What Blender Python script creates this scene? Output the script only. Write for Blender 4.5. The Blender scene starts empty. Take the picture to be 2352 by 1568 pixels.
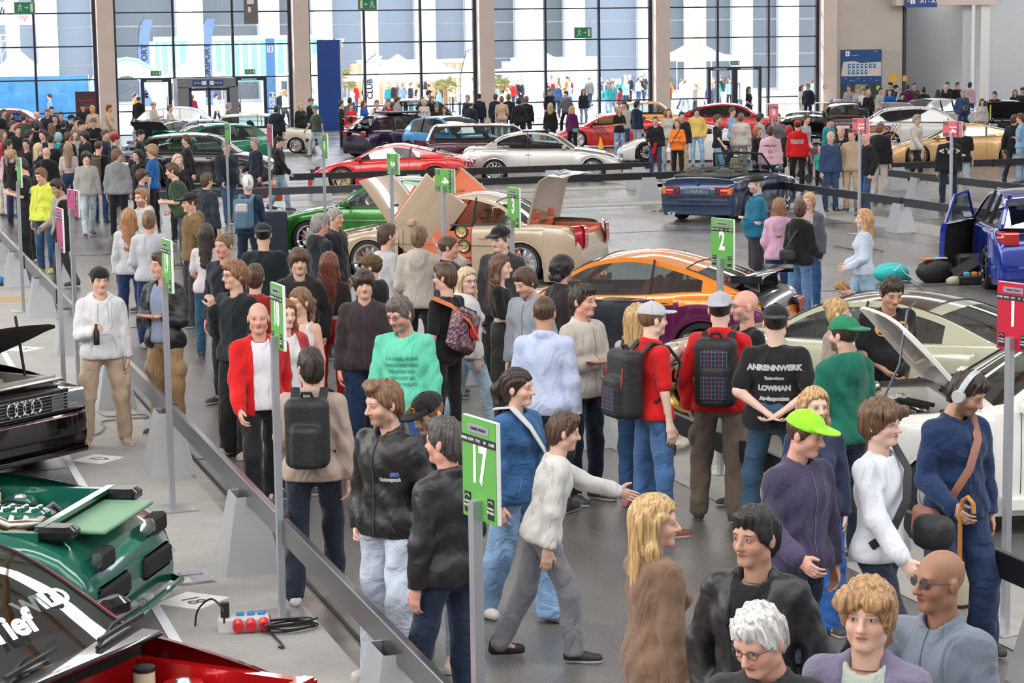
import bpy, math, random
import numpy as np
from mathutils import Vector, Matrix, Euler
from math import sin, cos, pi, radians, sqrt, atan2

# ------------------------------------------------------------------ camera
SC = bpy.context.scene
COL = SC.collection
F_, TH, RO, YA, CH = 4958., radians(7.877), radians(-.827), radians(17.405), 3.85
_fw = np.array([sin(YA) * cos(TH), cos(YA) * cos(TH), -sin(TH)])
_rt = np.array([cos(YA), -sin(YA), 0.]); _up = np.cross(_rt, _fw)
_r2 = _rt * cos(RO) + _up * sin(RO); _u2 = -_rt * sin(RO) + _up * cos(RO)
cam = bpy.data.cameras.new('camera'); camo = bpy.data.objects.new('camera', cam); COL.objects.link(camo)
camo.matrix_world = Matrix(((_r2[0], _u2[0], -_fw[0], 0), (_r2[1], _u2[1], -_fw[1], 0), (_r2[2], _u2[2], -_fw[2], CH), (0, 0, 0, 1)))
cam.sensor_width = 36; cam.lens = F_ / 2352 * 36; cam.clip_end = 600; cam.clip_start = .2
SC.camera = camo

def G(x, y, z=0.):
    """world point at height z seen at photo pixel x,y (used to survey the hall from the photograph)"""
    d = _fw * F_ + _r2 * (x - 1176) - _u2 * (y - 784); s = (z - CH) / d[2]
    return np.array([d[0] * s, d[1] * s, z])

def GY(x, y, Y):
    d = _fw * F_ + _r2 * (x - 1176) - _u2 * (y - 784); s = Y / d[1]
    return np.array([d[0] * s, Y, CH + d[2] * s])

# ------------------------------------------------------------------ world, sun, hall lights, exposure
SC.view_settings.view_transform = 'Standard'
SC.view_settings.look = 'None'
SC.view_settings.gamma = 1
SC.view_settings.exposure = 0.04
SC.view_settings.use_curve_mapping = False
SC.cycles.use_denoising = True
SC.cycles.max_bounces = 8
SC.cycles.transparent_max_bounces = 12
SC.cycles.sample_clamp_indirect = 8
SC.cycles.use_adaptive_sampling = True
SC.cycles.adaptive_threshold = 0.02
W = bpy.data.worlds.new('sky'); SC.world = W; W.use_nodes = True
wn = W.node_tree.nodes; wl = W.node_tree.links
bg = wn['Background']; bg.inputs['Color'].default_value = (.82, .9, 1, 1); bg.inputs['Strength'].default_value = 5.0
sunl = bpy.data.lights.new('sun', 'SUN'); sunl.energy = 13; sunl.angle = radians(1.2); sunl.color = (1, .95, .86)
suno = bpy.data.objects.new('sun', sunl); COL.objects.link(suno)
sd = Vector((.42, -.62, -.66)); suno.rotation_euler = sd.to_track_quat('-Z', 'Y').to_euler()

def area(name, loc, size, energy, color, direction=(0, 0, -1)):
    l = bpy.data.lights.new(name, 'AREA'); l.shape = 'RECTANGLE'; l.size, l.size_y = size; l.energy = energy; l.color = color
    o = bpy.data.objects.new(name, l); COL.objects.link(o); o.location = loc
    o.rotation_euler = Vector(direction).to_track_quat('-Z', 'Y').to_euler(); return o
# rows of roof lights hung under the hall roof
for k in range(5):
    area('hall_light', (14, 8 + k * 22, 13.2), (52, 3.2), 3900, (1, .985, .96))
area('hall_light', (-14, 30, 9), (60, 7), 5200, (1, .96, .9), (.75, .1, -.65))  # added side lamp standing in for the left windows, not a roof lamp

area('passage_fill', (54, 99.5, 7.0), (4, 3), 80, (1, .98, .95)); area('passage_fill', (54, 98.5, 6.8), (6, 1.5), 50, (1, .98, .95), (0, .8, -.6))  # added fill lamps that brighten the passage in place of its daylight
area('wall_light', (52, 86, 9), (16, 2), 420, (1, .96, .9), (0, .85, -.5))  # added fill to brighten the back wall, not a lamp of the hall
# ------------------------------------------------------------------ materials
MATS = {}
def _mk(name):
    m = bpy.data.materials.new(name); m.use_nodes = True
    return m, m.node_tree.nodes, m.node_tree.links, m.node_tree.nodes['Principled BSDF']

def mat(name, col, rough=.5, metal=0., coat=0., noise=0., nscale=8., bump=0., bscale=30., emit=0., spec=None, trans=0.):
    if name in MATS: return MATS[name]
    m, n, l, b = _mk(name)
    col = tuple(col) + (1,)
    b.inputs['Base Color'].default_value = col; b.inputs['Roughness'].default_value = rough; b.inputs['Metallic'].default_value = metal
    b.inputs['Coat Weight'].default_value = coat; b.inputs['Coat Roughness'].default_value = .04
    if spec is not None: b.inputs['Specular IOR Level'].default_value = spec
    if trans: b.inputs['Transmission Weight'].default_value = trans
    if emit: b.inputs['Emission Color'].default_value = col; b.inputs['Emission Strength'].default_value = emit
    if noise or bump:
        tc = n.new('ShaderNodeTexCoord')
    if noise:
        t = n.new('ShaderNodeTexNoise'); t.inputs['Scale'].default_value = nscale; t.inputs['Detail'].default_value = 5
        l.new(tc.outputs['Object'], t.inputs['Vector'])
        r = n.new('ShaderNodeMapRange'); r.inputs[1].default_value = .3; r.inputs[2].default_value = .7; r.inputs[3].default_value = 1 - noise; r.inputs[4].default_value = 1 + noise
        l.new(t.outputs['Fac'], r.inputs[0])
        x = n.new('ShaderNodeVectorMath'); x.operation = 'SCALE'; x.inputs[0].default_value = col[:3]; l.new(r.outputs[0], x.inputs['Scale'])
        l.new(x.outputs[0], b.inputs['Base Color'])
    if bump:
        t = n.new('ShaderNodeTexNoise'); t.inputs['Scale'].default_value = bscale; t.inputs['Detail'].default_value = 4
        l.new(tc.outputs['Object'], t.inputs['Vector'])
        q = n.new('ShaderNodeBump'); q.inputs['Strength'].default_value = bump; q.inputs['Distance'].default_value = .02
        l.new(t.outputs['Fac'], q.inputs['Height']); l.new(q.outputs[0], b.inputs['Normal'])
    MATS[name] = m; return m

def glassmat(name, tint=(.9, .95, .95), refl=.12, rough=.02, alpha=None):
    """thin pane: tinted see-through plus mirror reflection"""
    if name in MATS: return MATS[name]
    m, n, l, b = _mk(name); n.remove(b)
    t = n.new('ShaderNodeBsdfTransparent'); t.inputs[0].default_value = tint + (1,)
    g = n.new('ShaderNodeBsdfGlossy'); g.inputs['Roughness'].default_value = rough
    lw = n.new('ShaderNodeLayerWeight'); lw.inputs[0].default_value = .35
    r = n.new('ShaderNodeMapRange'); r.inputs[3].default_value = refl; r.inputs[4].default_value = .75; l.new(lw.outputs['Facing'], r.inputs[0])
    x = n.new('ShaderNodeMixShader'); l.new(r.outputs[0], x.inputs[0]); l.new(t.outputs[0], x.inputs[1]); l.new(g.outputs[0], x.inputs[2])
    l.new(x.outputs[0], n['Material Output'].inputs[0]); MATS[name] = m; return m

def objcol_mat(name, kind):
    """cloth / hair / leather materials that take their colour from the object that wears them"""
    if name in MATS: return MATS[name]
    m, n, l, b = _mk(name)
    oi = n.new('ShaderNodeObjectInfo'); tc = n.new('ShaderNodeTexCoord')
    t = n.new('ShaderNodeTexNoise'); l.new(tc.outputs['Object'], t.inputs['Vector']); t.inputs['Detail'].default_value = 3
    r = n.new('ShaderNodeMapRange'); l.new(t.outputs['Fac'], r.inputs[0]); r.inputs[1].default_value = .25; r.inputs[2].default_value = .75
    x = n.new('ShaderNodeVectorMath'); x.operation = 'SCALE'; l.new(oi.outputs['Color'], x.inputs[0]); l.new(r.outputs[0], x.inputs['Scale'])
    l.new(x.outputs[0], b.inputs['Base Color'])
    q = n.new('ShaderNodeBump'); l.new(q.outputs[0], b.inputs['Normal'])
    if kind == 'cloth' or kind == 'denim':
        b.inputs['Roughness'].default_value = .85; b.inputs['Specular IOR Level'].default_value = .25
        b.inputs['Sheen Weight'].default_value = .15
        t.inputs['Scale'].default_value = 5 if kind == 'denim' else 3
        r.inputs[3].default_value = .6 if kind == 'denim' else .85; r.inputs[4].default_value = 1.45 if kind == 'denim' else 1.1
        # folds: stretched noise
        mp = n.new('ShaderNodeMapping'); l.new(tc.outputs['Object'], mp.inputs[0]); mp.inputs['Scale'].default_value = (1, 1, .55) if kind == 'cloth' else (1, 1, 1.3)
        f = n.new('ShaderNodeTexNoise'); f.inputs['Scale'].default_value = 7; f.inputs['Detail'].default_value = 3; f.inputs['Distortion'].default_value = .8
        l.new(mp.outputs[0], f.inputs['Vector']); l.new(f.outputs['Fac'], q.inputs['Height']); q.inputs['Distance'].default_value = .05; q.inputs['Strength'].default_value = .95 if kind == 'cloth' else .75
    elif kind == 'leather':
        b.inputs['Roughness'].default_value = .45
        t.inputs['Scale'].default_value = 4; r.inputs[3].default_value = .85; r.inputs[4].default_value = 1.15
        f = n.new('ShaderNodeTexNoise'); f.inputs['Scale'].default_value = 6; f.inputs['Detail'].default_value = 2; f.inputs['Distortion'].default_value = .6
        l.new(tc.outputs['Object'], f.inputs['Vector']); l.new(f.outputs['Fac'], q.inputs['Height']); q.inputs['Distance'].default_value = .05; q.inputs['Strength'].default_value = .6
    elif kind == 'hair':
        b.inputs['Roughness'].default_value = .42
        mp = n.new('ShaderNodeMapping'); l.new(tc.outputs['Object'], mp.inputs[0]); mp.inputs['Scale'].default_value = (1, 1, .12)
        l.new(mp.outputs[0], t.inputs['Vector']); t.inputs['Scale'].default_value = 75; r.inputs[1].default_value = .35; r.inputs[2].default_value = .65; r.inputs[3].default_value = .5; r.inputs[4].default_value = 1.4
        l.new(t.outputs['Fac'], q.inputs['Height']); q.inputs['Distance'].default_value = .012; q.inputs['Strength'].default_value = .8
    elif kind == 'shoe':
        b.inputs['Roughness'].default_value = .55
        sp = n.new('ShaderNodeSeparateXYZ'); l.new(tc.outputs['Object'], sp.inputs[0])
        c = n.new('ShaderNodeMath'); c.operation = 'LESS_THAN'; c.inputs[1].default_value = .024; l.new(sp.outputs['Z'], c.inputs[0])
        mx = n.new('ShaderNodeMix'); mx.data_type = 'RGBA'; l.new(c.outputs[0], mx.inputs[0]); l.new(x.outputs[0], mx.inputs[6]); mx.inputs[7].default_value = (.62, .6, .57, 1)
        l.new(mx.outputs[2], b.inputs['Base Color'])
        t.inputs['Scale'].default_value = 20; r.inputs[3].default_value = .8; r.inputs[4].default_value = 1.2; q.inputs['Strength'].default_value = .1
    MATS[name] = m; return m

def skin_material():
    m, n, l, b = _mk('skin')
    oi = n.new('ShaderNodeObjectInfo')
    at = n.new('ShaderNodeAttribute'); at.attribute_name = 'fc'
    sp = n.new('ShaderNodeSeparateXYZ'); l.new(at.outputs['Vector'], sp.inputs[0])
    hc = n.new('ShaderNodeAttribute'); hc.attribute_type = 'OBJECT'; hc.attribute_name = 'haircol'
    bd = n.new('ShaderNodeAttribute'); bd.attribute_type = 'OBJECT'; bd.attribute_name = 'beard'
    def M(op, a, b_=None, c=None):
        k = n.new('ShaderNodeMath'); k.operation = op
        for i, v in enumerate((a, b_, c)):
            if v is None: continue
            if isinstance(v, (int, float)): k.inputs[i].default_value = v
            else: l.new(v, k.inputs[i])
        return k.outputs[0]
    X = M('ABSOLUTE', sp.outputs['X']); Y = sp.outputs['Y']; Z = sp.outputs['Z']
    front = M('GREATER_THAN', Y, .03)
    def ell(cx, cz, rx, rz, soft=.25):
        u = M('DIVIDE', M('SUBTRACT', X, cx), rx); v = M('DIVIDE', M('SUBTRACT', Z, cz), rz)
        d = M('ADD', M('MULTIPLY', u, u), M('MULTIPLY', v, v))
        k = n.new('ShaderNodeMapRange'); l.new(d, k.inputs[0]); k.inputs[1].default_value = 1 + soft; k.inputs[2].default_value = 1 - soft
        return M('MULTIPLY', k.outputs[0], front)
    tn = n.new('ShaderNodeTexNoise'); tn.inputs['Scale'].default_value = 14; tcc = n.new('ShaderNodeTexCoord'); l.new(tcc.outputs['Object'], tn.inputs['Vector'])
    def mix(f, a, bcol):
        k = n.new('ShaderNodeMix'); k.data_type = 'RGBA'
        l.new(f, k.inputs[0])
        l.new(a, k.inputs[6])
        if isinstance(bcol, tuple): k.inputs[7].default_value = bcol + (1,)
        else: l.new(bcol, k.inputs[7])
        return k.outputs[2]
    red = n.new('ShaderNodeVectorMath'); red.operation = 'MULTIPLY'; l.new(oi.outputs['Color'], red.inputs[0]); red.inputs[1].default_value = (1.02, .74, .68)
    c = mix(M('MULTIPLY', tn.outputs['Fac'], .5), oi.outputs['Color'], red.outputs[0])
    c = mix(M('MULTIPLY', ell(.04, .1, .03, .025, .8), .5), c, red.outputs[0])
    lip = n.new('ShaderNodeVectorMath'); lip.operation = 'MULTIPLY'; l.new(oi.outputs['Color'], lip.inputs[0]); lip.inputs[1].default_value = (.75, .42, .4)
    # beard: lower face in hair colour
    k = n.new('ShaderNodeMapRange'); l.new(Z, k.inputs[0]); k.inputs[1].default_value = .098; k.inputs[2].default_value = .078
    yb = M('GREATER_THAN', Y, .0)
    moutharea = ell(0, .074, .016, .006)
    nn = M('MULTIPLY', M('MULTIPLY', M('MULTIPLY', k.outputs[0], yb), M('GREATER_THAN', Z, .0)), M('MULTIPLY', bd.outputs['Fac'], M('SUBTRACT', 1., moutharea)))
    c = mix(nn, c, hc.outputs['Color'])
    c = mix(ell(0, .074, .023, .0085), c, lip.outputs[0])
    c = mix(ell(0, .0745, .022, .0018), c, (.12, .03, .03))
    c = mix(M('MULTIPLY', ell(.031, .136, .021, .013, .5), .35), c, lip.outputs[0])
    c = mix(M('MULTIPLY', ell(.032, .156, .02, .0045, .5), .8), c, hc.outputs['Color'])
    c = mix(ell(.031, .138, .0145, .0062), c, (.05, .03, .03))
    c = mix(ell(.031, .1375, .0122, .004), c, (.62, .58, .56))
    c = mix(ell(.031, .1378, .0055, .0044), c, (.035, .03, .03))
    l.new(c, b.inputs['Base Color'])
    b.inputs['Roughness'].default_value = .5; b.inputs['Subsurface Weight'].default_value = .0; b.inputs['Specular IOR Level'].default_value = .4
    MATS['skin'] = m; return m
SKIN = skin_material()

# ------------------------------------------------------------------ object helpers
def mesh_from(V, Fc, name='mesh', smooth=True, mats=(), midx=None, attr=None):
    me = bpy.data.meshes.new(name)
    V = np.asarray(V, dtype=np.float32)
    if isinstance(Fc, np.ndarray):
        n, k = Fc.shape
        me.vertices.add(len(V)); me.vertices.foreach_set('co', V.ravel())
        me.loops.add(n * k); me.loops.foreach_set('vertex_index', Fc.ravel().astype(np.int32))
        me.polygons.add(n); me.polygons.foreach_set('loop_start', np.arange(0, n * k, k, dtype=np.int32))
    else:
        me.from_pydata([tuple(map(float, v)) for v in V], [], [tuple(int(i) for i in f) for f in Fc])
    if attr is not None:
        a = me.attributes.new('fc', 'FLOAT_VECTOR', 'POINT'); a.data.foreach_set('vector', np.asarray(attr, dtype=np.float32).ravel())
    for m in mats: me.materials.append(m)
    if midx is not None: me.polygons.foreach_set('material_index', np.asarray(midx, dtype=np.int32))
    me.update(calc_edges=True); me.validate(clean_customdata=False)
    me.polygons.foreach_set('use_smooth', np.full(len(me.polygons), smooth))
    return me

def sharp(me, ang=35):
    me.update()
    try: me.set_sharp_from_angle(angle=radians(ang))
    except Exception: pass
    return me

def link(name, me, parent=None, loc=None, rot=None, color=None):
    o = bpy.data.objects.new(name, me); COL.objects.link(o)
    if parent is not None: o.parent = parent
    if loc is not None: o.location = loc
    if rot is not None: o.rotation_euler = rot
    if color is not None: o.color = tuple(color) + (1,)
    return o

def tag(o, label=None, cat=None, group=None, kind=None):
    if label: o['label'] = label
    if cat: o['category'] = cat
    if group: o['group'] = group
    if kind: o['kind'] = kind
    return o

def thing(name, label, cat, loc=(0, 0, 0), rotz=0., group=None):
    o = bpy.data.objects.new(name, None); COL.objects.link(o); o.empty_display_size = .1
    o.location = loc; o.rotation_euler = (0, 0, rotz); return tag(o, label, cat, group)

class MB:
    """collects simple shapes into one mesh"""
    def __init__(s): s.V = []; s.F = []; s.M = []; s.mats = []
    def mi(s, m):
        if m not in s.mats: s.mats.append(m)
        return s.mats.index(m)
    def add(s, V, F, m=None):
        o = len(s.V); s.V += [tuple(map(float, v)) for v in V]; s.F += [tuple(i + o for i in f) for f in F]; s.M += [s.mi(m)] * len(F); return s
    def box(s, c, d, m=None, rot=None, taper=1., bev=0.):
        hx, hy, hz = d[0] / 2, d[1] / 2, d[2] / 2
        if bev > 0:
            b = min(bev, hx * .95, hy * .95, hz * .95); V = []; 
            for sz in (-1, 1):
                for (ax, ay, az) in ((0, 0, b), (b, b, 0)) if sz < 0 else ((0, 0, b), (b, b, 0)):
                    pass
            rings = [(-hz, b), (-hz + b, 0), (hz - b, 0), (hz, b)]
            for z, ins in rings:
                t = 1 if z < 0 else taper; X, Y = hx * t - ins, hy * t - ins; c2 = b * .6
                V += [(X - c2, -Y, z), (X, -Y + c2, z), (X, Y - c2, z), (X - c2, Y, z), (-X + c2, Y, z), (-X, Y - c2, z), (-X, -Y + c2, z), (-X + c2, -Y, z)]
            F = [tuple(range(7, -1, -1)), tuple(range(24, 32))]
            for r in range(3):
                for i in range(8):
                    j = (i + 1) % 8; F.append((r * 8 + i, r * 8 + j, r * 8 + 8 + j, r * 8 + 8 + i))
        else:
            V = [(-hx, -hy, -hz), (hx, -hy, -hz), (hx, hy, -hz), (-hx, hy, -hz), (-hx * taper, -hy * taper, hz), (hx * taper, -hy * taper, hz), (hx * taper, hy * taper, hz), (-hx * taper, hy * taper, hz)]
            F = [(0, 3, 2, 1), (4, 5, 6, 7), (0, 1, 5, 4), (1, 2, 6, 5), (2, 3, 7, 6), (3, 0, 4, 7)]
        R = Euler(rot).to_matrix() if rot is not None else None
        out = []
        for v in V:
            v = Vector(v)
            if R is not None: v = R @ v
            out.append((v[0] + c[0], v[1] + c[1], v[2] + c[2]))
        return s.add(out, F, m)
    def tube(s, pts, r, m=None, n=8, close=False, sq=None):
        pts = [Vector(p) for p in pts]; N = len(pts); rr = r if isinstance(r, (list, tuple)) else [r] * N
        V = []; F = []; ref = None
        for i, p in enumerate(pts):
            if close: d = pts[(i + 1) % N] - pts[i - 1]
            else: d = pts[min(i + 1, N - 1)] - pts[max(i - 1, 0)]
            d.normalize()
            if ref is None:
                ref = Vector((0, 0, 1)) if abs(d.z) < .9 else Vector((1, 0, 0))
            u = d.cross(ref); 
            if u.length < 1e-4: u = d.cross(Vector((.3, 1, .2)))
            u.normalize(); w = u.cross(d); w.normalize(); ref = w
            for k in range(n):
                a = 2 * pi * (k + .5) / n; e = (cos(a) * u + sin(a) * w) * rr[i]
                if sq: e = cos(a) * u * sq[0] * 1.414 + sin(a) * w * sq[1] * 1.414
                V.append(p + e)
        for i in range(N if close else N - 1):
            j = (i + 1) % N
            for k in range(n):
                q = (k + 1) % n; F.append((i * n + k, i * n + q, j * n + q, j * n + k))
        if not close: F += [tuple(range(n - 1, -1, -1)), tuple(range((N - 1) * n, N * n))]
        return s.add(V, F, m)
    def cyl(s, a, b, r, m=None, n=16, r2=None): return s.tube([a, b], [r, r if r2 is None else r2], m, n)
    def lathe(s, prof, m=None, n=24, axis='z', c=(0, 0, 0)):
        V = []; F = []; N = len(prof)
        for i in range(n):
            a = 2 * pi * i / n
            for r, z in prof:
                x, y = r * cos(a), r * sin(a)
                p = (x, y, z) if axis == 'z' else ((z, x, y) if axis == 'x' else (x, z, y) if False else (y, z, x))
                V.append((p[0] + c[0], p[1] + c[1], p[2] + c[2]))
        for i in range(n):
            j = (i + 1) % n
            for k in range(N - 1): F.append((i * N + k, j * N + k, j * N + k + 1, i * N + k + 1))
        return s.add(V, F, m)
    def grid(s, P, m=None, closeu=False, flip=False):
        nu, nv = len(P), len(P[0]); V = [p for row in P for p in row]; F = []
        for i in range(nu - (0 if closeu else 1)):
            for j in range(nv - 1):
                a, b, c, d = i * nv + j, ((i + 1) % nu) * nv + j, ((i + 1) % nu) * nv + j + 1, i * nv + j + 1
                F.append((a, d, c, b) if flip else (a, b, c, d))
        return s.add(V, F, m)
    def poly(s, pts, m=None): return s.add(pts, [tuple(range(len(pts)))], m)
    def slab(s, pts, thick, m=None):
        """extrude a polygon (list of 3D points) along its normal"""
        P = [Vector(p) for p in pts]; nrm = Vector((0, 0, 0))
        for i in range(len(P)): nrm += P[i].cross(P[(i + 1) % len(P)])
        nrm.normalize(); N = len(P)
        V = P + [p + nrm * thick for p in P]
        F = [tuple(range(N - 1, -1, -1)), tuple(range(N, 2 * N))] + [(i, (i + 1) % N, N + (i + 1) % N, N + i) for i in range(N)]
        return s.add(V, F, m)
    def mesh(s, name='mesh', smooth=False, ang=35):
        me = mesh_from(s.V, s.F, name, smooth or ang is not None, [m for m in s.mats if m is not None], s.M if len(s.mats) > 1 else None)
        if ang is not None: sharp(me, ang)
        return me
    def build(s, name, m=None, parent=None, loc=None, rot=None, ang=35, color=None):
        if m is not None: s.mats = [m]; s.M = [0] * len(s.F)
        return link(name, s.mesh(name, ang=ang), parent, loc, rot, color)

_font_cache = {}
def text_mesh(txt, size=1., extrude=0., shear=0., space=1., bold=0.):
    k = (txt, size, extrude, shear, space, bold)
    if k in _font_cache: return _font_cache[k]
    c = bpy.data.curves.new('t', 'FONT'); c.body = txt; c.size = size; c.extrude = extrude; c.shear = shear; c.space_character = space
    c.align_x = 'CENTER'; c.align_y = 'CENTER'; c.resolution_u = 3; c.offset = bold
    o = bpy.data.objects.new('t', c); COL.objects.link(o)
    dg = bpy.context.evaluated_depsgraph_get(); dg.update()
    me = bpy.data.meshes.new_from_object(o.evaluated_get(dg)); bpy.data.objects.remove(o); bpy.data.curves.remove(c)
    me.name = 'lettering'; _font_cache[k] = me; return me

def lettering(txt, size, m, parent, loc, rot, name='lettering', extrude=.001, sx=1., shear=0., space=1., bold=0.):
    me = text_mesh(txt, size, extrude, shear, space, bold).copy(); me.materials.clear(); me.materials.append(m)
    o = link(name, me, parent, loc, rot); o.scale = (sx, 1, 1); return o
# ------------------------------------------------------------------ the hall
FY = 97.0
def floor_mat(name, c1, c2, rough, scale, speck=0., aniso=(1, 1, 1), bump=.05, rvar=.1):
    m, n, l, b = _mk(name); tc = n.new('ShaderNodeTexCoord'); mp = n.new('ShaderNodeMapping'); mp.inputs['Scale'].default_value = aniso; l.new(tc.outputs['Object'], mp.inputs[0])
    t = n.new('ShaderNodeTexNoise'); t.inputs['Scale'].default_value = scale; t.inputs['Detail'].default_value = 8; t.inputs['Roughness'].default_value = .65; l.new(mp.outputs[0], t.inputs[0])
    mx = n.new('ShaderNodeMix'); mx.data_type = 'RGBA'; mx.inputs[6].default_value = tuple(c1) + (1,); mx.inputs[7].default_value = tuple(c2) + (1,)
    r = n.new('ShaderNodeMapRange'); r.inputs[1].default_value = .3; r.inputs[2].default_value = .7; l.new(t.outputs['Fac'], r.inputs[0]); l.new(r.outputs[0], mx.inputs[0]); b.inputs['Specular IOR Level'].default_value = .8 if rough < .5 else .4
    out = mx.outputs[2]
    s = n.new('ShaderNodeTexNoise'); s.inputs['Scale'].default_value = 160; s.inputs['Detail'].default_value = 2; l.new(tc.outputs['Object'], s.inputs[0])
    if speck:
        k = n.new('ShaderNodeMapRange'); k.inputs[1].default_value = .42; k.inputs[2].default_value = .62; k.inputs[3].default_value = 1 - speck; k.inputs[4].default_value = 1 + speck; l.new(s.outputs['Fac'], k.inputs[0])
        v = n.new('ShaderNodeVectorMath'); v.operation = 'SCALE'; l.new(out, v.inputs[0]); l.new(k.outputs[0], v.inputs['Scale']); out = v.outputs[0]
    l.new(out, b.inputs['Base Color'])
    w = n.new('ShaderNodeTexNoise'); w.inputs['Scale'].default_value = 1.1; w.inputs['Detail'].default_value = 6; l.new(mp.outputs[0], w.inputs[0])
    q = n.new('ShaderNodeMapRange'); q.inputs[1].default_value = .35; q.inputs[2].default_value = .65; q.inputs[3].default_value = rough - rvar; q.inputs[4].default_value = rough + rvar; l.new(w.outputs['Fac'], q.inputs[0]); l.new(q.outputs[0], b.inputs['Roughness'])
    bp = n.new('ShaderNodeBump'); bp.inputs['Strength'].default_value = bump; bp.inputs['Distance'].default_value = .01; l.new(s.outputs['Fac'], bp.inputs['Height']); l.new(bp.outputs[0], b.inputs['Normal'])
    MATS[name] = m; return m
M_FLOOR = floor_mat('hall_floor', (.1, .096, .092), (.19, .18, .168), .25, .9, .5, (1, .35, 1), .2, .09)
M_CARP = floor_mat('light_carpet', (.31, .297, .285), (.38, .367, .35), .85, 2.5, .08, rvar=.03)
M_METAL = mat('channel_steel', (.3, .28, .26), .35, .8, noise=.3, nscale=3)
def sbox(name, c, d, m, parent=None, kind='structure', **k):
    o = MB().box(c, d, **k).build(name, m, parent)
    if parent is None: o['kind'] = kind
    return o
sbox('floor', (20, 48, -.1), (90, 98, .2), M_FLOOR)
sbox('trim_1', (-8, 32, .002), (9.98 + 10, 60, .004), M_FLOOR)
sbox('trim_2', (2.475, 28, .005), (.97, 62, .006), M_CARP)                      # light carpet edge of the left stand
sbox('trim_3', (1.98, 28, .007), (.07, 62, .006), mat('white_tape', (.72, .74, .78), .6))
c_ = MB()
sbox('trim_4', (3.02, 28, .006), (.12, 62, .006), M_METAL); sbox('trim_5', (3.12, 28, .008), (.025, 62, .01), mat('black_groove', (.01, .01, .01), .6))
sbox('trim_6', (7.55, 20, .005), (1.2, 26, .006), M_CARP)
sbox('trim_7', (21.0, 52, .005), (1.2, 40, .006), M_CARP)
sbox('trim_8', (15, 48.4, .005), (11, 1.2, .006), M_CARP); sbox('trim_9', (15, 54, .005), (14, 1.2, .006), M_CARP)
for i, y in enumerate((13.5, 17.9, 24.5, 30.5)): sbox('trim_%d' % (10 + i), (1.0, y, .008), (1.9, .06, .006), MATS['white_tape'])
for i, y in enumerate((20, 30, 41, 60, 75)): sbox('trim_%d' % (20 + i), (28, y, .003), (70, .02, .004), MATS['black_groove'])

M_COL = mat('concrete_column', (.62, .5, .44), .6, noise=.04, nscale=1.5); M_WALLR = mat('wall_plaster', (.5, .43, .37), .7, noise=.05, nscale=.8); M_WALLL = mat('wall_light', (.56, .57, .58), .7, noise=.03)
M_FRAME = mat('window_frame', (.03, .035, .05), .4, .5); M_PANE = glassmat('pane_glass', (.97, .985, 1.), .035, .0)
SP = 8.72; C0 = 11.78
def colx(i): return C0 + SP * i
box1 = MB().box((0, 0, 0), (.72, .9, 9.2)).mesh('column')
for i in range(-2, 5):
    o = link('wall_column', box1, None, (colx(i) , FY - .15, 4.6)); o.data.materials.clear() if i == -2 else None
    if i == -2: box1.materials.append(M_COL)
    o['kind'] = 'structure'; o.name = 'trim_column'
ZT = [0.02, 1.06, 2.5, 3.95, 5.4, 6.85, 8.3]
paneM = MB().box((0, 0, 0), (1, .02, 1)).mesh('pane'); paneM.materials.append(M_PANE)
barM = MB().box((0, 0, 0), (1, 1, 1)).mesh('bar'); barM.materials.append(M_FRAME)
def bar(name, c, d, par, m=None):
    o = link(name, barM, par, c); o.scale = d
    if m: o.material_slots[0].link = 'OBJECT'; o.material_slots[0].material = m
    return o
doors = {0: (13.25, 18.97), 3: (40.5, 43.25)}   # door openings in bays
for i in range(-2, 4):
    xa, xb = colx(i) + .36, colx(i + 1) - .36; w = thing('window_%d' % (i + 3), None, None, (0, 0, 0)); w['kind'] = 'structure'
    xs = [xa + (xb - xa) * k / 3 for k in range(4)]; d = doors.get(i)
    for k, x in enumerate(xs): bar('mullion', (x + (.07 if k == 0 else -.07 if k == 3 else 0), FY, 4.16), (.16 if k in (0, 3) else .1, .2, 8.3), w)
    for j, z in enumerate(ZT):
        if d and j < 2:
            if d[0] > xa + .2: bar('transom', ((xa + d[0]) / 2, FY, z), (d[0] - xa, .12, .06), w)
            if d[1] < xb - .2: bar('transom', ((xb + d[1]) / 2, FY, z), (xb - d[1], .12, .06), w)
        else: bar('transom', ((xa + xb) / 2, FY, z), (xb - xa, .12, .06), w)
    for k in range(3):
        for j in range(6):
            a, b = xs[k] + .05, xs[k + 1] - .05
            if d and j < 2:
                if a >= d[0] - .6 and b <= d[1] + .6: continue
                if a < d[0] < b: b = d[0]
                elif a < d[1] < b: a = d[1]
            o = link('pane', paneM, w, ((a + b) / 2, FY, (ZT[j] + ZT[j + 1]) / 2)); o.scale = (b - a, 1, ZT[j + 1] - ZT[j] - .06)
# doors
def door_leaf(par, x0, x1, zt, handle=1):
    w = x1 - x0
    bar('door_frame', (x0 + .07, FY - .04, zt / 2), (.14, .14, zt), par); bar('door_frame', (x1 - .07, FY - .04, zt / 2), (.14, .14, zt), par)
    bar('door_rail', ((x0 + x1) / 2, FY - .04, zt - .08), (w - .28, .14, .16), par); bar('door_rail', ((x0 + x1) / 2, FY - .04, .1), (w - .28, .14, .2), par)
    o = link('pane', paneM, par, ((x0 + x1) / 2, FY, zt / 2 + .05)); o.scale = (w - .28, 1, zt - .36)
    MB().tube([(x0 + .22 if handle < 0 else x1 - .22, FY - .18, .7), (x0 + .22 if handle < 0 else x1 - .22, FY - .18, 1.7)], .022, n=6).build('door_handle', ALU_, par)
    bar('door_closer', ((x0 + x1) / 2 - .1, FY - .14, zt - .1), (.7, .08, .06), par, ALU_)
ALU_ = mat('brushed_steel', (.5, .5, .5), .3, .9)
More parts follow.
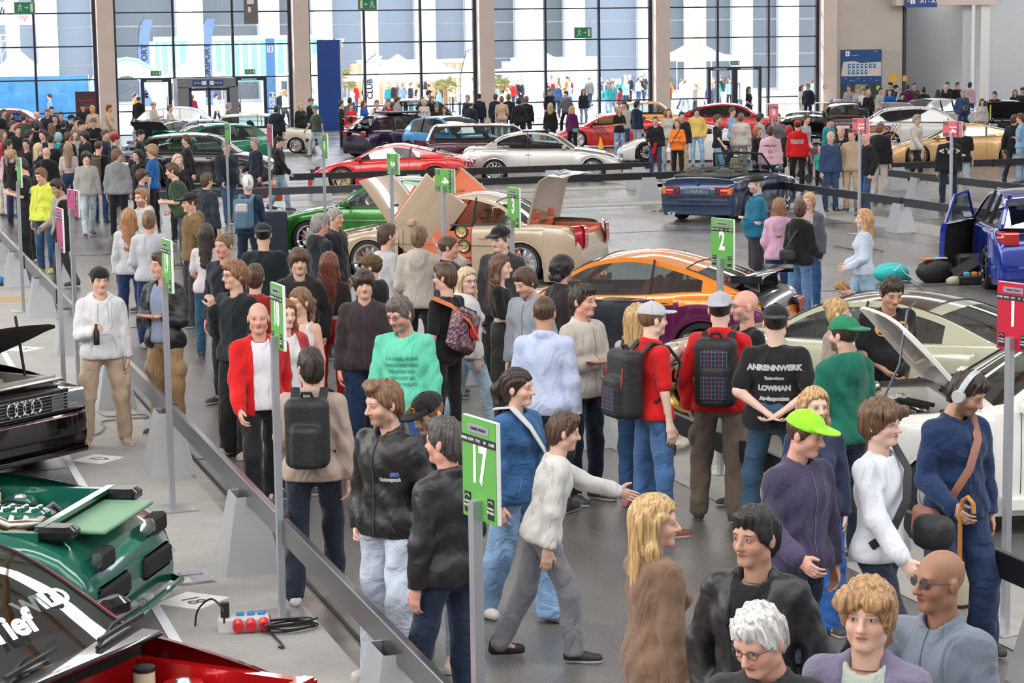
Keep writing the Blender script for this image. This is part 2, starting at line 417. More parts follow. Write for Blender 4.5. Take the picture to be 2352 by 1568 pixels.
for n_, (a, b, h_) in enumerate(((13.3, 14.65, 2.5), (17.5, 18.95, 2.5))):
    t = thing('door_%d' % (n_ + 1), None, None); t['kind'] = 'structure'; door_leaf(t, a, b, h_, 1 if n_ == 0 else -1)
t = thing('door_3', None, None); t['kind'] = 'structure'; door_leaf(t, 40.45, 41.85, 2.55, 1); door_leaf(t, 41.85, 43.25, 2.55, -1)
# grey porch block between the doors of the second bay
M_PORCH = mat('porch_grey', (.2, .2, .215), .45, .3)
t = thing('door_4', None, None); t['kind'] = 'structure'
bar('porch_header', (16.05, FY - .5, 2.28), (2.6, 1.3, .42), t, M_PORCH); bar('porch_side', (15.0, FY - .5, 1.05), (.5, 1.3, 2.1), t, M_PORCH); bar('porch_side', (17.25, FY - .5, 1.05), (.4, 1.3, 2.1), t, M_PORCH)
bar('door_frame', (15.32, FY - 1.1, 1.04), (.12, .12, 2.08), t); bar('door_frame', (16.15, FY - 1.1, 1.04), (.12, .12, 2.08), t); bar('door_frame', (17.0, FY - 1.1, 1.04), (.12, .12, 2.08), t); bar('door_rail', (16.15, FY - 1.1, 2.0), (1.75, .12, .12), t)
for x in (15.73, 16.58): o = link('pane', paneM, t, (x, FY - 1.1, 1.)); o.scale = (.72, 1, 1.9)
BLUE = mat('sign_blue', (.005, .045, .22), .4); YEL = mat('sign_yellow', (.75, .38, .03), .5); WHT = mat('sign_white', (.78, .78, .76), .5); GRN = mat('sign_green', (.0, .22, .1), .4); CRM = mat('sign_cream', (.78, .68, .5), .5)
ps = thing('direction_sign', 'narrow blue direction sign reading Messe with arrows and toilet symbols over the grey porch', 'sign', (16.1, FY - 1.2, 2.28))
MB().box((0, 0, 0), (1.35, .04, .24)).build('sign_panel', BLUE, ps)
for x in (-.17, .17): MB().box((x, -.025, 0), (.2, .01, .18)).build('pictogram', WHT, ps)
for s, x in ((-1, -.58), (1, .58)): MB().slab([(x + s * .06, -.022, 0), (x - s * .03, -.022, .07), (x - s * .03, -.022, -.07)] if s > 0 else [(x + s * .06, -.022, 0), (x - s * .03, -.022, -.07), (x - s * .03, -.022, .07)], .006).build('arrow', YEL, ps)
for x in (-.4, .4): lettering('West', .11, WHT, ps, (x, -.025, 0), (pi / 2, 0, 0))

# right-hand walls, passage and beam
sbox('wall_back', (48.75, FY + .2, 3.5), (4.2, .5, 7), M_WALLR); sbox('trim_30', (48.75, FY - .07, 1.6), (4.15, .03, 3.2), mat('wall_lower', (.43, .38, .33), .7, noise=.05))
sbox('trim_31', (50.95, FY + 1.6, 3.0), (.16, 3.4, 6.), mat('dark_steel', (.05, .05, .055), .4, .6))
sbox('wall_passage', (56.2, FY + 6.2, 3.6), (10, .4, 7.2), M_WALLL)
sbox('wall_passage_side', (54.45, FY + 3., 3.5), (.5, 6, 7.2), M_WALLL)
sbox('wall_right', (58.6, FY + .4, 3.5), (6.2, .6, 7), M_WALLL); sbox('trim_32', (55.25, FY - .1, 3.5), (.5, .6, 7), mat('white_column', (.75, .73, .7), .6))
sbox('trim_33', (52.95, FY - .3, 6.05), (5.6, .8, 1.35), M_COL)
MB().tube([(51.55, FY + 5.9, 5.6), (51.55, FY + 5.9, 2.62), (51.7, FY + 5.9, 2.62)], .03, n=6).build('trim_pipe', ALU_)['kind'] = 'structure'
MB().tube([(54.9, FY + 5.9, 2.5), (54.9, FY + 5.9, 2.75), (57., FY + 5.9, 2.75), (57., FY + 5.9, 2.5)], .02, n=6).build('trim_pipe', ALU_)['kind'] = 'structure'
MB().tube([(54.5, FY + 5.9, 5.6), (54.5, FY + 5.9, .3)], .035, n=6).build('trim_pipe', ALU_)['kind'] = 'structure'
for k, x in enumerate((55.25, 56.45)):
    cb = thing('wall_cabinet', ('left' if k == 0 else 'right') + ' tall cream wall cabinet in the grey passage', 'cabinet', (x, FY + 5.75, 0), 0, 'cream cabinets in the passage')
    MB().box((0, 0, 1.6), (1.0, .4, 1.9), bev=.01).build('cabinet_body', mat('cabinet_cream', (.62, .58, .52), .5), cb); MB().box((0, -.205, 1.6), (.94, .02, 1.84), bev=.005).build('door', MATS['cabinet_cream'], cb)
sbox('ceiling_sun_block', (55, FY + 3.2, 7.3), (11, 7.5, .3), M_WALLL); sbox('wall_sun_block', (50.9, FY + 3.4, 3.6), (.3, 6.2, 7.2), M_WALLL)  # added roof and side wall, put in to keep the sun off the passage
# outer shell so that the daylight comes through the glass and roof lights only
sbox('wall_left', (-24, 48, 5.5), (.4, 100, 11), mat('wall_white', (.6, .58, .55), .8)); sbox('wall_far_right', (68, 48, 5.5), (.4, 100, 11), MATS['wall_white'])
sbox('wall_front', (22, -2, 5.5), (92, .4, 11), MATS['wall_white'])
sbox('wall_left_back', (-14.5, FY, 5.5), (18, .4, 11), MATS['wall_white']); sbox('wall_upper_back', (22, FY + .1, 11.2), (92, .5, 5.8), MATS['wall_white'])
sbox('ceiling', (22, 48, 14), (92, 100, .2), mat('ceiling_white', (.7, .68, .66), .8))
for k in range(9): sbox('ceiling_beam', (22, 3 + k * 11.2, 13.75), (92, .5, .6), mat('timber_beam', (.35, .19, .09), .6))
for k in range(7): sbox('ceiling_truss', (-15 + k * 12.5, 48, 13.4), (.35, 100, .4), MATS['timber_beam'])

# hanging and door exit signs
def exit_sign(x, y, z, s=1., flip=False, label='', w=.8, down=False, tilt=0.):
    e = thing('exit_sign', label, 'sign', (x, y, z), tilt, 'green exit signs'); h = w * .55 if not down else w * .42
    MB().box((0, .02, 0), (w, .06, h), bev=.004).build('sign_panel', GRN, e); MB().box((0, .05, 0), (w + .03, .02, h + .03)).build('sign_frame', CRM, e)
    f = -1 if flip else 1
    m = MB(); q = .42 * h
    m.lathe([(0, 0), (.11 * q * 2, 0)], n=10, axis='y', c=(f * -.5 * w / 2 - f * .0, -.016, q * .75)) if False else m.cyl((-f * .22 * w, -.012, q * .78), (-f * .22 * w, -.022, q * .78), .13 * q, n=10)
    bx = -f * .25 * w
    for p in (((bx + f * .03, q * .5), (bx - f * .02, -.05 * q)), ((bx - f * .02, -.05 * q), (bx + f * .09 * w, -.35 * q), (bx + f * .07 * w, -.8 * q)), ((bx - f * .02, -.05 * q), (bx - f * .06 * w, -.6 * q), (bx - f * .13 * w, -.75 * q)), ((bx + f * .02, q * .45), (bx - f * .1 * w, q * .3)), ((bx + f * .03, q * .45), (bx + f * .11 * w, q * .12))):
        m.tube([(a, -.018, b) for a, b in p], .11 * q, n=5)
    m.build('running_figure', CRM, e)
    m = MB(); a0 = -f * .02 * w
    if not down: m.tube([(a0, -.018, 0), (a0 + f * .13 * w, -.018, 0)], .016 * w / .8 * 1.2, n=4); m.slab([(a0 + f * .2 * w, -.02, 0), (a0 + f * .12 * w, -.02, q * .35 * f), (a0 + f * .12 * w, -.02, -q * .35 * f)], .004)
    else: m.tube([(0.05 * w, -.018, q * .6), (.05 * w, -.018, -.1 * q)], .014, n=4); m.slab([(.05 * w, -.02, -q * .7), (.05 * w + .05, -.02, 0), (.05 * w - .05, -.02, 0)], .004)
    m.build('arrow', CRM, e); MB().box((f * .34 * w, -.016, 0), (.14 * w, .01, h * .75)).build('door_symbol', CRM, e)
    if not down:
        for s_ in (-1, 1): MB().tube([(s_ * w * .4, .02, h / 2), (s_ * w * .4, .02, h / 2 + 1.2)], .006, n=4).build('hanger', ALU_, e)
exit_sign(7.8, 90, 5.53, label='green exit sign with arrow right at the upper left window'); exit_sign(22.02, 90, 5.55, flip=True, label='green exit sign with arrow left high in the third bay'); exit_sign(31.68, 90, 4.24, label='green exit sign with arrow right in the fourth bay', tilt=.1)
for x, t_ in ((13.98, 'left door of the second bay'), (18.2, 'right door beside the grey porch'), (41.85, 'double doors in the fifth bay')): exit_sign(x, FY - .14, 2.73, w=.46, down=True, label='small green exit sign over the ' + t_)
hs = thing('hall_sign', 'blue overhead sign reading A1 - A7 on the beam at upper right', 'sign', (51.45, FY - .78, 5.56))
MB().box((0, 0, 0), (1.75, .08, .56), bev=.005).build('sign_panel', BLUE, hs); lettering('A1 - A7', .3, WHT, hs, (.42, -.045, 0.02), (pi / 2, 0, 0), bold=.006)
MB().slab([(-.1, -.045, .0), (.02, -.045, -.1), (.02, -.045, .1)], .004).build('arrow', YEL, hs); MB().slab([(-.72, -.045, .1), (-.8, -.045, -.0), (-.64, -.045, -.0)], .004).build('arrow', YEL, hs)
for x in (-.54, -.4): MB().box((x, -.045, 0), (.11, .008, .22)).build('pictogram', WHT, hs)
# hall map board
mb_ = thing('map_board', 'large blue hall map board with pale plan and three posters on the brown wall', 'map board', (48.57, FY - .12, 2.0))
MB().box((0, 0, .42), (2.2, .05, 1.7)).build('board_panel', mat('board_blue', (.0, .05, .2), .35), mb_)
MB().poly([(-1.08, -.03, .22), (-.98, -.03, .68), (-.4, -.03, .72), (-.05, -.03, .62), (1.07, -.03, .66), (1.07, -.03, -.02), (-1.08, -.03, -.02)]).build('plan_area', mat('map_paper', (.62, .56, .5), .6), mb_)
M_MB = mat('map_hall_blue', (.01, .16, .38), .5)
for r in range(2):
    for k in range(7 if r == 0 else 5): 
        hb = MB().box((-.66 + k * .228 - (.0), -.036, .47 - r * .29), (.135, .012, .22), bev=.003).build('hall_block', M_MB, mb_); MB().box((-.65 + k * .228, -.044, .48 - r * .29), (.05, .006, .07)).build('hall_number', WHT, hb)
MB().box((-.76, -.03, 1.08), (.22, .01, .26), bev=.01).build('info_symbol', WHT, mb_); lettering('i', .22, mat('ink', (.01, .01, .02), .5), mb_, (-.76, -.04, 1.08), (pi / 2, 0, 0), bold=.008)
lettering('Messegelände', .07, WHT, mb_, (-.35, -.03, 1.0), (pi / 2, 0, 0)); lettering('Messe', .07, WHT, mb_, (.75, -.03, 1.18), (pi / 2, 0, 0))
for k in range(6): lettering(('Zufahrt', 'Eingang West', 'Parkplatz', 'Bus', 'Taxi', 'Rundfahrt')[k], .055, WHT, mb_, (-.85 + k * .34, -.03, -.14 - .1 * (k % 2)), (pi / 2, 0, 0))
for k, (cc, c2) in enumerate((((.02, .03, .05), (.3, .3, .32)), ((.3, .32, .12), (.55, .5, .3)), ((.02, .04, .03), (.6, .55, .05)))):
    p = MB().box((-.74 + k * .74, -.0, -.78), (.7, .05, .72)).build('poster', mat('poster_%d' % k, cc, .4, noise=.5, nscale=4), mb_)
    if k == 2: MB().cyl((.92, -.03, -.62), (.92, -.04, -.62), .12, n=16).build('yellow_disc', mat('disc_yellow', c2, .5), p)
    else: MB().box((-.74 + k * .74, -.03, -.85 + k * .25), (.36, .01, .1)).build('title_band', mat('band_%d' % k, c2, .5), p)
for x, y, z, w, h, m, lb in ((47.0, FY - .08, 1.55, .38, .56, WHT, 'small white notice sheet beside the fire alarm'), (50.35, FY - .08, 1.85, .45, .4, YEL, 'yellow notice sheet right of the map board'), (50.95, FY - .12, 1.82, .22, .28, YEL, 'small yellow label on the passage edge')):
    tag(MB().box((x, y, z), (w, .02, h)).build('notice_sheet', m), lb, 'notice')
al = thing('fire_alarm', 'small red fire alarm box on the pale column at right', 'alarm', (46.35, FY - .62, 1.5)); MB().box((0, 0, 0), (.14, .06, .16), bev=.01).build('alarm_housing', mat('alarm_red', (.5, .02, .02), .4), al); MB().box((0, -.032, 0), (.07, .01, .08)).build('alarm_button', WHT, al)
bn = thing('hanging_banner', 'black and white hanging banner cropped at the top of the second bay', 'banner', (17.4, 92, 5.3))
MB().box((0, 0, .45), (.6, .02, 1.9)).build('banner_cloth', mat('banner_dark', (.16, .15, .15), .6), bn)
for z, w in ((.9, .2), (.45, .3), (.1, .12)): MB().box((-.1 + w * .3, -.015, z), (w, .01, .22)).build('banner_print', WHT, bn)

# barriers --------------------------------------------------------------
M_ST = mat('barrier_stand_grey', (.4, .415, .43), .4, .25, noise=.05, nscale=3); M_BM = mat('barrier_beam_dark', (.07, .075, .085), .35, .5); M_BK = mat('barrier_beam_black', (.01, .01, .012), .45)
def stand_mesh():
    m = MB(); h, a, b, t = .57, (.26, .21), (.15, .1), .012
    for s in (-1, 1):
        m.slab([(-a[0], s * a[1], 0), (a[0], s * a[1], 0), (b[0], s * b[1], h), (-b[0], s * b[1], h)][::s], t)
        m.slab([(s * a[0], -a[1], 0), (s * a[0], a[1], 0), (s * b[0], b[1], h), (s * b[0], -b[1], h)][::s], t)
    m.box((-b[0] - .005, 0, h - .06), (.02, .012, .12)); return m.mesh('stand')
STM = stand_mesh(); STM.materials.append(M_ST)
slotM = MB().box((0, 0, 0), (.012, .02, .11)).mesh('slot'); slotM.materials.append(mat('slot_dark', (.02, .02, .02), .6))
def barrier(p0, p1, stands, where, m, z=.6):
    p0, p1 = Vector(p0 + (0,)), Vector(p1 + (0,)); d = (p1 - p0); L = d.length; ang = atan2(d.y, d.x); n = max(1, round(L / 5))
    t = thing('barrier_beam', 'long dark barrier beam running ' + where, 'barrier', p0, ang, 'barrier beams')
    for k in range(n):
        x0, x1 = L * k / n, L * (k + 1) / n; MB().box(((x0 + x1) / 2, 0, z), (x1 - x0 - .02, .05, .17), bev=.006).build('beam', m, t)
        if k: MB().box((x0, 0, z - .01), (.05, .075, .2)).build('joint_bracket', BLK_, t)
    for k, s in enumerate(stands):
        q = p0 + d.normalized() * s; ss = thing('barrier_stand', '%s grey tapered stand under the beam %s' % (('first', 'second', 'third', 'fourth', 'fifth', 'sixth', 'seventh', 'eighth')[k], where), 'barrier stand', q, ang + pi / 2 if False else ang, 'barrier stands')
        link('stand_body', STM, ss); link('beam_slot', slotM, ss, (-.168, 0, .52))
BLK_ = mat('bracket_black', (.012, .012, .012), .5)
barrier((2.8, 9.2), (2.8, 49.), [2.0, 6.4, 10.3, 14.2, 18.6, 22.6, 27, 31.5], 'along the left stand', mat('barrier_beam_steel', (.2, .205, .22), .3, .85))
barrier((6.1, 48.2), (12.2, 48.2), [.6, 5.4], 'across the far left aisle', M_BM); barrier((10.9, 53.2), (20.6, 53.2), [.8, 3.2, 6.9, 9.3], 'before the red sports car', M_BK); barrier((12.3, 49.), (20.6, 49.1), [2.2, 6.6], 'behind the beige coupe', M_BK)
barrier((20.3, 33.5), (20.3, 48.9), [1.2, 5.2, 9.3, 13.5], 'along the aisle by the blue convertible', M_BM); barrier((24.4, 40.5), (24.4, 48.), [1.2, 5.2], 'at the right between two aisles', M_BM); barrier((24.4, 49.6), (33, 49.7), [1.5, 5.8], 'before the gold sports car', M_BK)
barrier((6.8, 9.5), (6.8, 33), [1.4, 9.85, 14., 19.], 'along the middle stand', M_BK)

# numbered poles ---------------------------------------------------------
M_POLE = mat('sign_pole', (.42, .44, .47), .35, .6); SG = mat('board_green', (.1, .36, .06), .45); SR = mat('board_red', (.5, .0, .03), .45); SPK = mat('board_pink', (.75, .12, .16), .45); SMG = mat('board_magenta', (.38, .04, .14), .45)
INK = MATS['ink']; SILV = mat('label_silver', (.45, .42, .52), .3, .6)
def pole(px, py, num, m, face, where, h=2.28, land=False):
    P = G(px, py, h)
    t = thing('number_sign', 'tall pole with %s board %s %s' % ({'board_green': 'green', 'board_red': 'crimson', 'board_pink': 'pink', 'board_magenta': 'magenta'}[m.name], ('numbered ' + num) if num else 'seen almost edge-on', where), 'sign', (P[0], P[1], 0), radians(face))
    MB().box((0, 0, .013), (.36, .36, .012), bev=.003).build('base_plate', mat('base_steel', (.5, .49, .48), .3, .8, noise=.2, nscale=6), t)
    bh = .3 if land else .44; zp = h - bh + .09
    MB().box((0, .0, zp / 2), (.045, .045, zp)).build('pole', M_POLE, t)
    b = thing('board', None, None); b.parent = t; b.location = (0, .035, h - bh / 2); b.rotation_euler = (0, pi / 2 if land else 0, 0); bw = .3
    MB().box((0, 0, 0), (bw, .02, .44), bev=.003).build('board_core', WHT, b); MB().box((0, -.0115, .0), (bw - .004, .004, .436)).build('board_face', m, b)
    if num: lettering(num, .23, WHT, b, (0, -.015, .015), (pi / 2, 0, 0), sx=.68 if len(num) == 1 else .62, bold=.008)
    MB().box((0, -.015, .122), (bw - .004, .004, .034)).build('sponsor_strip', INK, b)
    for k in range(5): lettering(('NMNE', 'WAM', 'FTM', 'W', 'KORE')[k], .019, WHT, b, (-bw * .4 + k * bw * .2, -.0175, .122), (pi / 2, 0, 0))
    MB().box((0, -.015, .172), (bw * .6, .004, .038), bev=.0015).build('silver_label', SILV, b); lettering('TUNING WORLD', .017, INK, b, (0, -.0175, .172), (pi / 2, 0, 0), shear=.3)
    for s in (-1, 1):
        MB().box((s * bw * .34, -.015, -.155), (.052, .004, .09)).build('logo_tag', INK, b); lettering('TUNING', .014, WHT, b, (s * bw * .34, -.0175, -.152), (pi / 2, 0, 0)); lettering('WORLD', .016, WHT, b, (s * bw * .34, -.0175, -.17), (pi / 2, 0, 0))
        MB().tube([(s * bw * .34 + .02 * a, -.018, -.13 + .01 * (1 - a * a)) for a in (-1, -.4, .3, 1)], .0015, n=4).build('logo_arc', WHT, b)
    return t
pole(1088, 962, '17', SG, -78, 'in the foreground by the barrier'); pole(626, 652, '18', SG, -86, 'beside the man in the red jacket'); pole(374, 550, '19', SG, -84, 'before the man in the leather jacket')
pole(38, 362, '', SG, -84, 'at the far left'); pole(129, 478, '', SMG, -85, 'behind the grey cardigan man'); pole(161, 436, '', SMG, -80, 'left of the white hoodie boy', land=True)
pole(519, 283, '', SG, -80, 'before the cream hatchback'); pole(616, 286, '', SMG, -82, 'before the cream hatchback bonnet'); pole(742, 307, '6', SG, -84, 'left of the red sports car'); pole(898, 353, '5', SG, -82, 'before the open beige bonnet', land=True)
pole(1017, 388, '4', SG, -72, 'before the raised beige door', land=True); pole(1174, 431, '3', SG, -82, 'before the beige coupe'); pole(1654, 502, '2', SG, -72, 'before the orange coupe'); pole(2322, 650, '1', SR, -78, 'by the white car nose')
pole(1775, 238, '16', SPK, -66, 'behind the blue convertible'); pole(1975, 272, '15', SPK, -70, 'beside two bald men', land=True); pole(2186, 278, '14', SPK, -66, 'before the gold sports car', land=True)
# floor numbers, plaque
for nm, y, rot in (('18', 14.75, 0), ('17', 20.33, 0), ('15', 28.35, 0)):
    t = thing('floor_sticker', 'white diamond floor sticker %s' % {'18': 'with number eighteen nearest the camera', '17': 'with number seventeen by the black coupe nose', '15': 'with number fifteen at the far left'}[nm], 'floor sticker', (2.25, y, .009), rot, 'floor number stickers')
    MB().box((0, 0, 0), (.37, .37, .003), rot=(0, 0, pi / 4)).build('sticker', mat('sticker_white', (.75, .74, .72), .5), t); lettering(nm, .2, INK, t, (.0, 0, .003), (0, 0, radians(-70)))
t = thing('floor_plaque', 'silver floor plaque with printed panels beside the dark mirror', 'plaque', (2.32, 15.4, .012), .05); MB().box((0, 0, 0), (.34, .38, .008)).build('plaque_plate', mat('plaque_silver', (.4, .4, .45), .2, .9), t)
for k, (x, y, w, h) in enumerate(((-.1, .1, .1, .14), (.05, .12, .16, .1), (-.07, -.09, .15, .16), (.09, -.09, .13, .16))): MB().box((x, y, .006), (w, h, .003)).build('plaque_panel', mat('plaque_panel_%d' % (k % 2), ((.55, .5, .5), (.3, .3, .36))[k % 2], .3, .6), t)
# ------------------------------------------------------------------ the square outside the glass front
M_OUTG = mat('square_paving', (.5, .48, .45), .8, noise=.08, nscale=.6); M_BW = mat('facade_white', (.75, .75, .75), .6); M_BG = [mat('facade_grey_%d' % k, c, .5) for k, c in enumerate(((.085, .1, .115), (.15, .18, .22), (.06, .075, .085)))]
sbox('ground', (30, 160, -.12), (220, 125, .2), M_OUTG)
for k in range(-3, 6):
    x = 11.9 + 8.72 * k + 4.2
    if k != 4 : sbox('arcade_pillar', (x * 1.0 + 1.2, 106, 5), (.55, 1.3, 10), M_COL if k % 2 else M_BW)
# opposite hall: white pillars, grey panels, windows
Yb = 152
bl = thing('exhibition_hall', 'long white exhibition hall with grey panels across the square', 'building', (0, Yb, 0))
MB().box((40, 1.5, 7), (130, 2, 14)).build('wall', mat('hall_wall', (.62, .63, .65), .7), bl)
rb = random.Random(5); x = -18
pm = MB().box((0, 0, 0), (1, .2, 1)).mesh('panel')
while x < 100:
    w = rb.choice((2.2, 3.0, 4.2)); g = M_BG[rb.choice((0, 0, 1, 1, 2))]
    if 33 < x < 37: g = M_BG[1]; w = 6
    for z0, z1 in ((.2, 2.7), (2.8, 5.3), (5.4, 7.9), (8.0, 9.6)):
        o = link('facade_panel', pm, bl, (x + w / 2, .45, (z0 + z1) / 2)); o.scale = (w, 1, z1 - z0)
        if not pm.materials: pm.materials.append(g)
        o.material_slots[0].link = 'OBJECT'; o.material_slots[0].material = g
    MB().box((x + w + .8, -.1, 5), (1.3, 1, 10)).build('pillar', M_BW, bl); x += w + 1.6
MB().box((40, 0, 10.1), (130, 1.5, .9)).build('roof_edge', M_BW, bl)

def tent(x, y, w, h, label, m=None, top=1.2):
    t = thing('pagoda_tent', label, 'tent', (x, y, 0), 0, 'white tents on the square'); a = w / 2; m = m or mat('tent_white', (.8, .8, .8), .7)
    P = []
    for k, s in enumerate((1, .75, .5, .28, .12, .02)):
        z = h + top * (1 - s) ** 1.7; P.append([(a * s * cx, a * s * cy, z) for cx, cy in ((-1, -1), (0, -1), (1, -1), (1, 0), (1, 1), (0, 1), (-1, 1), (-1, 0), (-1, -1))])
    MB().grid([P[0]] + P, m).build('canopy', m, t, ang=None); 
    for cx, cy in ((-1, -1), (1, -1), (1, 1), (-1, 1)): MB().cyl((a * cx, a * cy, 0), (a * cx, a * cy, h), .04, n=6).build('leg', ALU_, t)
    for s in (-1, 1): MB().box((0, s * a, h - .12), (w, .02, .3)).build('valance', m, t)
    return t
tent(29.5, 114, 4.6, 2.15, 'white pagoda tent right of the third column'); tent(24.2, 110, 4., 2.3, 'white pagoda tent behind the palm at centre'); tent(33.2, 122, 4, 2.2, 'small white pagoda tent in the fourth bay')
tent(18.6, 115, 3.6, 2.3, 'white tent behind the grey porch'); tent(9.8, 118, 3.6, 2.7, 'white tent with green arch lining at left'); tent(41, 124, 5, 2.2, 'white tent behind the double doors'); tent(52.5, 128, 4, 2.8, 'white tent at the far right of the glass front')
# inflatable arch
ar = thing('inflatable_arch', 'white and pale blue inflatable arch outside the left door', 'arch', (13.6, 104, 0), .1)
pts = [(1.9 * cos(a) * 1.0, 0, 3.0 * sin(a)) for a in np.linspace(0, pi, 15)]
MB().tube(pts, .45, n=12).build('tube_arch', mat('inflatable_white', (.72, .8, .86), .4), ar); MB().tube([(p[0] * 1.12, -.2, p[2] * 1.1) for p in pts], .16, n=8).build('stripe_tube', mat('inflatable_blue', (.3, .6, .8), .4), ar)
for s in (-1, 1): MB().box((s * 1.95, 0, .15), (1.1, 1., .3), bev=.05).build('foot', MATS['inflatable_white'], ar)
# containers, panel, banners
def container(x, y, w, h, z, label, cols):
    t = thing('stand_container', label, 'container', (x, y, z)); MB().box((0, 0, h / 2), (w, 2.4, h)).build('shell', mat('container_' + label[:5], cols[0], .6), t)
    for k in range(int(w / .5)): MB().box((-w / 2 + .25 + k * .5, -1.22, h / 2), (.2, .06, h - .2)).build('rib', mat('container_rib_' + label[:5], cols[1], .6), t)
    MB().box((0, -1.2, h + .12), (w + .2, .1, .26)).build('fascia', M_BW, t)
container(22.2, 122, 9.5, 2.3, 1.9, 'green and white show container on legs behind the banner flags', ((.2, .5, .42), (.45, .7, .68)))
for x in (18, 26.5): sbox('container_leg', (x, 121.5, .95), (.4, .4, 1.9), M_BW)
container(38, 141, 9, 2.6, 0, 'orange and white food stand behind the crowd', ((.6, .25, .12), (.7, .4, .25)))
container(46.5, 139, 6, 2.6, 0, 'white snack container beyond the double doors', ((.6, .6, .6), (.7, .7, .7)))
bp = thing('banner_panel', 'deep blue vertical banner panel inside the third bay', 'banner', (21.75, FY - .45, 0)); MB().box((0, 0, 2.05), (1.05, .06, 4.1)).build('banner_cloth', mat('banner_blue', (.0, .045, .25), .4, noise=.2, nscale=.8), bp); MB().box((.58, 0, 2.05), (.1, .08, 4.1)).build('edge_post', M_BW, bp)
b3 = thing('hall_banner', 'pale blue vertical banner reading B3 by the second column', 'banner', (19.35, FY + .9, 0)); MB().box((0, 0, 2.1), (.42, .04, 4.2)).build('banner_cloth', mat('banner_lightblue', (.1, .3, .62), .5), b3)
lettering('B3', .42, WHT, b3, (0, -.03, 3.7), (pi / 2, 0, 0), sx=.7, bold=.01); lettering('MESSE', .36, WHT, b3, (0, -.03, 1.3), (pi / 2, pi / 2, 0), bold=.008)
bf = thing('fence_screen', 'bright blue tarpaulin screen on a site fence at lower left', 'fence', (6.7, 100.4, 0)); MB().box((0, 0, 1.35), (9.5, .04, 2.6)).build('tarpaulin', mat('tarp_blue', (.08, .34, .75), .5, noise=.15, nscale=1.5, bump=.6, bscale=2), bf)
for k in range(5): MB().cyl((-4.7 + k * 2.35, -.04, 0), (-4.7 + k * 2.35, -.04, 2.7), .025, n=6).build('fence_post', ALU_, bf)
sc = thing('screen_stand', 'dark red lettered display panel behind the first column', 'sign', (10.8, FY - .6, 0)); MB().box((0, 0, 1.0), (.9, .05, 2.0)).build('panel', mat('screen_maroon', (.05, .012, .018), .4), sc)
lettering('TRAUMWAGEN', .1, mat('screen_red', (.6, .03, .05), .5), sc, (0, -.03, 1.6), (pi / 2, 0, 0)); lettering('AIR CORE', .12, MATS['screen_red'], sc, (.05, -.03, 1.42), (pi / 2, 0, 0)); lettering('by Tuning World', .07, WHT, sc, (.0, -.03, 1.28), (pi / 2, 0, 0))
cs = thing('stand_truss', 'silver truss portal with magenta CS banner at far left', 'truss', (6.9, 112, 0))
for s in (-1, 1):
    for dx in (-.15, .15): MB().cyl((s * 1.7 + dx, 0, 0), (s * 1.7 + dx, 0, 4.6), .03, n=6).build('truss_chord', ALU_, cs)
    for k in range(9): MB().cyl((s * 1.7 - .15, 0, k * .5), (s * 1.7 + .15, 0, k * .5 + .5), .015, n=5).build('truss_brace', ALU_, cs)
for z in (4.3, 4.6): MB().cyl((-1.85, 0, z), (1.85, 0, z), .03, n=6).build('truss_chord', ALU_, cs)
MB().box((-.35, -.1, 3.75), (1.3, .05, .9)).build('banner_cloth', mat('banner_magenta', (.55, .03, .2), .5), cs); lettering('CST', .6, WHT, cs, (-.35, -.14, 3.75), (pi / 2, 0, 0), bold=.02)
rn = thing('wall_banner', 'white banner reading RINGER with checkered mark at upper left', 'banner', (8.2, 108, 5.6)); MB().box((0, 0, 0), (3.4, .03, 1.1)).build('banner_cloth', mat('banner_pale', (.62, .65, .7), .6), rn)
lettering('RINGER', .5, INK, rn, (.1, -.02, .1), (pi / 2, 0, 0), shear=.3, bold=.012); lettering('racing', .36, mat('script_red', (.55, .03, .1), .5), rn, (.8, -.025, -.18), (pi / 2, 0, 0), shear=.4)
for k in range(8): MB().box((-1.5 + (k % 4) * .07, -.02, .2 - (k // 4) * .07 - (k % 2) * .0), (.05, .008, .05)).build('check_square', INK, rn)
def flag(x, y, h, label, col, txt=None, lean=.3):
    t = thing('feather_flag', label, 'flag', (x, y, 0), 0, 'feather flags outside'); pole_ = [(0, 0, 0), (0, 0, h * .6), (lean * .4, 0, h * .9), (lean * 1.4, 0, h)]
    MB().tube(pole_, .02, n=6).build('flag_pole', BLK_, t)
    P = [[(f(z), .02 * sin(z * 3), z) for f in (lambda z: lean * 1.4 * max(0, (z / h - .6) / .4) ** 2, lambda z: lean * 1.4 * max(0, (z / h - .6) / .4) ** 2 * .9 + .7 * (1 - .3 * (z / h)))] for z in np.linspace(h * .18, h * .97, 12)]
    g = MB().grid(P); g.grid([[(p[0], p[1] + .012, p[2]) for p in r] for r in P], flip=True); g.build('flag_cloth', mat('flag_' + str(col), col, .6), t, ang=None)
    if txt: lettering(txt, .4, INK, t, (.35, -.03, h * .5), (pi / 2, -pi / 2, 0), bold=.01)
flag(23.9, 106, 4.3, 'white and blue feather flag beside the palm', (.6, .7, .8), 'SHOW'); flag(25.0, 103.5, 3.4, 'second white feather flag leaning right of the mullion', (.75, .8, .85), 'CLUB', .5)
flag(30.1, 104, 3.8, 'tall white curved flag left of the third column', (.8, .8, .82), None, .8); flag(14.7, 108, 5.4, 'dark blue lettered feather flag in the second bay', (.12, .2, .42), 'MOTORSPORT'); flag(17.8, 108, 5.4, 'dark blue feather flag left of the hanging banner', (.12, .2, .42), 'MOTORSPORT')
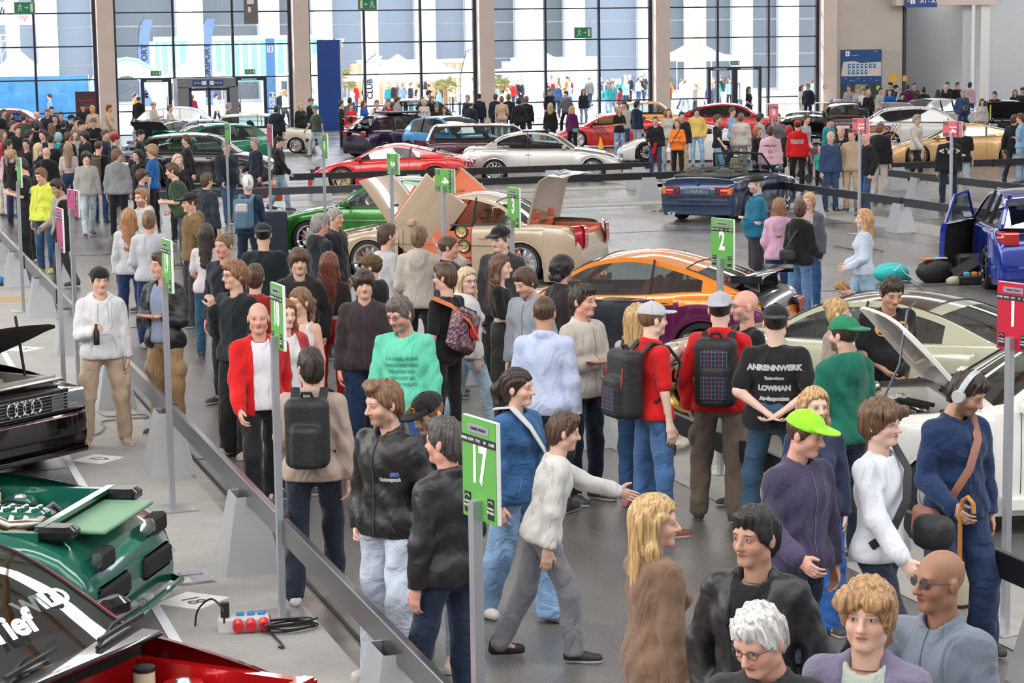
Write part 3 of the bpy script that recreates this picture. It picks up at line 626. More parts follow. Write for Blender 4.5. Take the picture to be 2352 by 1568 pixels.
# palms
def palm(x, y, h, label, r=1., seed=1, pot=True):
    t = thing('palm', label, 'palm', (x, y, 0), 0, 'potted palms outside'); rnd = random.Random(seed)
    MB().tube([(0, 0, .1), (.03, 0, h * .5), (0, 0, h)], [.14, .12, .1], n=10).build('trunk', mat('palm_trunk', (.35, .22, .12), .8, noise=.3, nscale=14), t)
    MB().lathe([(0, 0), (.3, 0), (.38, .5), (.36, .5), (.3, .46), (0, .46)], n=18).build('pot', M_BW, t)
    fm = mat('palm_frond', (.36, .34, .1), .6, noise=.3, nscale=2)
    for k in range(34):
        a = k * 2.4; e = rnd.uniform(-.3, 1.2); L = r * rnd.uniform(.7, 1.); m = MB(); d = Vector((cos(a) * cos(e), sin(a) * cos(e), sin(e)))
        side = Vector((-sin(a), cos(a), 0)); base = Vector((0, 0, h)) ; tip = base + d * L * .55
        m.tube([base, tip], .01, n=4)
        for q in range(9):
            b = (q - 4) * .26; dd = (d * cos(b) + side * sin(b)); p1 = tip + dd * L * .45 + Vector((0, 0, -.12)); m.add([tip + side * .012, tip - side * .012, p1], [(0, 1, 2)])
            m.add([tip + side * .012 - dd * .01, tip + dd * L * .25 + d.cross(side) * .02, p1], [(0, 1, 2)])
        m.build('frond', fm, t, ang=None)
palm(23.1, 100.6, 2.1, 'bushy palm outside the third bay', 1.05, 1); palm(28.3, 100.5, 1.75, 'small palm with thick trunk left of the third column', .75, 2); palm(31.6, 102, 1.7, 'small palm right of the third column', .7, 3)
for k, (x, y, c) in enumerate(((14.2, 110, (.55, .3, .2)), (26.8, 104, (.5, .08, .1)), (19.9, 101.5, (.4, .5, .6)))):
    pass
# white high tables with railings at right, parked bikes are left to the crowd
for k in range(3):
    t = thing('standing_table', 'folding bench table by the glass near the last column, number %s from the left' % ('one', 'two', 'three')[k], 'table', (43.6 + k * 1.25, FY - .9, 0), 0, 'tables at the glass'); MB().box((0, 0, .74), (1.15, .5, .04), bev=.008).build('tabletop', M_BW, t)
    for s in (-1, 1):
        for q in (-1, 1): MB().tube([(s * .5, q * .2, 0), (s * .46, q * .16, .73)], .014, n=5).build('leg', ALU_, t)
t = thing('waste_bin', 'grey waste bin with blue band at the right column', 'bin', (46.6, FY - 1.6, 0)); MB().box((0, 0, .45), (.55, .45, .9), bev=.02).build('bin_body', mat('bin_grey', (.45, .46, .5), .5), t); MB().box((0, 0, .82), (.57, .47, .08)).build('bin_band', BLUE, t)
# ------------------------------------------------------------------ people: smooth bodies and clothes grown from a posed skeleton
def snets(Fd, org, h):
    S = Fd < 0
    c = [S[dx:Fd.shape[0] - 1 + dx, dy:Fd.shape[1] - 1 + dy, dz:Fd.shape[2] - 1 + dz] for dx in (0, 1) for dy in (0, 1) for dz in (0, 1)]
    sm = sum(a.astype(np.int8) for a in c); act = (sm > 0) & (sm < 8)
    I = np.argwhere(act)
    if len(I) == 0: return np.zeros((0, 3)), np.zeros((0, 4), int)
    idx = -np.ones(act.shape, dtype=np.int64); idx[act] = np.arange(len(I))
    off = [(dx, dy, dz) for dx in (0, 1) for dy in (0, 1) for dz in (0, 1)]
    vals = [Fd[I[:, 0] + o[0], I[:, 1] + o[1], I[:, 2] + o[2]] for o in off]
    P = np.zeros((len(I), 3)); N = np.zeros(len(I))
    for a in range(8):
        for b in range(a + 1, 8):
            if bin(a ^ b).count('1') != 1: continue
            va, vb = vals[a], vals[b]; cr = (va < 0) != (vb < 0)
            t = np.where(cr, va / np.where(cr, va - vb, 1), 0)
            oa, ob = np.array(off[a]), np.array(off[b])
            P += cr[:, None] * (oa + t[:, None] * (ob - oa)); N += cr
    P = P / N[:, None] + I
    Q = []
    for ax in range(3):
        A = np.take(S, range(0, S.shape[ax] - 1), ax); B = np.take(S, range(1, S.shape[ax]), ax)
        E = np.argwhere(A != B); u, v = (ax + 1) % 3, (ax + 2) % 3
        E = E[(E[:, u] > 0) & (E[:, v] > 0) & (E[:, u] < S.shape[u] - 1) & (E[:, v] < S.shape[v] - 1)]
        ins = A[E[:, 0], E[:, 1], E[:, 2]]
        q = []
        for du, dv in ((0, 0), (1, 0), (1, 1), (0, 1)):
            k = E.copy(); k[:, u] -= du; k[:, v] -= dv; q.append(idx[k[:, 0], k[:, 1], k[:, 2]])
        q = np.stack(q, 1); q[~ins] = q[~ins][:, ::-1]; Q.append(q)
    return P * h + org, np.concatenate(Q)

class SD:
    def __init__(s, lo, hi, h):
        s.h = h; s.org = np.array(lo, float) - h * 1.5; n = np.ceil((np.array(hi) - s.org) / h + 2).astype(int); s.n = n
        s.ax = [s.org[i] + h * np.arange(n[i]) for i in range(3)]; s.F = np.full(n, .3)
    def _sl(s, lo, hi, m):
        return tuple(slice(max(0, int((lo[i] - m - s.org[i]) / s.h)), min(s.n[i], int((hi[i] + m - s.org[i]) / s.h) + 2)) for i in range(3))
    def _g(s, sl): return np.meshgrid(s.ax[0][sl[0]], s.ax[1][sl[1]], s.ax[2][sl[2]], indexing='ij', sparse=True)
    def _mix(s, sl, d, k, sub=False):
        f = s.F[sl]
        if sub: d = -d
        if k > 0:
            hh = np.clip(.5 + .5 * (d - f if not sub else f - d) / k * (1 if not sub else 1), 0, 1)
            if sub: s.F[sl] = d * (1 - hh) + f * hh + k * hh * (1 - hh)
            else: s.F[sl] = d * (1 - hh) + f * hh - k * hh * (1 - hh)
        else: s.F[sl] = np.maximum(f, d) if sub else np.minimum(f, d)
    def cap(s, a, b, ra, rb=None, k=.03, sq=None, sub=False):
        rb = ra if rb is None else rb; a = np.array(a, float); b = np.array(b, float); r = max(ra, rb) * (max(sq) if sq else 1)
        sl = s._sl(np.minimum(a, b) - r, np.maximum(a, b) + r, k + 2 * s.h); X, Y, Z = s._g(sl)
        if 0 in s.F[sl].shape: return s
        q = sq or (1, 1, 1)
        A = a / q; B = b / q; ba = B - A; L = max(ba @ ba, 1e-9)
        px, py, pz = X / q[0] - A[0], Y / q[1] - A[1], Z / q[2] - A[2]
        t = np.clip((px * ba[0] + py * ba[1] + pz * ba[2]) / L, 0, 1)
        d = np.sqrt((px - t * ba[0]) ** 2 + (py - t * ba[1]) ** 2 + (pz - t * ba[2]) ** 2) - (ra + (rb - ra) * t)
        s._mix(sl, d * min(q), k, sub); return s
    def ell(s, c, r, k=.03, sub=False, rot=None):
        c = np.array(c, float); R = max(r) if rot is not None else None
        ext = np.array(r, float) if rot is None else np.full(3, R)
        sl = s._sl(c - ext, c + ext, k + 2 * s.h); X, Y, Z = s._g(sl)
        if 0 in s.F[sl].shape: return s
        x, y, z = X - c[0], Y - c[1], Z - c[2]
        if rot is not None:
            M = np.array(rot); x, y, z = (M[0, i] * x + M[1, i] * y + M[2, i] * z for i in range(3))
        k0 = np.sqrt((x / r[0]) ** 2 + (y / r[1]) ** 2 + (z / r[2]) ** 2); k1 = np.sqrt((x / r[0] ** 2) ** 2 + (y / r[1] ** 2) ** 2 + (z / r[2] ** 2) ** 2)
        s._mix(sl, k0 * (k0 - 1) / np.maximum(k1, 1e-6), k, sub); return s
    def full(s): return s._g((slice(None),) * 3)
    def cut(s, fn): s.F = np.maximum(s.F, fn(*s.full())); return s
    def disp(s, fn): s.F = s.F + fn(*s.full()); return s
    def mesh(s): return snets(s.F, s.org, s.h)

def rotm(ax, a):
    return np.array(Matrix.Rotation(a, 3, ax))
_T = {}
def head_mesh(h, fem=False, child=False):
    k = (h, fem)
    if k in _T: return _T[k]
    s = SD((-.1, -.12, -.04), (.1, .13, .26), h)
    s.cap((0, -.022, -.06), (0, -.012, .07), .05 if fem else .058, .046 if fem else .054, k=.02)
    s.ell((0, -.01, .163), (.074, .094, .087), .02)
    s.ell((0, .018, .09), (.056 if not fem else .052, .066, .062), .035)
    s.cap((-.012, .066, .04), (.012, .066, .04), .018, k=.03)
    if not fem: s.cap((-.048, .0, .065), (.048, .0, .065), .016, k=.03)
    s.ell((-.036, .052, .103), (.026, .026, .024), .025); s.ell((.036, .052, .103), (.026, .026, .024), .025)
    s.cap((-.038, .072, .156), (.038, .072, .156), .012, k=.025)
    for x in (-1, 1): s.ell((x * .031, .094, .137), (.017, .012, .011), .014, sub=True)
    for x in (-1, 1): s.ell((x * .031, .0745, .137), (.0155, .012, .0105), .006)
    s.cap((0, .084, .146), (0, .107, .103), .0065, .0125, k=.014)
    for x in (-1, 1): s.ell((x * .012, .094, .099), (.009, .01, .008), .008)
    s.ell((0, .083, .079), (.022, .009, .0065), .008); s.ell((0, .082, .068), (.018, .009, .006), .008)
    for x in (-1, 1): s.ell((x * .079, -.012, .125), (.009, .019, .031), .01)
    _T[k] = s.mesh(); return _T[k]

def hand_mesh(h, kind):
    """right hand, wrist at origin, fingers toward -z, palm facing -x (thigh), thumb forward +y"""
    k = ('hand', h, kind)
    if k in _T: return _T[k]
    s = SD((-.1, -.1, -.22), (.08, .1, .06), h)
    s.cap((0, 0, .05), (0, 0, -.03), .026, .024, k=.02, sq=(.85, 1.1, 1))
    s.cap((0, .004, -.03), (-.004, .004, -.07), .03, .034, k=.02, sq=(.55, 1.15, 1))
    L = (.036, .042, .039, .03)
    bend = {'relax': (.35, .55, .5), 'fist': (1.35, 1.45, 1.1), 'flat': (.05, .08, .05), 'grip': (.9, 1.1, .8)}[kind]
    for i in range(4):
        y = .032 - i * .0205; p = np.array((-.002, y, -.092 + abs(i - 1.2) * .003)); a = 0; r = .0098 - (.0012 if i == 3 else 0)
        for j, f in enumerate((1, .72, .6)):
            a += bend[j]; q = p + np.array((-sin(a), 0, -cos(a))) * L[i] * f * (1.1 if j == 0 else 1)
            s.cap(p, q, r, r - .0009, k=.006 if j == 0 else .003); p = q; r -= .0009
    t = np.array((-.006, .03, -.035))
    d = {'relax': ((-.3, .62, -.75), (-.35, .25, -.9)), 'fist': ((-.55, .55, -.7), (-.85, -.25, -.6)), 'flat': ((-.1, .85, -.6), (-.1, .55, -.85)), 'grip': ((-.6, .55, -.6), (-.8, .1, -.6))}[kind]
    q = t + np.array(d[0]) * .045; s.cap(t, q, .015, .0115, k=.012); s.cap(q, q + np.array(d[1]) * .034, .0115, .009, k=.004)
    _T[k] = s.mesh(); return _T[k]

ARMS = {  # (upper arm dir, forearm dir, hand, twist) for the right side: x out, y forward
    'down': ((.16, -.02, -1), (.06, .14, -1), 'relax'), 'pocket': ((.34, -.22, -1), (-.12, .3, -1), 'fist'), 'cross': ((.2, .12, -1), (-.93, .42, .12), 'flat'),
    'phone': ((.16, .12, -1), (-.35, .9, .22), 'grip'), 'behind': ((.32, -.42, -1), (-.78, -.25, -.55), 'relax'), 'reach': ((.2, .9, -.35), (.1, 1, -.1), 'flat'),
    'bent': ((.2, .05, -1), (-.1, .85, -.5), 'relax'), 'camera': ((.3, .4, -.9), (-.35, .65, .65), 'grip'), 'neck': ((.75, .2, -.1), (-.85, -.3, .65), 'relax'),
    'swing': ((.14, .4, -1), (.02, .65, -.8), 'relax'), 'back': ((.16, -.4, -1), (.06, -.1, -1), 'relax'), 'hip': ((.55, -.2, -.8), (-.6, .3, -.5), 'fist'), 'front': ((.1, .25, -1), (-.62, .6, -.45), 'relax'), 'strap': ((.2, .15, -1), (-.25, .35, .9), 'grip')}
LEGS = {'stand': ((.05, .0, -1), (.0, -.03, -1), (-.07, .03, -1), (-.0, -.02, -1)), 'wide': ((.17, .02, -1), (.06, -.02, -1), (-.17, .0, -1), (-.06, -.03, -1)),
    'walk': ((.03, .42, -1), (.0, .08, -1), (-.03, -.22, -1), (-.0, -.55, -1)), 'walk2': ((.03, -.2, -1), (.0, -.5, -1), (-.03, .4, -1), (-.0, .08, -1)),
    'contra': ((.04, 0, -1), (.0, -.02, -1), (-.14, .18, -1), (-.04, -.1, -1)), 'kneel': ((.1, .9, -.15), (0, -.1, -1), (-.1, .2, -1), (0, -1, -.25))}

def nz(v): v = np.array(v, float); return v / np.linalg.norm(v)
def skeleton(arms, legs, lean=0., hyaw=0., hpitch=0., fem=False, fat=0.):
    J = {}
    ra, la = arms; j = LEGS[legs]
    hipx = .095
    J['hipR'] = np.array((hipx, 0, .93)); J['hipL'] = np.array((-hipx, 0, .93))
    J['kneeR'] = J['hipR'] + nz(j[0]) * .43; J['ankR'] = J['kneeR'] + nz(j[1]) * .41
    J['kneeL'] = J['hipL'] + nz(j[2]) * .43; J['ankL'] = J['kneeL'] + nz(j[3]) * .41
    dz = .09 - min(J['ankR'][2], J['ankL'][2])
    for k in J: J[k] = J[k] + (0, 0, dz)
    zh = .93 + dz; T = rotm('X', -lean); piv = np.array((0, 0, zh))
    up = lambda p: piv + T @ (np.array(p, float) - (0, 0, .93))
    J['pel'] = up((0, 0, .97)); J['wst'] = up((0, .005, 1.1)); J['chest'] = up((0, .0, 1.29)); J['neck'] = up((0, -.015, 1.46)); J['hd'] = up((0, -.005 + (.01), 1.5))
    sw = .152 if fem else .176
    for sgn, nm, a in ((1, 'R', ra), (-1, 'L', la)):
        A = ARMS[a]; m = np.array((sgn, 1, 1))
        J['sh' + nm] = up((sgn * sw, -.01, 1.402)); J['el' + nm] = J['sh' + nm] + T @ nz(np.array(A[0]) * m) * .285
        J['wr' + nm] = J['el' + nm] + T @ nz(np.array(A[1]) * m) * .25
    J['T'] = T; J['HR'] = rotm('Z', hyaw) @ rotm('X', hpitch - lean * .6); J['up'] = up
    return J

CACHE = {}
def _key(*a): return a

def body_part(arms, legs, lean, hyaw, hp, fem, fat, lod):
    k = _key('body', arms, legs, lean, hyaw, hp, fem, fat, lod)
    if k in CACHE: return CACHE[k]
    J = skeleton(arms, legs, lean, hyaw, hp, fem, fat); h = (.034, .028, .023)[lod]
    pts = np.array([v for q, v in J.items() if isinstance(v, np.ndarray) and v.shape == (3,)])
    s = SD(pts.min(0) - .2, pts.max(0) + .12, h); f = fat
    torso(s, J, -.014, fem, fat)
    for n in 'RL':
        s.cap(J['sh' + n], J['el' + n], .046 + f * .012, .037 + f * .008, k=.03); s.cap(J['el' + n], J['wr' + n], .039 + f * .006, .026, k=.015)
        s.cap(J['hip' + n], J['knee' + n], .078 + f * .01, .05, k=.03); s.cap(J['knee' + n], J['ank' + n], .051, .035, k=.02)
        s.cap(J['ank' + n], J['ank' + n] + (0, .1, -.05), .035, .028, k=.02)
    V, Q = s.mesh(); A = np.tile((0., 0., -9.), (len(V), 1))
    HV, HQ = head_mesh((.017, .0118, .0068)[lod], fem); Vs, Qs, As = [V], [Q], [A]
    o = len(V); Vs.append(HV @ J['HR'].T * 1.06 + J['hd']); Qs.append(HQ + o); As.append(HV); o += len(HV)
    for sgn, n, a in ((1, 'R', arms[0]), (-1, 'L', arms[1])):
        M, hq = hand_mesh((.014, .0095, .0062)[lod], ARMS[a][2]); M = M.copy(); M[:, 0] *= sgn
        if sgn < 0: hq = hq[:, ::-1]
        z = -nz(J['wr' + n] - J['el' + n]); fwd = np.array((0, 1., 0)) if abs(z[1]) < .8 else np.array((0, 0, 1.))
        x = nz(np.cross(fwd, z)); y = np.cross(z, x); R = np.stack([x, y, z], 1)
        M = M @ R.T * (.9 if fem else 1.) + J['wr' + n]; Vs.append(M); Qs.append(hq + o); As.append(np.tile((0., 0., -9.), (len(M), 1))); o += len(M)
    me = mesh_from(np.concatenate(Vs), np.concatenate(Qs), 'body', attr=np.concatenate(As), mats=[SKIN]); CACHE[k] = me; return me

def torso(s, J, g, fem, fat, hip=True):
    T = J['T']; f = fat * .05
    if hip: s.ell(J['pel'] + T @ (0, -.005, -.02), (.165 + g + f * .8, .112 + g + f, .125 + g), .05, rot=T)
    s.ell(J['wst'] + T @ (0, f * .6, 0), ((.13 if fem else .148) + g + f, .1 + g + f * 1.5, .14), .06, rot=T)
    s.ell(J['chest'] + T @ (0, .0, .0), ((.15 if fem else .17) + g + f * .7, .112 + g + f * .6, .17 + g), .06, rot=T)
    if fem: 
        for x in (-1, 1): s.ell(J['chest'] + T @ (x * .07, .085 + g, -.02), (.06, .05, .06), .03, rot=T)
    s.cap(J['shL'] * (.85, 1, 1), J['shR'] * (.85, 1, 1), .05 + g * .8, k=.035)
    s.cap(J['chest'] + T @ (-.07, -.02, .12), J['neck'] + T @ (-.02, 0, -.015), .05 + g, .04 + g, k=.04); s.cap(J['chest'] + T @ (.07, -.02, .12), J['neck'] + T @ (.02, 0, -.015), .05 + g, .04 + g, k=.04)

def wrinkle(amp, ph, fr=1.):
    def fn(X, Y, Z):
        return amp * (np.sin(34 * fr * Z + 9 * np.sin(7 * X + ph) + 5 * Y) * .5 + np.sin(21 * fr * X + 17 * Z + ph * 2 + 3 * np.sin(11 * Y)) * .35 + np.sin(27 * Y - 19 * Z + ph) * .35)
    return fn

def top_part(kind, arms, legs, lean, fem, fat, lod, ph=0.):
    """kind: tee polo shirt sweat hoodie jacket open puffer vest tank crop long"""
    k = _key('top', kind, arms, legs, lean, fem, fat, lod, ph if lod == 2 else 0)
    if k in CACHE: return CACHE[k]
    J = skeleton(arms, legs, lean, 0, 0, fem, fat); h = (.03, .02, .0145)[lod]; T = J['T']
    pts = np.array([J[q] for q in ('shR', 'shL', 'elR', 'elL', 'wrR', 'wrL', 'pel', 'neck')]); s = SD(pts.min(0) - .22, pts.max(0) + .16, h)
    g = {'tee': .012, 'polo': .012, 'shirt': .018, 'sweat': .02, 'hoodie': .026, 'jacket': .026, 'open': .028, 'puffer': .05, 'vest': .028, 'tank': .004, 'crop': .01, 'long': .03, 'inner': .018}[kind]
    torso(s, J, g, fem, fat)
    slv = {'tee': .5, 'polo': .5, 'tank': 0, 'crop': 1, 'vest': 0, 'inner': 0}.get(kind, 1.)
    if kind not in ('crop', 'tank'): s.cap(J['up']((-.088, 0, .93)), J['up']((.088, 0, .93)), .112 + g * .8 + fat * .03, k=.04)
    if kind == 'long': s.cap(J['pel'], J['pel'] + (0, 0, -.28), .19, .2, k=.05, sq=(1, .72, 1))
    for n in 'RL':
        a, e, w = J['sh' + n], J['el' + n], J['wr' + n]; r = .05 + g * .75 + fat * .01
        if slv == 1:
            s.cap(a, e, r * .96, r * .95, k=.03); s.cap(e, w + (w - e) * .0, r, r * .8, k=.02)
            if kind in ('hoodie', 'sweat', 'puffer'): s.cap(w - nz(w - e) * .05, w - nz(w - e) * .035, r * .92, r * .95, k=.01)
        elif slv: s.cap(a, a + (e - a) * .8, r * .97, r, k=.03)
    if kind in ('hoodie', 'jacket', 'open', 'puffer', 'sweat', 'long'):
        s.disp(wrinkle(.0075 if kind != 'puffer' else .003, ph + 1.3, 1.15))
        if kind == 'puffer': s.disp(lambda X, Y, Z: .012 * np.abs(np.sin(Z * 42)) - .006)
    elif kind not in ('inner', 'tank'): s.disp(wrinkle(.0045, ph + .4, 1.1))
    if kind in ('hoodie',):
        for a in np.linspace(-1.9, 1.9, 9):
            c = J['neck'] + T @ np.array((sin(a) * .088, -cos(a) * .078 - .012, .02 - .035 * (1 - cos(a)) * .3)); s.ell(c, (.042, .04, .038 if abs(a) > 1 else .05), .03)
        s.ell(J['neck'] + T @ (0, -.11, -.06), (.1, .05, .1), .04, rot=T)
    if kind in ('jacket', 'open', 'shirt', 'polo', 'puffer', 'vest'):
        for a in np.linspace(-2.6, 2.6, 13):
            c = J['neck'] + T @ np.array((sin(a) * .071, -cos(a) * .066 - .0, .03 - .03 * (1 - cos(a)) * .5)); s.ell(c, (.024, .022, .032), .014)
    n0 = T @ np.array((0, 0, 1.)); hemz = {'crop': 1.12, 'tank': .98, 'tee': .87, 'polo': .9, 'shirt': .86, 'long': .62, 'jacket': .87, 'open': .85, 'inner': .9}.get(kind, .88)
    hp = J['up']((0, 0, hemz)); s.cut(lambda X, Y, Z: -((X - hp[0]) * n0[0] + (Y - hp[1]) * n0[1] + (Z - hp[2]) * n0[2]) if hemz else 0)
    if kind in ('hoodie', 'sweat', 'puffer'):
        s.cap(hp + n0 * .03 + T @ (-.07, 0, 0), hp + n0 * .03 + T @ (.07, 0, 0), .115 + g * .6 + fat * .05, k=.02, sq=(1, .95, .3))
    # neck hole
    nb = J['neck']; rr = {'tank': .1, 'crop': .085, 'tee': .07, 'sweat': .066, 'inner': .07, 'hoodie': .064}.get(kind, .058)
    s.cap(nb + T @ (0, .015, -.02), nb + T @ (0, .05, .2), rr - .01, rr + .03, k=.008, sub=True)
    if kind == 'tank':
        s.cut(lambda X, Y, Z: (Z - (nb[2] - .1)) + 0 * X + 0 * Y - .13 * (np.abs(np.abs(X) - .085) < .022))
    if kind == 'open':
        ct = J['chest']; s.cut(lambda X, Y, Z: np.minimum(np.minimum(Y - ct[1] - .02, .045 + .1 * np.clip((1.5 - Z) * -.1 + .3, 0, 1) - np.abs(X - ct[0])), .03))
    V, Q = s.mesh(); me = mesh_from(V, Q, 'garment', mats=[MATS['cloth']]); CACHE[k] = me; return me

def ray_y(me, pts, front=1):
    from mathutils.bvhtree import BVHTree
    k = ('bvh', me.name)
    if k not in CACHE: CACHE[k] = BVHTree.FromPolygons([v.co[:] for v in me.vertices], [q.vertices[:] for q in me.polygons])
    out = []
    for x, z in pts:
        h = CACHE[k].ray_cast(Vector((x, front * .9, z)), Vector((0, -front, 0)))
        if h[0] is not None and front * h[0][1] > -.1: out.append((x, h[0][1] + front * .002, z))
    return out
def detail_part(kind, me):
    k = ('det', me.name)
    if k in CACHE: return CACHE[k]
    m = MB()
    def ln(pts, r, n=4):
        q = ray_y(me, pts)
        if len(q) > 2: m.tube(q, r, n=n)
    if kind in ('jacket', 'puffer', 'vest'): ln([(.0, z) for z in np.linspace(.89, 1.44, 16)], .0045)
    if kind == 'jacket':
        for x in (-1, 1): ln([(x * (.09 + .05 * t), 1.02 - .1 * t) for t in np.linspace(0, 1, 6)], .004)
    if kind == 'shirt': ln([(.012, z) for z in np.linspace(.9, 1.42, 16)], .003)
    if kind == 'polo': ln([(0, z) for z in np.linspace(1.28, 1.42, 6)], .006)
    if kind == 'hoodie':
        for x in (-1, 1): ln([(x * .045 + x * .01 * t, 1.42 - .17 * t) for t in np.linspace(0, 1, 7)], .0045); ln([(x * .12, .95), (x * .125, 1.0), (x * .09, 1.08), (x * .06, 1.12)], .003)
        ln([(x, 1.12) for x in np.linspace(-.06, .06, 5)], .003)
    CACHE[k] = m.mesh('seam') if m.V else None
    if CACHE[k] is not None: CACHE[k].materials.append(MATS['cloth'])
    return CACHE[k]
def print_on(o, txt, size, x, z, col, front=1, name='print', bold=.004, sx=1.):
    top = [c for c in o.children if c.name.split('.')[0] in ('t_shirt', 'hoodie', 'jacket', 'sweatshirt', 'polo_shirt', 'shirt')][0]; me = text_mesh(txt, size, 0, 0, 1., bold).copy(); me.materials.clear(); me.materials.append(mat('print_%.2f_%.2f_%.2f' % tuple(col), col, .6))
    last = .15
    for v in me.vertices:
        px_, pz_ = x + (-front) * v.co.x * sx, z + v.co.y; q = ray_y(top.data, [(px_, pz_)], front)
        if q: last = q[0][1]
        v.co = (px_, last + front * .003, pz_)
    return link(name, me, o)

def bottom_part(kind, legs, lean, fem, fat, lod, ph=0.):
    k = _key('bot', kind, legs, lean, fem, fat, lod, ph if lod == 2 else 0)
    if k in CACHE: return CACHE[k]
    J = skeleton(('down', 'down'), legs, lean, 0, 0, fem, fat); h = (.03, .021, .0155)[lod]
    pts = np.array([J[q] for q in ('hipR', 'hipL', 'kneeR', 'kneeL', 'ankR', 'ankL', 'wst')]); s = SD(pts.min(0) - (.2, .2, .12), pts.max(0) + (.2, .2, .05), h)
    w = {'slim': (.084, .061, .046), 'jeans': (.092, .07, .062), 'wide': (.1, .1, .112), 'cargo': (.098, .084, .07), 'shorts': (.1, .088, .088), 'suit': (.092, .074, .07)}[kind]
    s.ell(J['pel'] + J['T'] @ (0, -.005, -.03), (.166 + fat * .04, .114 + fat * .05, .12), .05, rot=J['T']); s.ell(J['pel'] + J['T'] @ (0, 0, .06), (.147 + fat * .05, .106 + fat * .06, .09), .05, rot=J['T'])
    for n in 'RL':
        a, b, c = J['hip' + n], J['knee' + n], J['ank' + n]
        if kind == 'shorts': s.cap(a, b + nz(b - a) * -.0, w[0], w[1], k=.03)
        else:
            s.cap(a, b, w[0], w[1], k=.03); s.cap(b, c + (0, 0, -.015 if kind != 'wide' else -.03), w[1], w[2], k=.03)
            if kind == 'cargo':
                sg = 1 if n == 'R' else -1; m = (a * .35 + b * .65); s.ell(m + (sg * .088, .0, 0), (.03, .07, .085), .02)
                s.cap(c + (0, 0, .05), c + (0, 0, .055), .075, .078, k=.01)
    s.disp(wrinkle(.0068 if kind in ('wide', 'cargo', 'suit', 'jeans') else .004, ph, .95))
    for n in 'RL':
        c = J['ank' + n]
        if kind != 'shorts': pass
    s.cut(lambda X, Y, Z: (J['wst'][2] - .02) * -1 + Z + 0 * X + 0 * Y)
    zc = min(J['ankR'][2], J['ankL'][2]) - (.055 if kind == 'wide' else .035); s.cut(lambda X, Y, Z: zc - Z + 0 * X + 0 * Y)
    V, Q = s.mesh(); me = mesh_from(V, Q, 'trousers', mats=[MATS['denim']]); CACHE[k] = me; return me

def shoe_part(side, legs, lod):
    k = _key('shoe', side, legs, lod)
    if k in CACHE: return CACHE[k]
    J = skeleton(('down', 'down'), legs); a = J['ank' + side]; kn = J['knee' + side]; h = (.02, .013, .009)[lod]
    lift = max(0, a[2] - .1); pitch = -min(1., lift * 3.2); R = rotm('X', pitch); tw = rotm('Z', (-.22 if side == 'R' else .22)); R = tw @ R
    s = SD(a - (.16, .25, .28), a + (.16, .28, .1), h); Pt = lambda v: a + R @ np.array(v, float)
    s.cap(Pt((0, -.035, -.055)), Pt((0, .16, -.062)), .036, .034, k=.01); s.cap(Pt((0, -.02, -.02)), Pt((0, .07, -.045)), .044, .036, k=.03)
    s.cap(Pt((0, -.015, 0)), Pt((0, -.01, .02)), .043, .042, k=.02); s.cap(Pt((.0, .09, -.062)), Pt((0, .16, -.066)), .044, .036, k=.02)
    n = R @ np.array((0, 0, 1.)); p0 = Pt((0, 0, -.09)); s.cut(lambda X, Y, Z: -((X - p0[0]) * n[0] + (Y - p0[1]) * n[1] + (Z - p0[2]) * n[2]))
    V, Q = s.mesh(); me = mesh_from(V, Q, 'shoe', mats=[MATS['shoe']]); CACHE[k] = me; return me

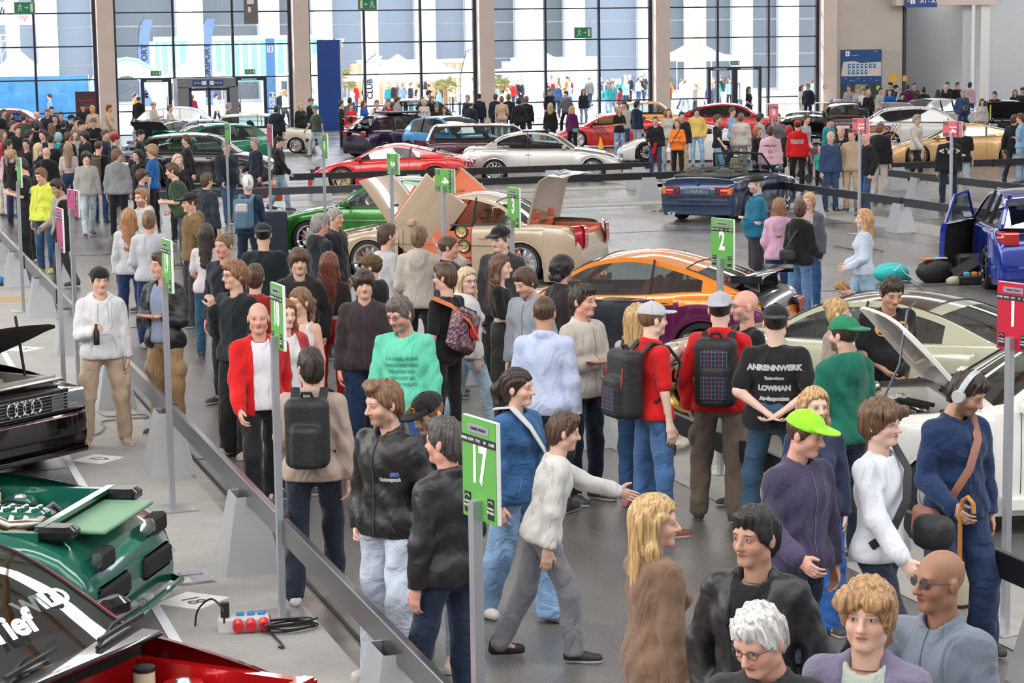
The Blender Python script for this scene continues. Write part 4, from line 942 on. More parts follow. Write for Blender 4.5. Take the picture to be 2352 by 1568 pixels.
def hair_part(kind, lod):
    k = _key('hair', kind, lod)
    if k in CACHE: return CACHE[k]
    h = (.018, .0105, .006)[lod]; s = SD((-.15, -.2, -.46 if kind in ('long', 'longw') else -.2), (.15, .15, .33), h)
    cut = lambda z0, y0, n=(0, -.72, .69): (lambda X, Y, Z: -((Y - y0) * n[1] + (Z - z0) * n[2] + 0 * X))
    th = {'buzz': .005, 'short': .009, 'mop': .026, 'quiff': .016, 'curly': .03, 'long': .018, 'longw': .022, 'pony': .012, 'bun': .014, 'bob': .022, 'fringe': .022, 'side': .018, 'grey': .01, 'tuft': .01}[kind]
    s.ell((0, -.012, .165), (.075 + th, .096 + th, .089 + th), .01)
    if kind != 'buzz': s.ell((0, -.055, .11), (.07 + th * .6, .05 + th * .6, .075), .02)
    z0, y0 = {'mop': (.182, .1), 'fringe': (.166, .105), 'curly': (.178, .1), 'quiff': (.2, .082), 'long': (.205, .08), 'longw': (.205, .08), 'bob': (.2, .08)}.get(kind, (.19, .085))
    c0 = cut(z0, y0); s.cut(lambda X, Y, Z: c0(X, Y, Z) + .0045 * np.sin(130 * X + 1) + .003 * np.sin(211 * X + 40 * Z))
    if kind in ('short', 'side', 'tuft', 'grey'): s.ell((0, .012, .222), (.066, .088, .045), .02)
    if kind in ('short', 'quiff', 'mop', 'curly', 'side', 'fringe', 'buzz', 'grey', 'tuft'):
        for x in (-1, 1): s.ell((x * .068, .004, .147), (.012 + th * .8, .024, .034), .012)
    if kind == 'fringe':
        s.ell((0, .085, .19), (.062, .03, .035), .015)
    if kind == 'quiff':
        s.ell((0, .055, .25), (.058, .05, .03), .02); s.ell((-.03, .08, .235), (.035, .03, .024), .015)
    if kind == 'mop':
        for a in range(9): s.ell((.07 * cos(a * 2.4), .02 + .075 * sin(a * 1.7), .2 + .03 * sin(a * 3.1)), (.035, .035, .035), .015)
    if kind == 'curly':
        rnd = random.Random(3)
        for a in range(46):
            u, v = rnd.uniform(0, 2 * pi), rnd.uniform(-.25, 1); q = sqrt(max(0, 1 - v * v)); c = (cos(u) * q * .092, -.015 + sin(u) * q * .11, .155 + v * .1)
            if c[1] > .05 and c[2] < .18: continue
            s.ell(c, (.02, .02, .02), .006)
        for a in range(8): s.ell(((a - 3.5) * .018, -.1, .07 - .01 * (a % 2)), (.022, .024, .035), .008)
    if kind in ('long', 'longw'):
        L = -.24
        s.cap((0, -.075, .12), (0, -.095, L), .085, .06, k=.03, sq=(1.2, .62, 1))
        for x in (-1, 1):
            s.cap((x * .07, -.005, .15), (x * .088, -.02, .02), .022, .026, k=.03); s.cap((x * .088, -.02, .02), (x * .1, .03 if kind == 'longw' else -.03, L * .75), .028, .022, k=.03)
    if kind == 'bob':
        s.ell((0, -.05, .09), (.095, .06, .1), .03)
        for x in (-1, 1): s.cap((x * .078, .01, .15), (x * .085, .02, .05), .022, .024, k=.02)
    if kind == 'pony':
        s.cap((0, -.1, .17), (0, -.15, .12), .026, .03, k=.02); s.cap((0, -.15, .12), (0, -.135, -.1), .032, .02, k=.02)
    if kind == 'bun': s.ell((0, -.105, .2), (.045, .042, .042), .015); s.ell((0, -.05, .245), (.05, .05, .03), .02)
    if lod > 0 and kind not in ('buzz',):
        am = .004 if lod == 1 else .0055
        if kind in ('long', 'longw', 'pony', 'bob', 'bun'): s.disp(lambda X, Y, Z: am * .8 * np.sin(150 * X + (8 if kind != 'longw' else 2) * np.sin(14 * Z) + 60 * Y))
        else: s.disp(lambda X, Y, Z: am * np.sin(105 * X + 6 * np.sin(50 * Y)) * np.sin(60 * Y + 30 * Z + 2 + 4 * X) + am * .5 * np.sin(190 * X + 90 * Y))
    if kind == 'tuft': s.cut(lambda X, Y, Z: (.03 - np.maximum(np.abs(X) * .9, 0) - (.165 - Z) * .5 * (Z < .19)) * (Y > -.09) + 0 * Y - .02 * (Y < -.09))
    V, Q = s.mesh(); me = mesh_from(V, Q, 'hair', mats=[MATS['hair']]); CACHE[k] = me; return me

def cap_part(kind, lod):
    k = _key('cap', kind, lod)
    if k in CACHE: return CACHE[k]
    h = (.018, .011, .0075)[lod]; s = SD((-.13, -.24, .1), (.13, .24, .3), h)
    s.ell((0, -.01, .172), (.093, .112, .093), .01); s.cut(lambda X, Y, Z: .172 - Z - .12 * Y + 0 * X)
    sg = -1 if kind == 'back' else 1
    if kind in ('front', 'back'):
        m = SD((-.13, -.24, .1), (.13, .24, .3), h)
        m.ell((0, sg * .1 - .01, .186 - .0), (.078, .098, .05), 0)
        m.cut(lambda X, Y, Z: np.abs(Z - (.19 + .1 * (sg * Y - .1) * (-1 if sg > 0 else -1.0) - 1.1 * X * X * 1)) - max(.007, h * .55)); m.cut(lambda X, Y, Z: .05 - sg * Y + 0 * X + 0 * Z)
        s.F = np.minimum(s.F, m.F)
    if kind == 'beanie': s.ell((0, -.02, .2), (.09, .11, .09), .02)
    if kind != 'beanie': s.ell((0, -.01, .268), (.012, .012, .006), .002)
    V, Q = s.mesh(); me = mesh_from(V, Q, 'cap', mats=[MATS['cloth']]); CACHE[k] = me; return me

for _n, _k in (('cloth', 'cloth'), ('denim', 'denim'), ('leather', 'leather'), ('hair', 'hair'), ('shoe', 'shoe')): objcol_mat(_n, _k)
SKINS = {'fair': (.66, .43, .33), 'pale': (.74, .53, .43), 'tan': (.5, .3, .21), 'brown': (.3, .16, .1), 'red': (.64, .36, .28), 'orange': (.75, .33, .12)}
HAIRS = {'black': (.012, .01, .01), 'dark': (.03, .018, .012), 'brown': (.075, .035, .018), 'lbrown': (.17, .09, .045), 'blond': (.5, .32, .14), 'pale': (.62, .47, .28), 'ginger': (.33, .11, .03), 'auburn': (.14, .035, .018), 'grey': (.28, .26, .24), 'white': (.62, .6, .58), 'red': (.45, .03, .03), 'blue': (.25, .45, .5)}

def glasses(parent, J, dark=False):
    m = mat('glasses_frame', (.05, .05, .055), .3); mb = MB()
    for x in (-1, 1):
        mb.tube([(x * .031 + .021 * cos(a), .094 - .15 * abs(x * .031 + .021 * cos(a)) ** 1.4, .137 + .016 * sin(a)) for a in np.linspace(0, 2 * pi, 12, endpoint=False)], .0019, n=5, close=True)
        mb.tube([(x * .052, .088, .142), (x * .078, .05, .142), (x * .082, -.02, .138)], .0018, n=5)
        if dark: mb.box((x * .031, .092, .137), (.038, .003, .028), bev=.001)
    mb.tube([(-.01, .094, .14), (0, .098, .143), (.01, .094, .14)], .0018, n=5)
    o = mb.build('glasses', m, parent); M = Matrix((J['HR'] * 1.06).tolist()).to_4x4(); M.translation = Vector(J['hd']); o.matrix_local = M; return o

PEOPLE = []
def person(label, px, py, h=1.76, face=0, top=('tee', (.02, .02, .02)), bot=('jeans', (.03, .05, .12)), hair=('short', 'brown'), skin='fair', arms=('down', 'down'), legs='stand',
           lean=0., hy=0., hp=0., fem=False, fat=0., cap=None, inner=None, shoe=(.05, .05, .05), beard=0., spec=False, lod=None, group=None, pos=None, mtop=None, mbot=None, name='person', z0=0., cz=None):
    """px,py: photo pixel of the crown; face: 0 looks at the camera, 90 to picture right, 180 away, -90 left"""
    lean_ = lean
    drop = 1 - (.0 if not lean else (1 - cos(lean)) * .45)
    P = np.array(pos + (0,)) if pos is not None else G(px, py, cz or h * drop)
    P = np.array((P[0], P[1], 0.))
    dist = math.hypot(P[0], P[1])
    if lod is None: lod = 2 if dist < 19.5 else (1 if dist < 42 else 0)
    # camera direction seen from the person
    toc = atan2(-P[1], -P[0]); yaw = toc - radians(90) + radians(face)
    if lean:  # the crown moves forward with the lean
        off = sin(lean) * .8 * h / 1.75; fx, fy = cos(yaw + pi / 2), sin(yaw + pi / 2); P[0] -= fx * off; P[1] -= fy * off
    o = thing(name, label, 'person' , (P[0], P[1], z0), yaw, group); sc = h / 1.75; o.scale = (sc * (1 + fat * .03), sc * (1 + fat * .03), sc)
    if lod == 0: hy, hp = round(hy / 40) * 40, 0; ph = 0.; lean = round(lean * 5) / 5; fat = round(fat)
    else: ph = (px * 7 + py) % 6.28
    hyr, hpr = radians(hy), radians(hp)
    J = skeleton(arms, legs, lean, hyr, hpr, fem, fat)
    sk = SKINS[skin] if isinstance(skin, str) else skin; hc = HAIRS[hair[1]] if isinstance(hair[1], str) else hair[1]
    b = link('body', body_part(arms, legs, lean, hyr, hpr, fem, fat, lod), o, color=sk)
    b['haircol'] = [float(x) * .8 + sk[i] * .1 for i, x in enumerate(hc)]; b['beard'] = float(beard)
    nm = {'tee': 't_shirt', 'polo': 'polo_shirt', 'shirt': 'shirt', 'sweat': 'sweatshirt', 'hoodie': 'hoodie', 'jacket': 'jacket', 'open': 'jacket', 'puffer': 'puffer_jacket', 'vest': 'vest', 'tank': 'tank_top', 'crop': 'crop_top', 'long': 'coat'}[top[0]]
    t = link(nm, top_part(top[0], arms, legs, lean, fem, fat, lod, ph), o, color=top[1])
    if mtop: t.material_slots[0].link = 'OBJECT'; t.material_slots[0].material = MATS[mtop] if isinstance(mtop, str) else mtop
    if lod and abs(lean_) < .05:
        dm = detail_part(top[0], t.data)
        if dm is not None: link({'jacket': 'zip', 'puffer': 'zip', 'vest': 'zip', 'hoodie': 'drawstring'}.get(top[0], 'placket'), dm, o, color=[min(1, c * 1.5 + .03) if sum(top[1]) < .4 else c * .6 for c in top[1]])
    if inner is not None: link('inner_shirt', top_part('inner', arms, legs, lean, fem, fat, lod, 0), o, color=inner)
    q = link({'shorts': 'shorts'}.get(bot[0], 'trousers'), bottom_part(bot[0], legs, lean, fem, fat, lod, ph), o, color=bot[1])
    if mbot: q.material_slots[0].link = 'OBJECT'; q.material_slots[0].material = MATS[mbot]
    elif bot[0] in ('slim', 'cargo', 'suit', 'shorts'): q.material_slots[0].link = 'OBJECT'; q.material_slots[0].material = MATS['cloth']
    for sd_ in 'RL': link('shoe', shoe_part(sd_, legs, lod), o, color=shoe)
    HM = Matrix((J['HR'] * 1.06).tolist()).to_4x4(); HM.translation = Vector(J['hd'])
    if hair[0]:
        hk = hair[0]
        if cap and hk in ('mop', 'quiff', 'curly', 'fringe', 'short', 'side'): hk = 'buzz'
        x = link('hair', hair_part(hk, lod), o, color=hc); x.matrix_local = HM
    if cap:
        x = link('beanie' if cap[0] == 'beanie' else 'cap', cap_part(cap[0], lod), o, color=cap[1]); x.matrix_local = HM
    if spec: glasses(o, J, spec == 'dark')
    o['_'] = 0; del o['_']
    PEOPLE.append((o, J, dist)); return o, J
# ------------------------------------------------------------------ cars: lofted body, greenhouse, wheels, lights, interior
def paint(name, col, rough=.32, metal=.35, coat=1.):
    return mat('paint_' + name, col, rough, metal, coat)
BLACKP = mat('black_plastic', (.012, .012, .014), .5); RUB = mat('tyre_rubber', (.016, .016, .017), .8)
CHROME = mat('chrome', (.75, .75, .77), .12, 1.); DARKIN = mat('dark_interior', (.012, .012, .013), .8); REDL = mat('red_lens', (.45, .008, .012), .12, coat=1.)
HEADL = mat('headlight_lens', (.55, .6, .63), .08, .6, 1.); ORL = mat('amber_lens', (.8, .22, .02), .15, coat=1.); SEAT = mat('seat_cloth', (.03, .03, .035), .8)
ALU = mat('aluminium', (.62, .62, .63), .3, 1.)
GLASSC = glassmat('car_glass', (.55, .62, .62), .1); GLASSD = glassmat('tinted_car_glass', (.05, .055, .06), .12)

def spl(xs, ys, x):
    """monotone cubic through points"""
    xs = np.array(xs, float); ys = np.array(ys, float); x = np.atleast_1d(np.asarray(x, float)); h = np.diff(xs); d = np.diff(ys) / h; m = np.zeros(len(xs))
    m[0], m[-1] = d[0], d[-1]
    for i in range(1, len(xs) - 1): m[i] = 0 if d[i - 1] * d[i] <= 0 else 2 * d[i - 1] * d[i] / (d[i - 1] + d[i])
    i = np.clip(np.searchsorted(xs, x) - 1, 0, len(h) - 1); t = np.clip((x - xs[i]) / h[i], 0, 1)
    return (2 * t**3 - 3 * t**2 + 1) * ys[i] + (t**3 - 2 * t**2 + t) * h[i] * m[i] + (-2 * t**3 + 3 * t**2) * ys[i + 1] + (t**3 - t**2) * h[i] * m[i + 1]

def wheel_meshes(style, R, rw, rimc, width=.22, lip=True):
    k = ('wheel', style, R, rw, rimc, width)
    if k in CACHE: return CACHE[k]
    w = width / 2; m = MB()
    m.lathe([(rw - .01, -w * .8), (rw + .01, -w), (R - .025, -w), (R - .006, -w * .8), (R, -w * .5), (R, w * .5), (R - .006, w * .8), (R - .025, w), (rw + .01, w), (rw - .01, w * .8)], n=36, axis='y')
    tyre = m.mesh('tyre', ang=40); tyre.materials.clear(); tyre.materials.append(RUB)
    rm = mat('rim_' + rimc, {'gold': (.62, .4, .12), 'silver': (.62, .62, .64), 'bronze': (.5, .24, .06), 'white': (.75, .75, .75), 'black': (.02, .02, .02), 'champ': (.6, .52, .4), 'yellow': (.62, .33, .04)}[rimc], .25, .85, .5)
    m = MB(); m.mats = []
    # outer face toward +y
    m.lathe([(rw - .02, -w * .9), (rw - .025, w * .4), (rw - .03, w * .75), (rw - .006, w * .98), (rw + .004, w * .98), (rw + .004, w * .9)], CHROME if style in ('mesh', 'dish') else rm, n=36, axis='y')
    yo = w * (.25 if style in ('mesh', 'dish') else .55)
    m.lathe([(.0, yo + .03), (.03, yo + .03), (.055, yo + .015), (.06, yo - .02)], rm, n=20, axis='y')
    if style in ('mesh', 'dish'):
        n = 12
        for i in range(n):
            for s_ in (-1, 1):
                a = 2 * pi * i / n; b = a + s_ * pi / n * 1.15; r1, r2 = .05, rw - .028
                m.tube([(r1 * cos(a), yo + .01, r1 * sin(a)), (r2 * .62 * cos((a + b) / 2), yo + .012, r2 * .62 * sin((a + b) / 2)), (r2 * cos(b), yo - .005, r2 * sin(b))], .0085, rm, n=4)
    else:
        n = {'five': 5, 'six': 6, 'multi': 10, 'te': 6, 'star': 5}[style]; tw = {'five': .045, 'six': .036, 'multi': .017, 'te': .034, 'star': .05}[style]
        for i in range(n):
            a = 2 * pi * i / n; ca, sa = cos(a), sin(a)
            P = []
            for r, hw, y in ((.04, tw * .7, yo + .02), (rw * .5, tw * .55, yo + .01), (rw - .02, tw * .95, yo + .015)):
                P.append([(r * ca + q * hw * -sa, y - dy, r * sa + q * hw * ca) for q, dy in ((-1, .03), (-1, .004), (-.6, 0), (.6, 0), (1, .004), (1, .03))])
            m.grid(P, rm)
            for r_, q in ((.0, 0),):
                pass
        for i in range(5):
            a = 2 * pi * (i + .5) / 5; m.cyl((.036 * cos(a), yo + .015, .036 * sin(a)), (.036 * cos(a), yo + .033, .036 * sin(a)), .007, BLACKP, n=6)
    rim = m.mesh('rim', ang=40)
    m = MB(); m.cyl((0, -w * .7, 0), (0, -w * .7 + .012, 0), rw * .82, ALU, n=24); m.lathe([(0, -w * .85), (rw - .03, -w * .85)], BLACKP, n=24, axis='y')
    m.box((rw * .6, -w * .5, .06), (.07, .09, .2), MATS.get('caliper') or mat('caliper', (.45, .02, .02), .4), bev=.01)
    disc = m.mesh('brake', ang=40)
    CACHE[k] = (tyre, rim, disc); return CACHE[k]

def add_wheel(parent, x, y, R, rw, style, rimc, width=.22, camber=0., steer=0.):
    t, r, d = wheel_meshes(style, R, rw, rimc, width); s = 1 if y > 0 else -1
    o = link('wheel', t, parent, (x, y, R), (radians(camber) * -s, 0, steer + (0 if s > 0 else pi)))
    link('rim', r, o); link('brake_disc', d, o); return o

class Car:
    """+x is the nose; built around the origin, on z=0"""
    def __init__(c, name, label, pos, rotz, L=4.3, Wd=1.75, H=1.4, wb=2.6, fo=.8, R=.32, rw=.23, gc=.12,
                 prof=None, belt=None, gh=None, yb=.84, yr=.62, col=None, col2=None, split=None, style='five', rimc='silver', tint=False, open_hood=False, open_trunk=False,
                 flare=0., nose=(.25, .55), tail=(.3, .7), narrow=(.78, .82), conv=False, seatc=None, track=0., bow=.12, bowr=.1, open_door=False, category='car', wwid=.22, cpill=.0, hoodx=None, roofm=None, camber=0.):
        c.o = thing(name, label, category, pos, rotz); c.__dict__.update({k: v for k, v in locals().items() if k != 'c'})
        c.xF = L / 2; c.xR = -L / 2; c.xfw = c.xF - fo; c.xrw = c.xfw - wb
        c.body()
        if not conv: c.greenhouse()
        for x in (c.xfw, c.xrw):
            for s in (-1, 1): add_wheel(c.o, x, s * (Wd / 2 - wwid / 2 - .005 + flare * .8 + track), R, rw, style, rimc, wwid, camber)
        c.interior()

    # profile functions ------------------------------------------------
    def zt(c, x): return spl([p[0] * c.L - c.L / 2 for p in c.prof], [p[1] for p in c.prof], x)
    def hw(c, x):
        x = np.atleast_1d(x); u = (x - c.xR) / c.L; W2 = c.Wd / 2
        f = np.interp(u, [0, .012, .05, .12, .3, .7, .86, .94, .985, 1], [c.narrow[1], c.narrow[1] + .06, .95, .985, 1, 1, .975, .92, c.narrow[0] + .07, c.narrow[0]])
        w = W2 * f
        for xw in (c.xfw, c.xrw): w = w + c.flare * np.exp(-((x - xw) / (c.R * 1.15)) ** 4)
        return w
    def zb(c, x):
        x = np.atleast_1d(x); z = np.full(len(x), c.gc) + np.clip((np.abs(x) - c.L / 2 + .35) / .35, 0, 1) ** 2 * .05
        for xw in (c.xfw, c.xrw):
            Ra = c.R + .035; d = np.abs(x - xw); m = d < Ra
            z[m] = np.maximum(z[m], c.R - .015 + np.sqrt(np.maximum(0, Ra**2 - d[m]**2)))
            m2 = (d >= Ra) & (d < Ra + .001); z[m2] = np.maximum(z[m2], c.gc)
        return z
    def section(c, x, zb=None):
        w = float(c.hw(x)[0]); t = float(c.zt(x)[0]); b = float(c.zb(np.array([x]))[0]) if zb is None else zb
        sh = t - .055; b = min(b, sh - .05); dz = sh - b
        low = max(0, 1 - (b - c.gc) / .3)
        pts = [(w * (.985 - .05 * low), b), (w * (.998 - .012 * low), b + dz * .22), (w, b + dz * .5), (w * .992, b + dz * .72), (w * .982, b + dz * .9), (w * .965, sh), (w * .92, sh + .034), (w * .84, t - .004), (w * .6, t + .012), (w * .3, t + .022), (0, t + .026)]
        return pts
    def body(c):
        xs = set(np.linspace(c.xR, c.xF, 40)); 
        for xw in (c.xfw, c.xrw):
            Ra = c.R + .035
            for a in np.linspace(0, pi, 15): xs.add(xw - Ra * cos(a))
            xs.add(xw - Ra - .0015); xs.add(xw + Ra + .0015); xs = {x for x in xs if not (Ra < abs(x - xw) < Ra + .001)}
        for e in (c.xR, c.xF):
            sg = 1 if e < 0 else -1
            for d in (.012, .03, .06, .1): xs.add(e + sg * d)
        xc0, xc1 = c.gh['A'][0] * c.L - c.L / 2, c.gh['D'][0] * c.L - c.L / 2   # cowl, rear of cabin
        c.xc0, c.xc1 = xc0, xc1
        for x in (xc0 - .0, xc1): xs.add(x)
        hx = c.hoodx or (xc0 + .1, c.xF - .28); c.hx = hx
        if c.open_hood: xs |= set(hx)
        tx = (c.xR + .1, xc1 - .06); c.tx = tx
        if c.open_trunk: xs |= set(tx)
        xs = sorted(xs); xs = [x for i, x in enumerate(xs) if i == 0 or x - xs[i - 1] > .001]
        c.xs = xs; secs = [c.section(x) for x in xs]; n = len(secs[0]); NV = 2 * n - 1
        V = []
        for x, s in zip(xs, secs):
            f = (x - c.xR) / c.L; end = max(0, 1 - (x - c.xR) / .1, 1 - (c.xF - x) / .1)
            row = [(x, y, z) for y, z in s] + [(x, -y, z) for y, z in s[-2::-1]]
            if x in (xs[0], xs[-1]): pass
            V += row
        F = []; M = []; split = c.split
        mats = [c.col, c.col2 or c.col]
        for i in range(len(xs) - 1):
            xm = (xs[i] + xs[i + 1]) / 2
            for j in range(NV - 1):
                q = min(j, NV - 2 - j)
                if q >= 7 and not c.conv and xc1 < xm < xc0: continue
                if q >= 7 and c.conv and xc1 + .1 < xm < xc0: continue
                if c.open_hood and q >= 7 and hx[0] < xm < hx[1]: continue
                if c.open_trunk and q >= 7 and tx[0] < xm < tx[1]: continue
                if c.open_door and c.gh['door'][0] < (xm + c.L / 2) / c.L < c.gh['door'][1] and 1 <= q <= 6 and (c.open_door == 2 or (j < NV / 2) == (c.open_door > 0)) and V[i * NV + j][2] > c.gc + .08: continue
                a = i * NV + j; F.append((a, a + NV, a + NV + 1, a + 1)); zz = (V[a][2] + V[a + NV + 1][2]) / 2
                M.append(1 if (split and q < 7 and zz < split) else 0)
        for k, e in ((0, 0), (len(xs) - 1, 1)):
            o = k * NV; cx = (xs[k], 0, (V[o][2] + V[o + n - 1][2]) / 2); V.append(cx); ci = len(V) - 1
            for j in range(NV - 1):
                F.append((o + j, o + j + 1, ci) if e == 0 else (o + j + 1, o + j, ci)); M.append(1 if (split and V[o + j][2] < split) else 0)
            F.append((o + NV - 1, o, ci) if e == 0 else (o, o + NV - 1, ci)); M.append(0)
        me = mesh_from(V, F, 'body', True, mats, M); sharp(me, 38); link('body_shell', me, c.o)
        # wheel arch lips and wells
        for xw in (c.xfw, c.xrw):
            for s in (-1, 1):
                m = MB(); Ra = c.R + .03; P = [];
                for a in np.linspace(-.12, pi + .12, 19):
                    x = xw - Ra * cos(a); w = float(c.hw(x)[0]); z = max(c.R - .015 + Ra * sin(a), c.gc * .95)
                    P.append([(x + (.0) * cos(a), s * (w - .02), z - .0), (x, s * (w + .004), z - .002), (x - .022 * cos(a), s * (w + .002), z + .024 * sin(a))])
                m.grid(P, c.col2 or c.col, flip=s > 0)
                P = [[(xw - Ra * cos(a), s * yy, c.R - .015 + Ra * sin(a)) for yy in (float(c.hw(xw)[0]) - .02, c.Wd / 2 - .36)] for a in np.linspace(-.2, pi + .2, 13)]
                m.grid(P, BLACKP, flip=s < 0); m.build('wheel_arch', None, c.o, ang=50)
        m = MB(); hw2 = c.Wd / 2 - .3
        m.box((0, 0, c.gc + .16), (c.L - .5, hw2 * 2, .3), BLACKP); m.box(((c.xfw + c.xrw) / 2, 0, c.gc + .14), (c.wb - 2 * c.R - .1, c.Wd - .12, .24), BLACKP)
        m.build('underbody', None, c.o)
        # panel gaps: door cuts
        gap = lambda pts, r: MB().tube(pts, r, n=4).build('panel_gap', DARKIN, c.o)
        for xd in c.gh.get('cuts', ()):
            x = xd * c.L - c.L / 2
            for s in (-1, 1):
                pts = [(x + (0.0), s * (y + .0015), z) for y, z in c.section(x)[1:7]]; gap(pts, .0035)
        if c.gh.get('line'):
            for s in (-1, 1): gap([(x, s * (float(c.hw(x)[0]) + .001), c.gh['line'] + .02 * x / c.L) for x in np.linspace(c.xrw + c.R + .1, c.xfw - c.R - .1, 9)], .005)
        if not c.open_hood and not c.gh.get('nohood'):
            for x in (c.xc0 + .06, c.xF - .16): gap([(x, y * f, z + .001) for f in (-1, 1) for y, z in (c.section(x)[7:] if f < 0 else c.section(x)[7:-1][::-1])], .003)
            for s in (-1, 1): gap([(x, s * c.section(x)[7][0], c.section(x)[7][1] + .001) for x in np.linspace(c.xc0 + .06, c.xF - .16, 8)], .003)

    def greenhouse(c):
        g = c.gh; L = c.L; X = lambda u: u * L - L / 2
        keys = ['A', 'R0', 'R1', 'R2', 'D']; P = [(X(g[k][0]), g[k][1]) for k in keys if k in g]
        # arc-length spline through the upper outline
        d = np.cumsum([0] + [math.hypot(P[i + 1][0] - P[i][0], P[i + 1][1] - P[i][1]) for i in range(len(P) - 1)])
        def at(s): return float(spl(d, [p[0] for p in P], s)[0]), float(spl(d, [p[1] for p in P], s)[0])
        # monotone spline on x is fine (x strictly decreasing -> negate)
        sA = d[1]; sD = d[-2]; ss = list(np.linspace(0, sA, 7)) + list(np.linspace(sA, sD, 12))[1:] + list(np.linspace(sD, d[-1], 7))[1:]
        zbelt = min(P[0][1], P[-1][1]); top = max(p[1] for p in P); W2 = c.Wd / 2; c.zbelt = zbelt
        def yy(z): return W2 * (c.yb + (c.yr - c.yb) * min(1, max(0, (z - zbelt) / (top - zbelt))) ** 1.15)
        rows = []; vv = [-1, -.93, -.6, -.3, 0, .3, .6, .93, 1]
        for i, s in enumerate(ss):
            x, z = at(s); w = yy(z); f = s / d[-1]
            bw = c.bow * max(0, 1 - s / sA) ** .5 if s < sA else (c.bowr * max(0, (s - sD) / (d[-1] - sD)) ** .5 if s > sD else 0)
            sgn = 1 if s < sA else -1; cr = .045 * min(1, s / sA, (d[-1] - s) / (d[-1] - sD))
            rows.append([(x + sgn * bw * (1 - v * v), w * v, z + cr * (1 - v * v)) for v in vv])
        iA, iD = 6, 6 + 11; roof, glass, V = [], [], [p for r in rows for p in r]; n = len(vv)
        fr = MB(); wsg = MB(); rg = MB(); rm = c.roofm or c.col
        def faces(mb, i, j, m, thick=False):
            a = [rows[i][j], rows[i][j + 1], rows[i + 1][j + 1], rows[i + 1][j]]; mb.add(a, [(0, 1, 2, 3)], m)
        for i in range(len(ss) - 1):
            for j in range(n - 1):
                edge = j in (0, n - 2)
                if iA <= i < iD or edge or i == iD and not g.get('fullrear') or i == iA - 1 and False: faces(fr, i, j, rm if (iA <= i < iD and not edge) else c.col)
                elif i < iA: faces(wsg, i, j, None)
                else: faces(rg, i, j, None)
        # merge the loose quads
        def fin(mb, name, m, par):
            if not mb.V: return None
            me = mb.mesh(name, ang=None)
            if m: me.materials.clear(); me.materials.append(m)
            import bmesh
            b = bmesh.new(); b.from_mesh(me); bmesh.ops.remove_doubles(b, verts=b.verts, dist=.0005); bmesh.ops.recalc_face_normals(b, faces=b.faces); b.to_mesh(me); b.free()
            me.polygons.foreach_set('use_smooth', [True] * len(me.polygons)); sharp(me, 40)
            return link(name, me, par)
        gl = GLASSD if c.tint else GLASSC
        xs = sorted(set([r[0][0] for r in rows])); outl = [(r[0][0], r[0][2]) for r in rows]; ox = [p[0] for p in outl][::-1]; oz = [p[1] for p in outl][::-1]
        x0, x1 = outl[-1][0], outl[0][0]; nS = 36; sx = list(np.linspace(x0, x1, nS)); pB = [X(u) for u in g.get('pillars', ())]; xC = X(g['C']); xE = X(g.get('E', g['A'][0] - .012))
        zb0, zb1 = P[-1][1], P[0][1]; panes = {}
        for s in (-1, 1):
            for i in range(nS - 1):
                col = []
                for x in (sx[i], sx[i + 1]):
                    zt_ = float(np.interp(x, ox, oz)); zb_ = zb0 + (zb1 - zb0) * (x - x0) / (x1 - x0); zb_ = min(zb_, zt_)
                    e = min(.05, (zt_ - zb_) * .5); zc = zt_ - e
                    col.append([(x, s * yy(z) * (1.0), z) for z in (zb_ - .012, zb_ + min(.02, (zc - zb_) * .3), zc, zt_)])
                xm = (sx[i] + sx[i + 1]) / 2; sgm = panes.setdefault((s, sum(xm > q for q in pB)), MB())
                for r in range(3):
                    a = [col[0][r], col[1][r], col[1][r + 1], col[0][r + 1]]
                    ispill = xm < xC or xm > xE or r == 2 or r == 0
                    if ispill: fr.add(a, [(0, 1, 2, 3)], c.col if not (r == 0 and xC < xm < xE) else BLACKP)
                    elif not (c.open_door and g['door'][0] < (xm + L / 2) / L < g['door'][1] and (s == c.open_door or c.open_door == 2)): sgm.add([(p[0], p[1] * .992, p[2]) for p in a], [(0, 1, 2, 3)], None)
        f = fin(fr, 'roof_frame', None, c.o)
        fin(wsg, 'windscreen', gl if c.tint == 2 else GLASSC, c.o); fin(rg, 'rear_window', gl, c.o); [fin(q, 'side_window', gl, c.o) for q in panes.values()]
        for xp in pB:
            for s in (-1, 1):
                m = MB(); zt_ = float(np.interp(xp, ox, oz)); zb_ = zb0 + (zb1 - zb0) * (xp - x0) / (x1 - x0)
                m.tube([(xp - .02 * k, s * (yy(zb_ + (zt_ - zb_) * k) + .002), zb_ + (zt_ - zb_) * k) for k in np.linspace(0, 1, 5)], .02, n=4, sq=(.022, .008)); m.build('window_pillar', BLACKP, c.o)
        # black rubber around windscreen and rear window
        for r0, r1 in ((0, iA), (iD, len(rows) - 1)):
            m = MB(); ring = [rows[r0][j] for j in range(1, n - 1)] + [rows[i][n - 2] for i in range(r0 + 1, r1)] + [rows[r1][j] for j in range(n - 2, 0, -1)] + [rows[i][1] for i in range(r1 - 1, r0, -1)]
            m.tube([(p[0], p[1], p[2] + .003) for p in ring], .009, n=4, close=True); m.build('window_seal', BLACKP, c.o)
        # mirrors
        if g.get('mirror', True):
            for s in (-1, 1):
                m = MB(); x = x1 - .24; y = s * (W2 * c.yb + .12); m.box((x, y, zb1 + .06), (.12, .2, .12), bev=.035); mo = m.build('wing_mirror', g.get('mirm') or c.col, c.o)
                m = MB(); m.box((x - .062, y, zb1 + .06), (.004, .16, .085)); m.build('mirror_glass', CHROME, mo); m = MB(); m.tube([(x + .02, s * (W2 * c.yb - .03), zb1 + .0), (x, y - s * .05, zb1 + .02)], .018, n=6); m.build('mirror_stalk', BLACKP, mo)

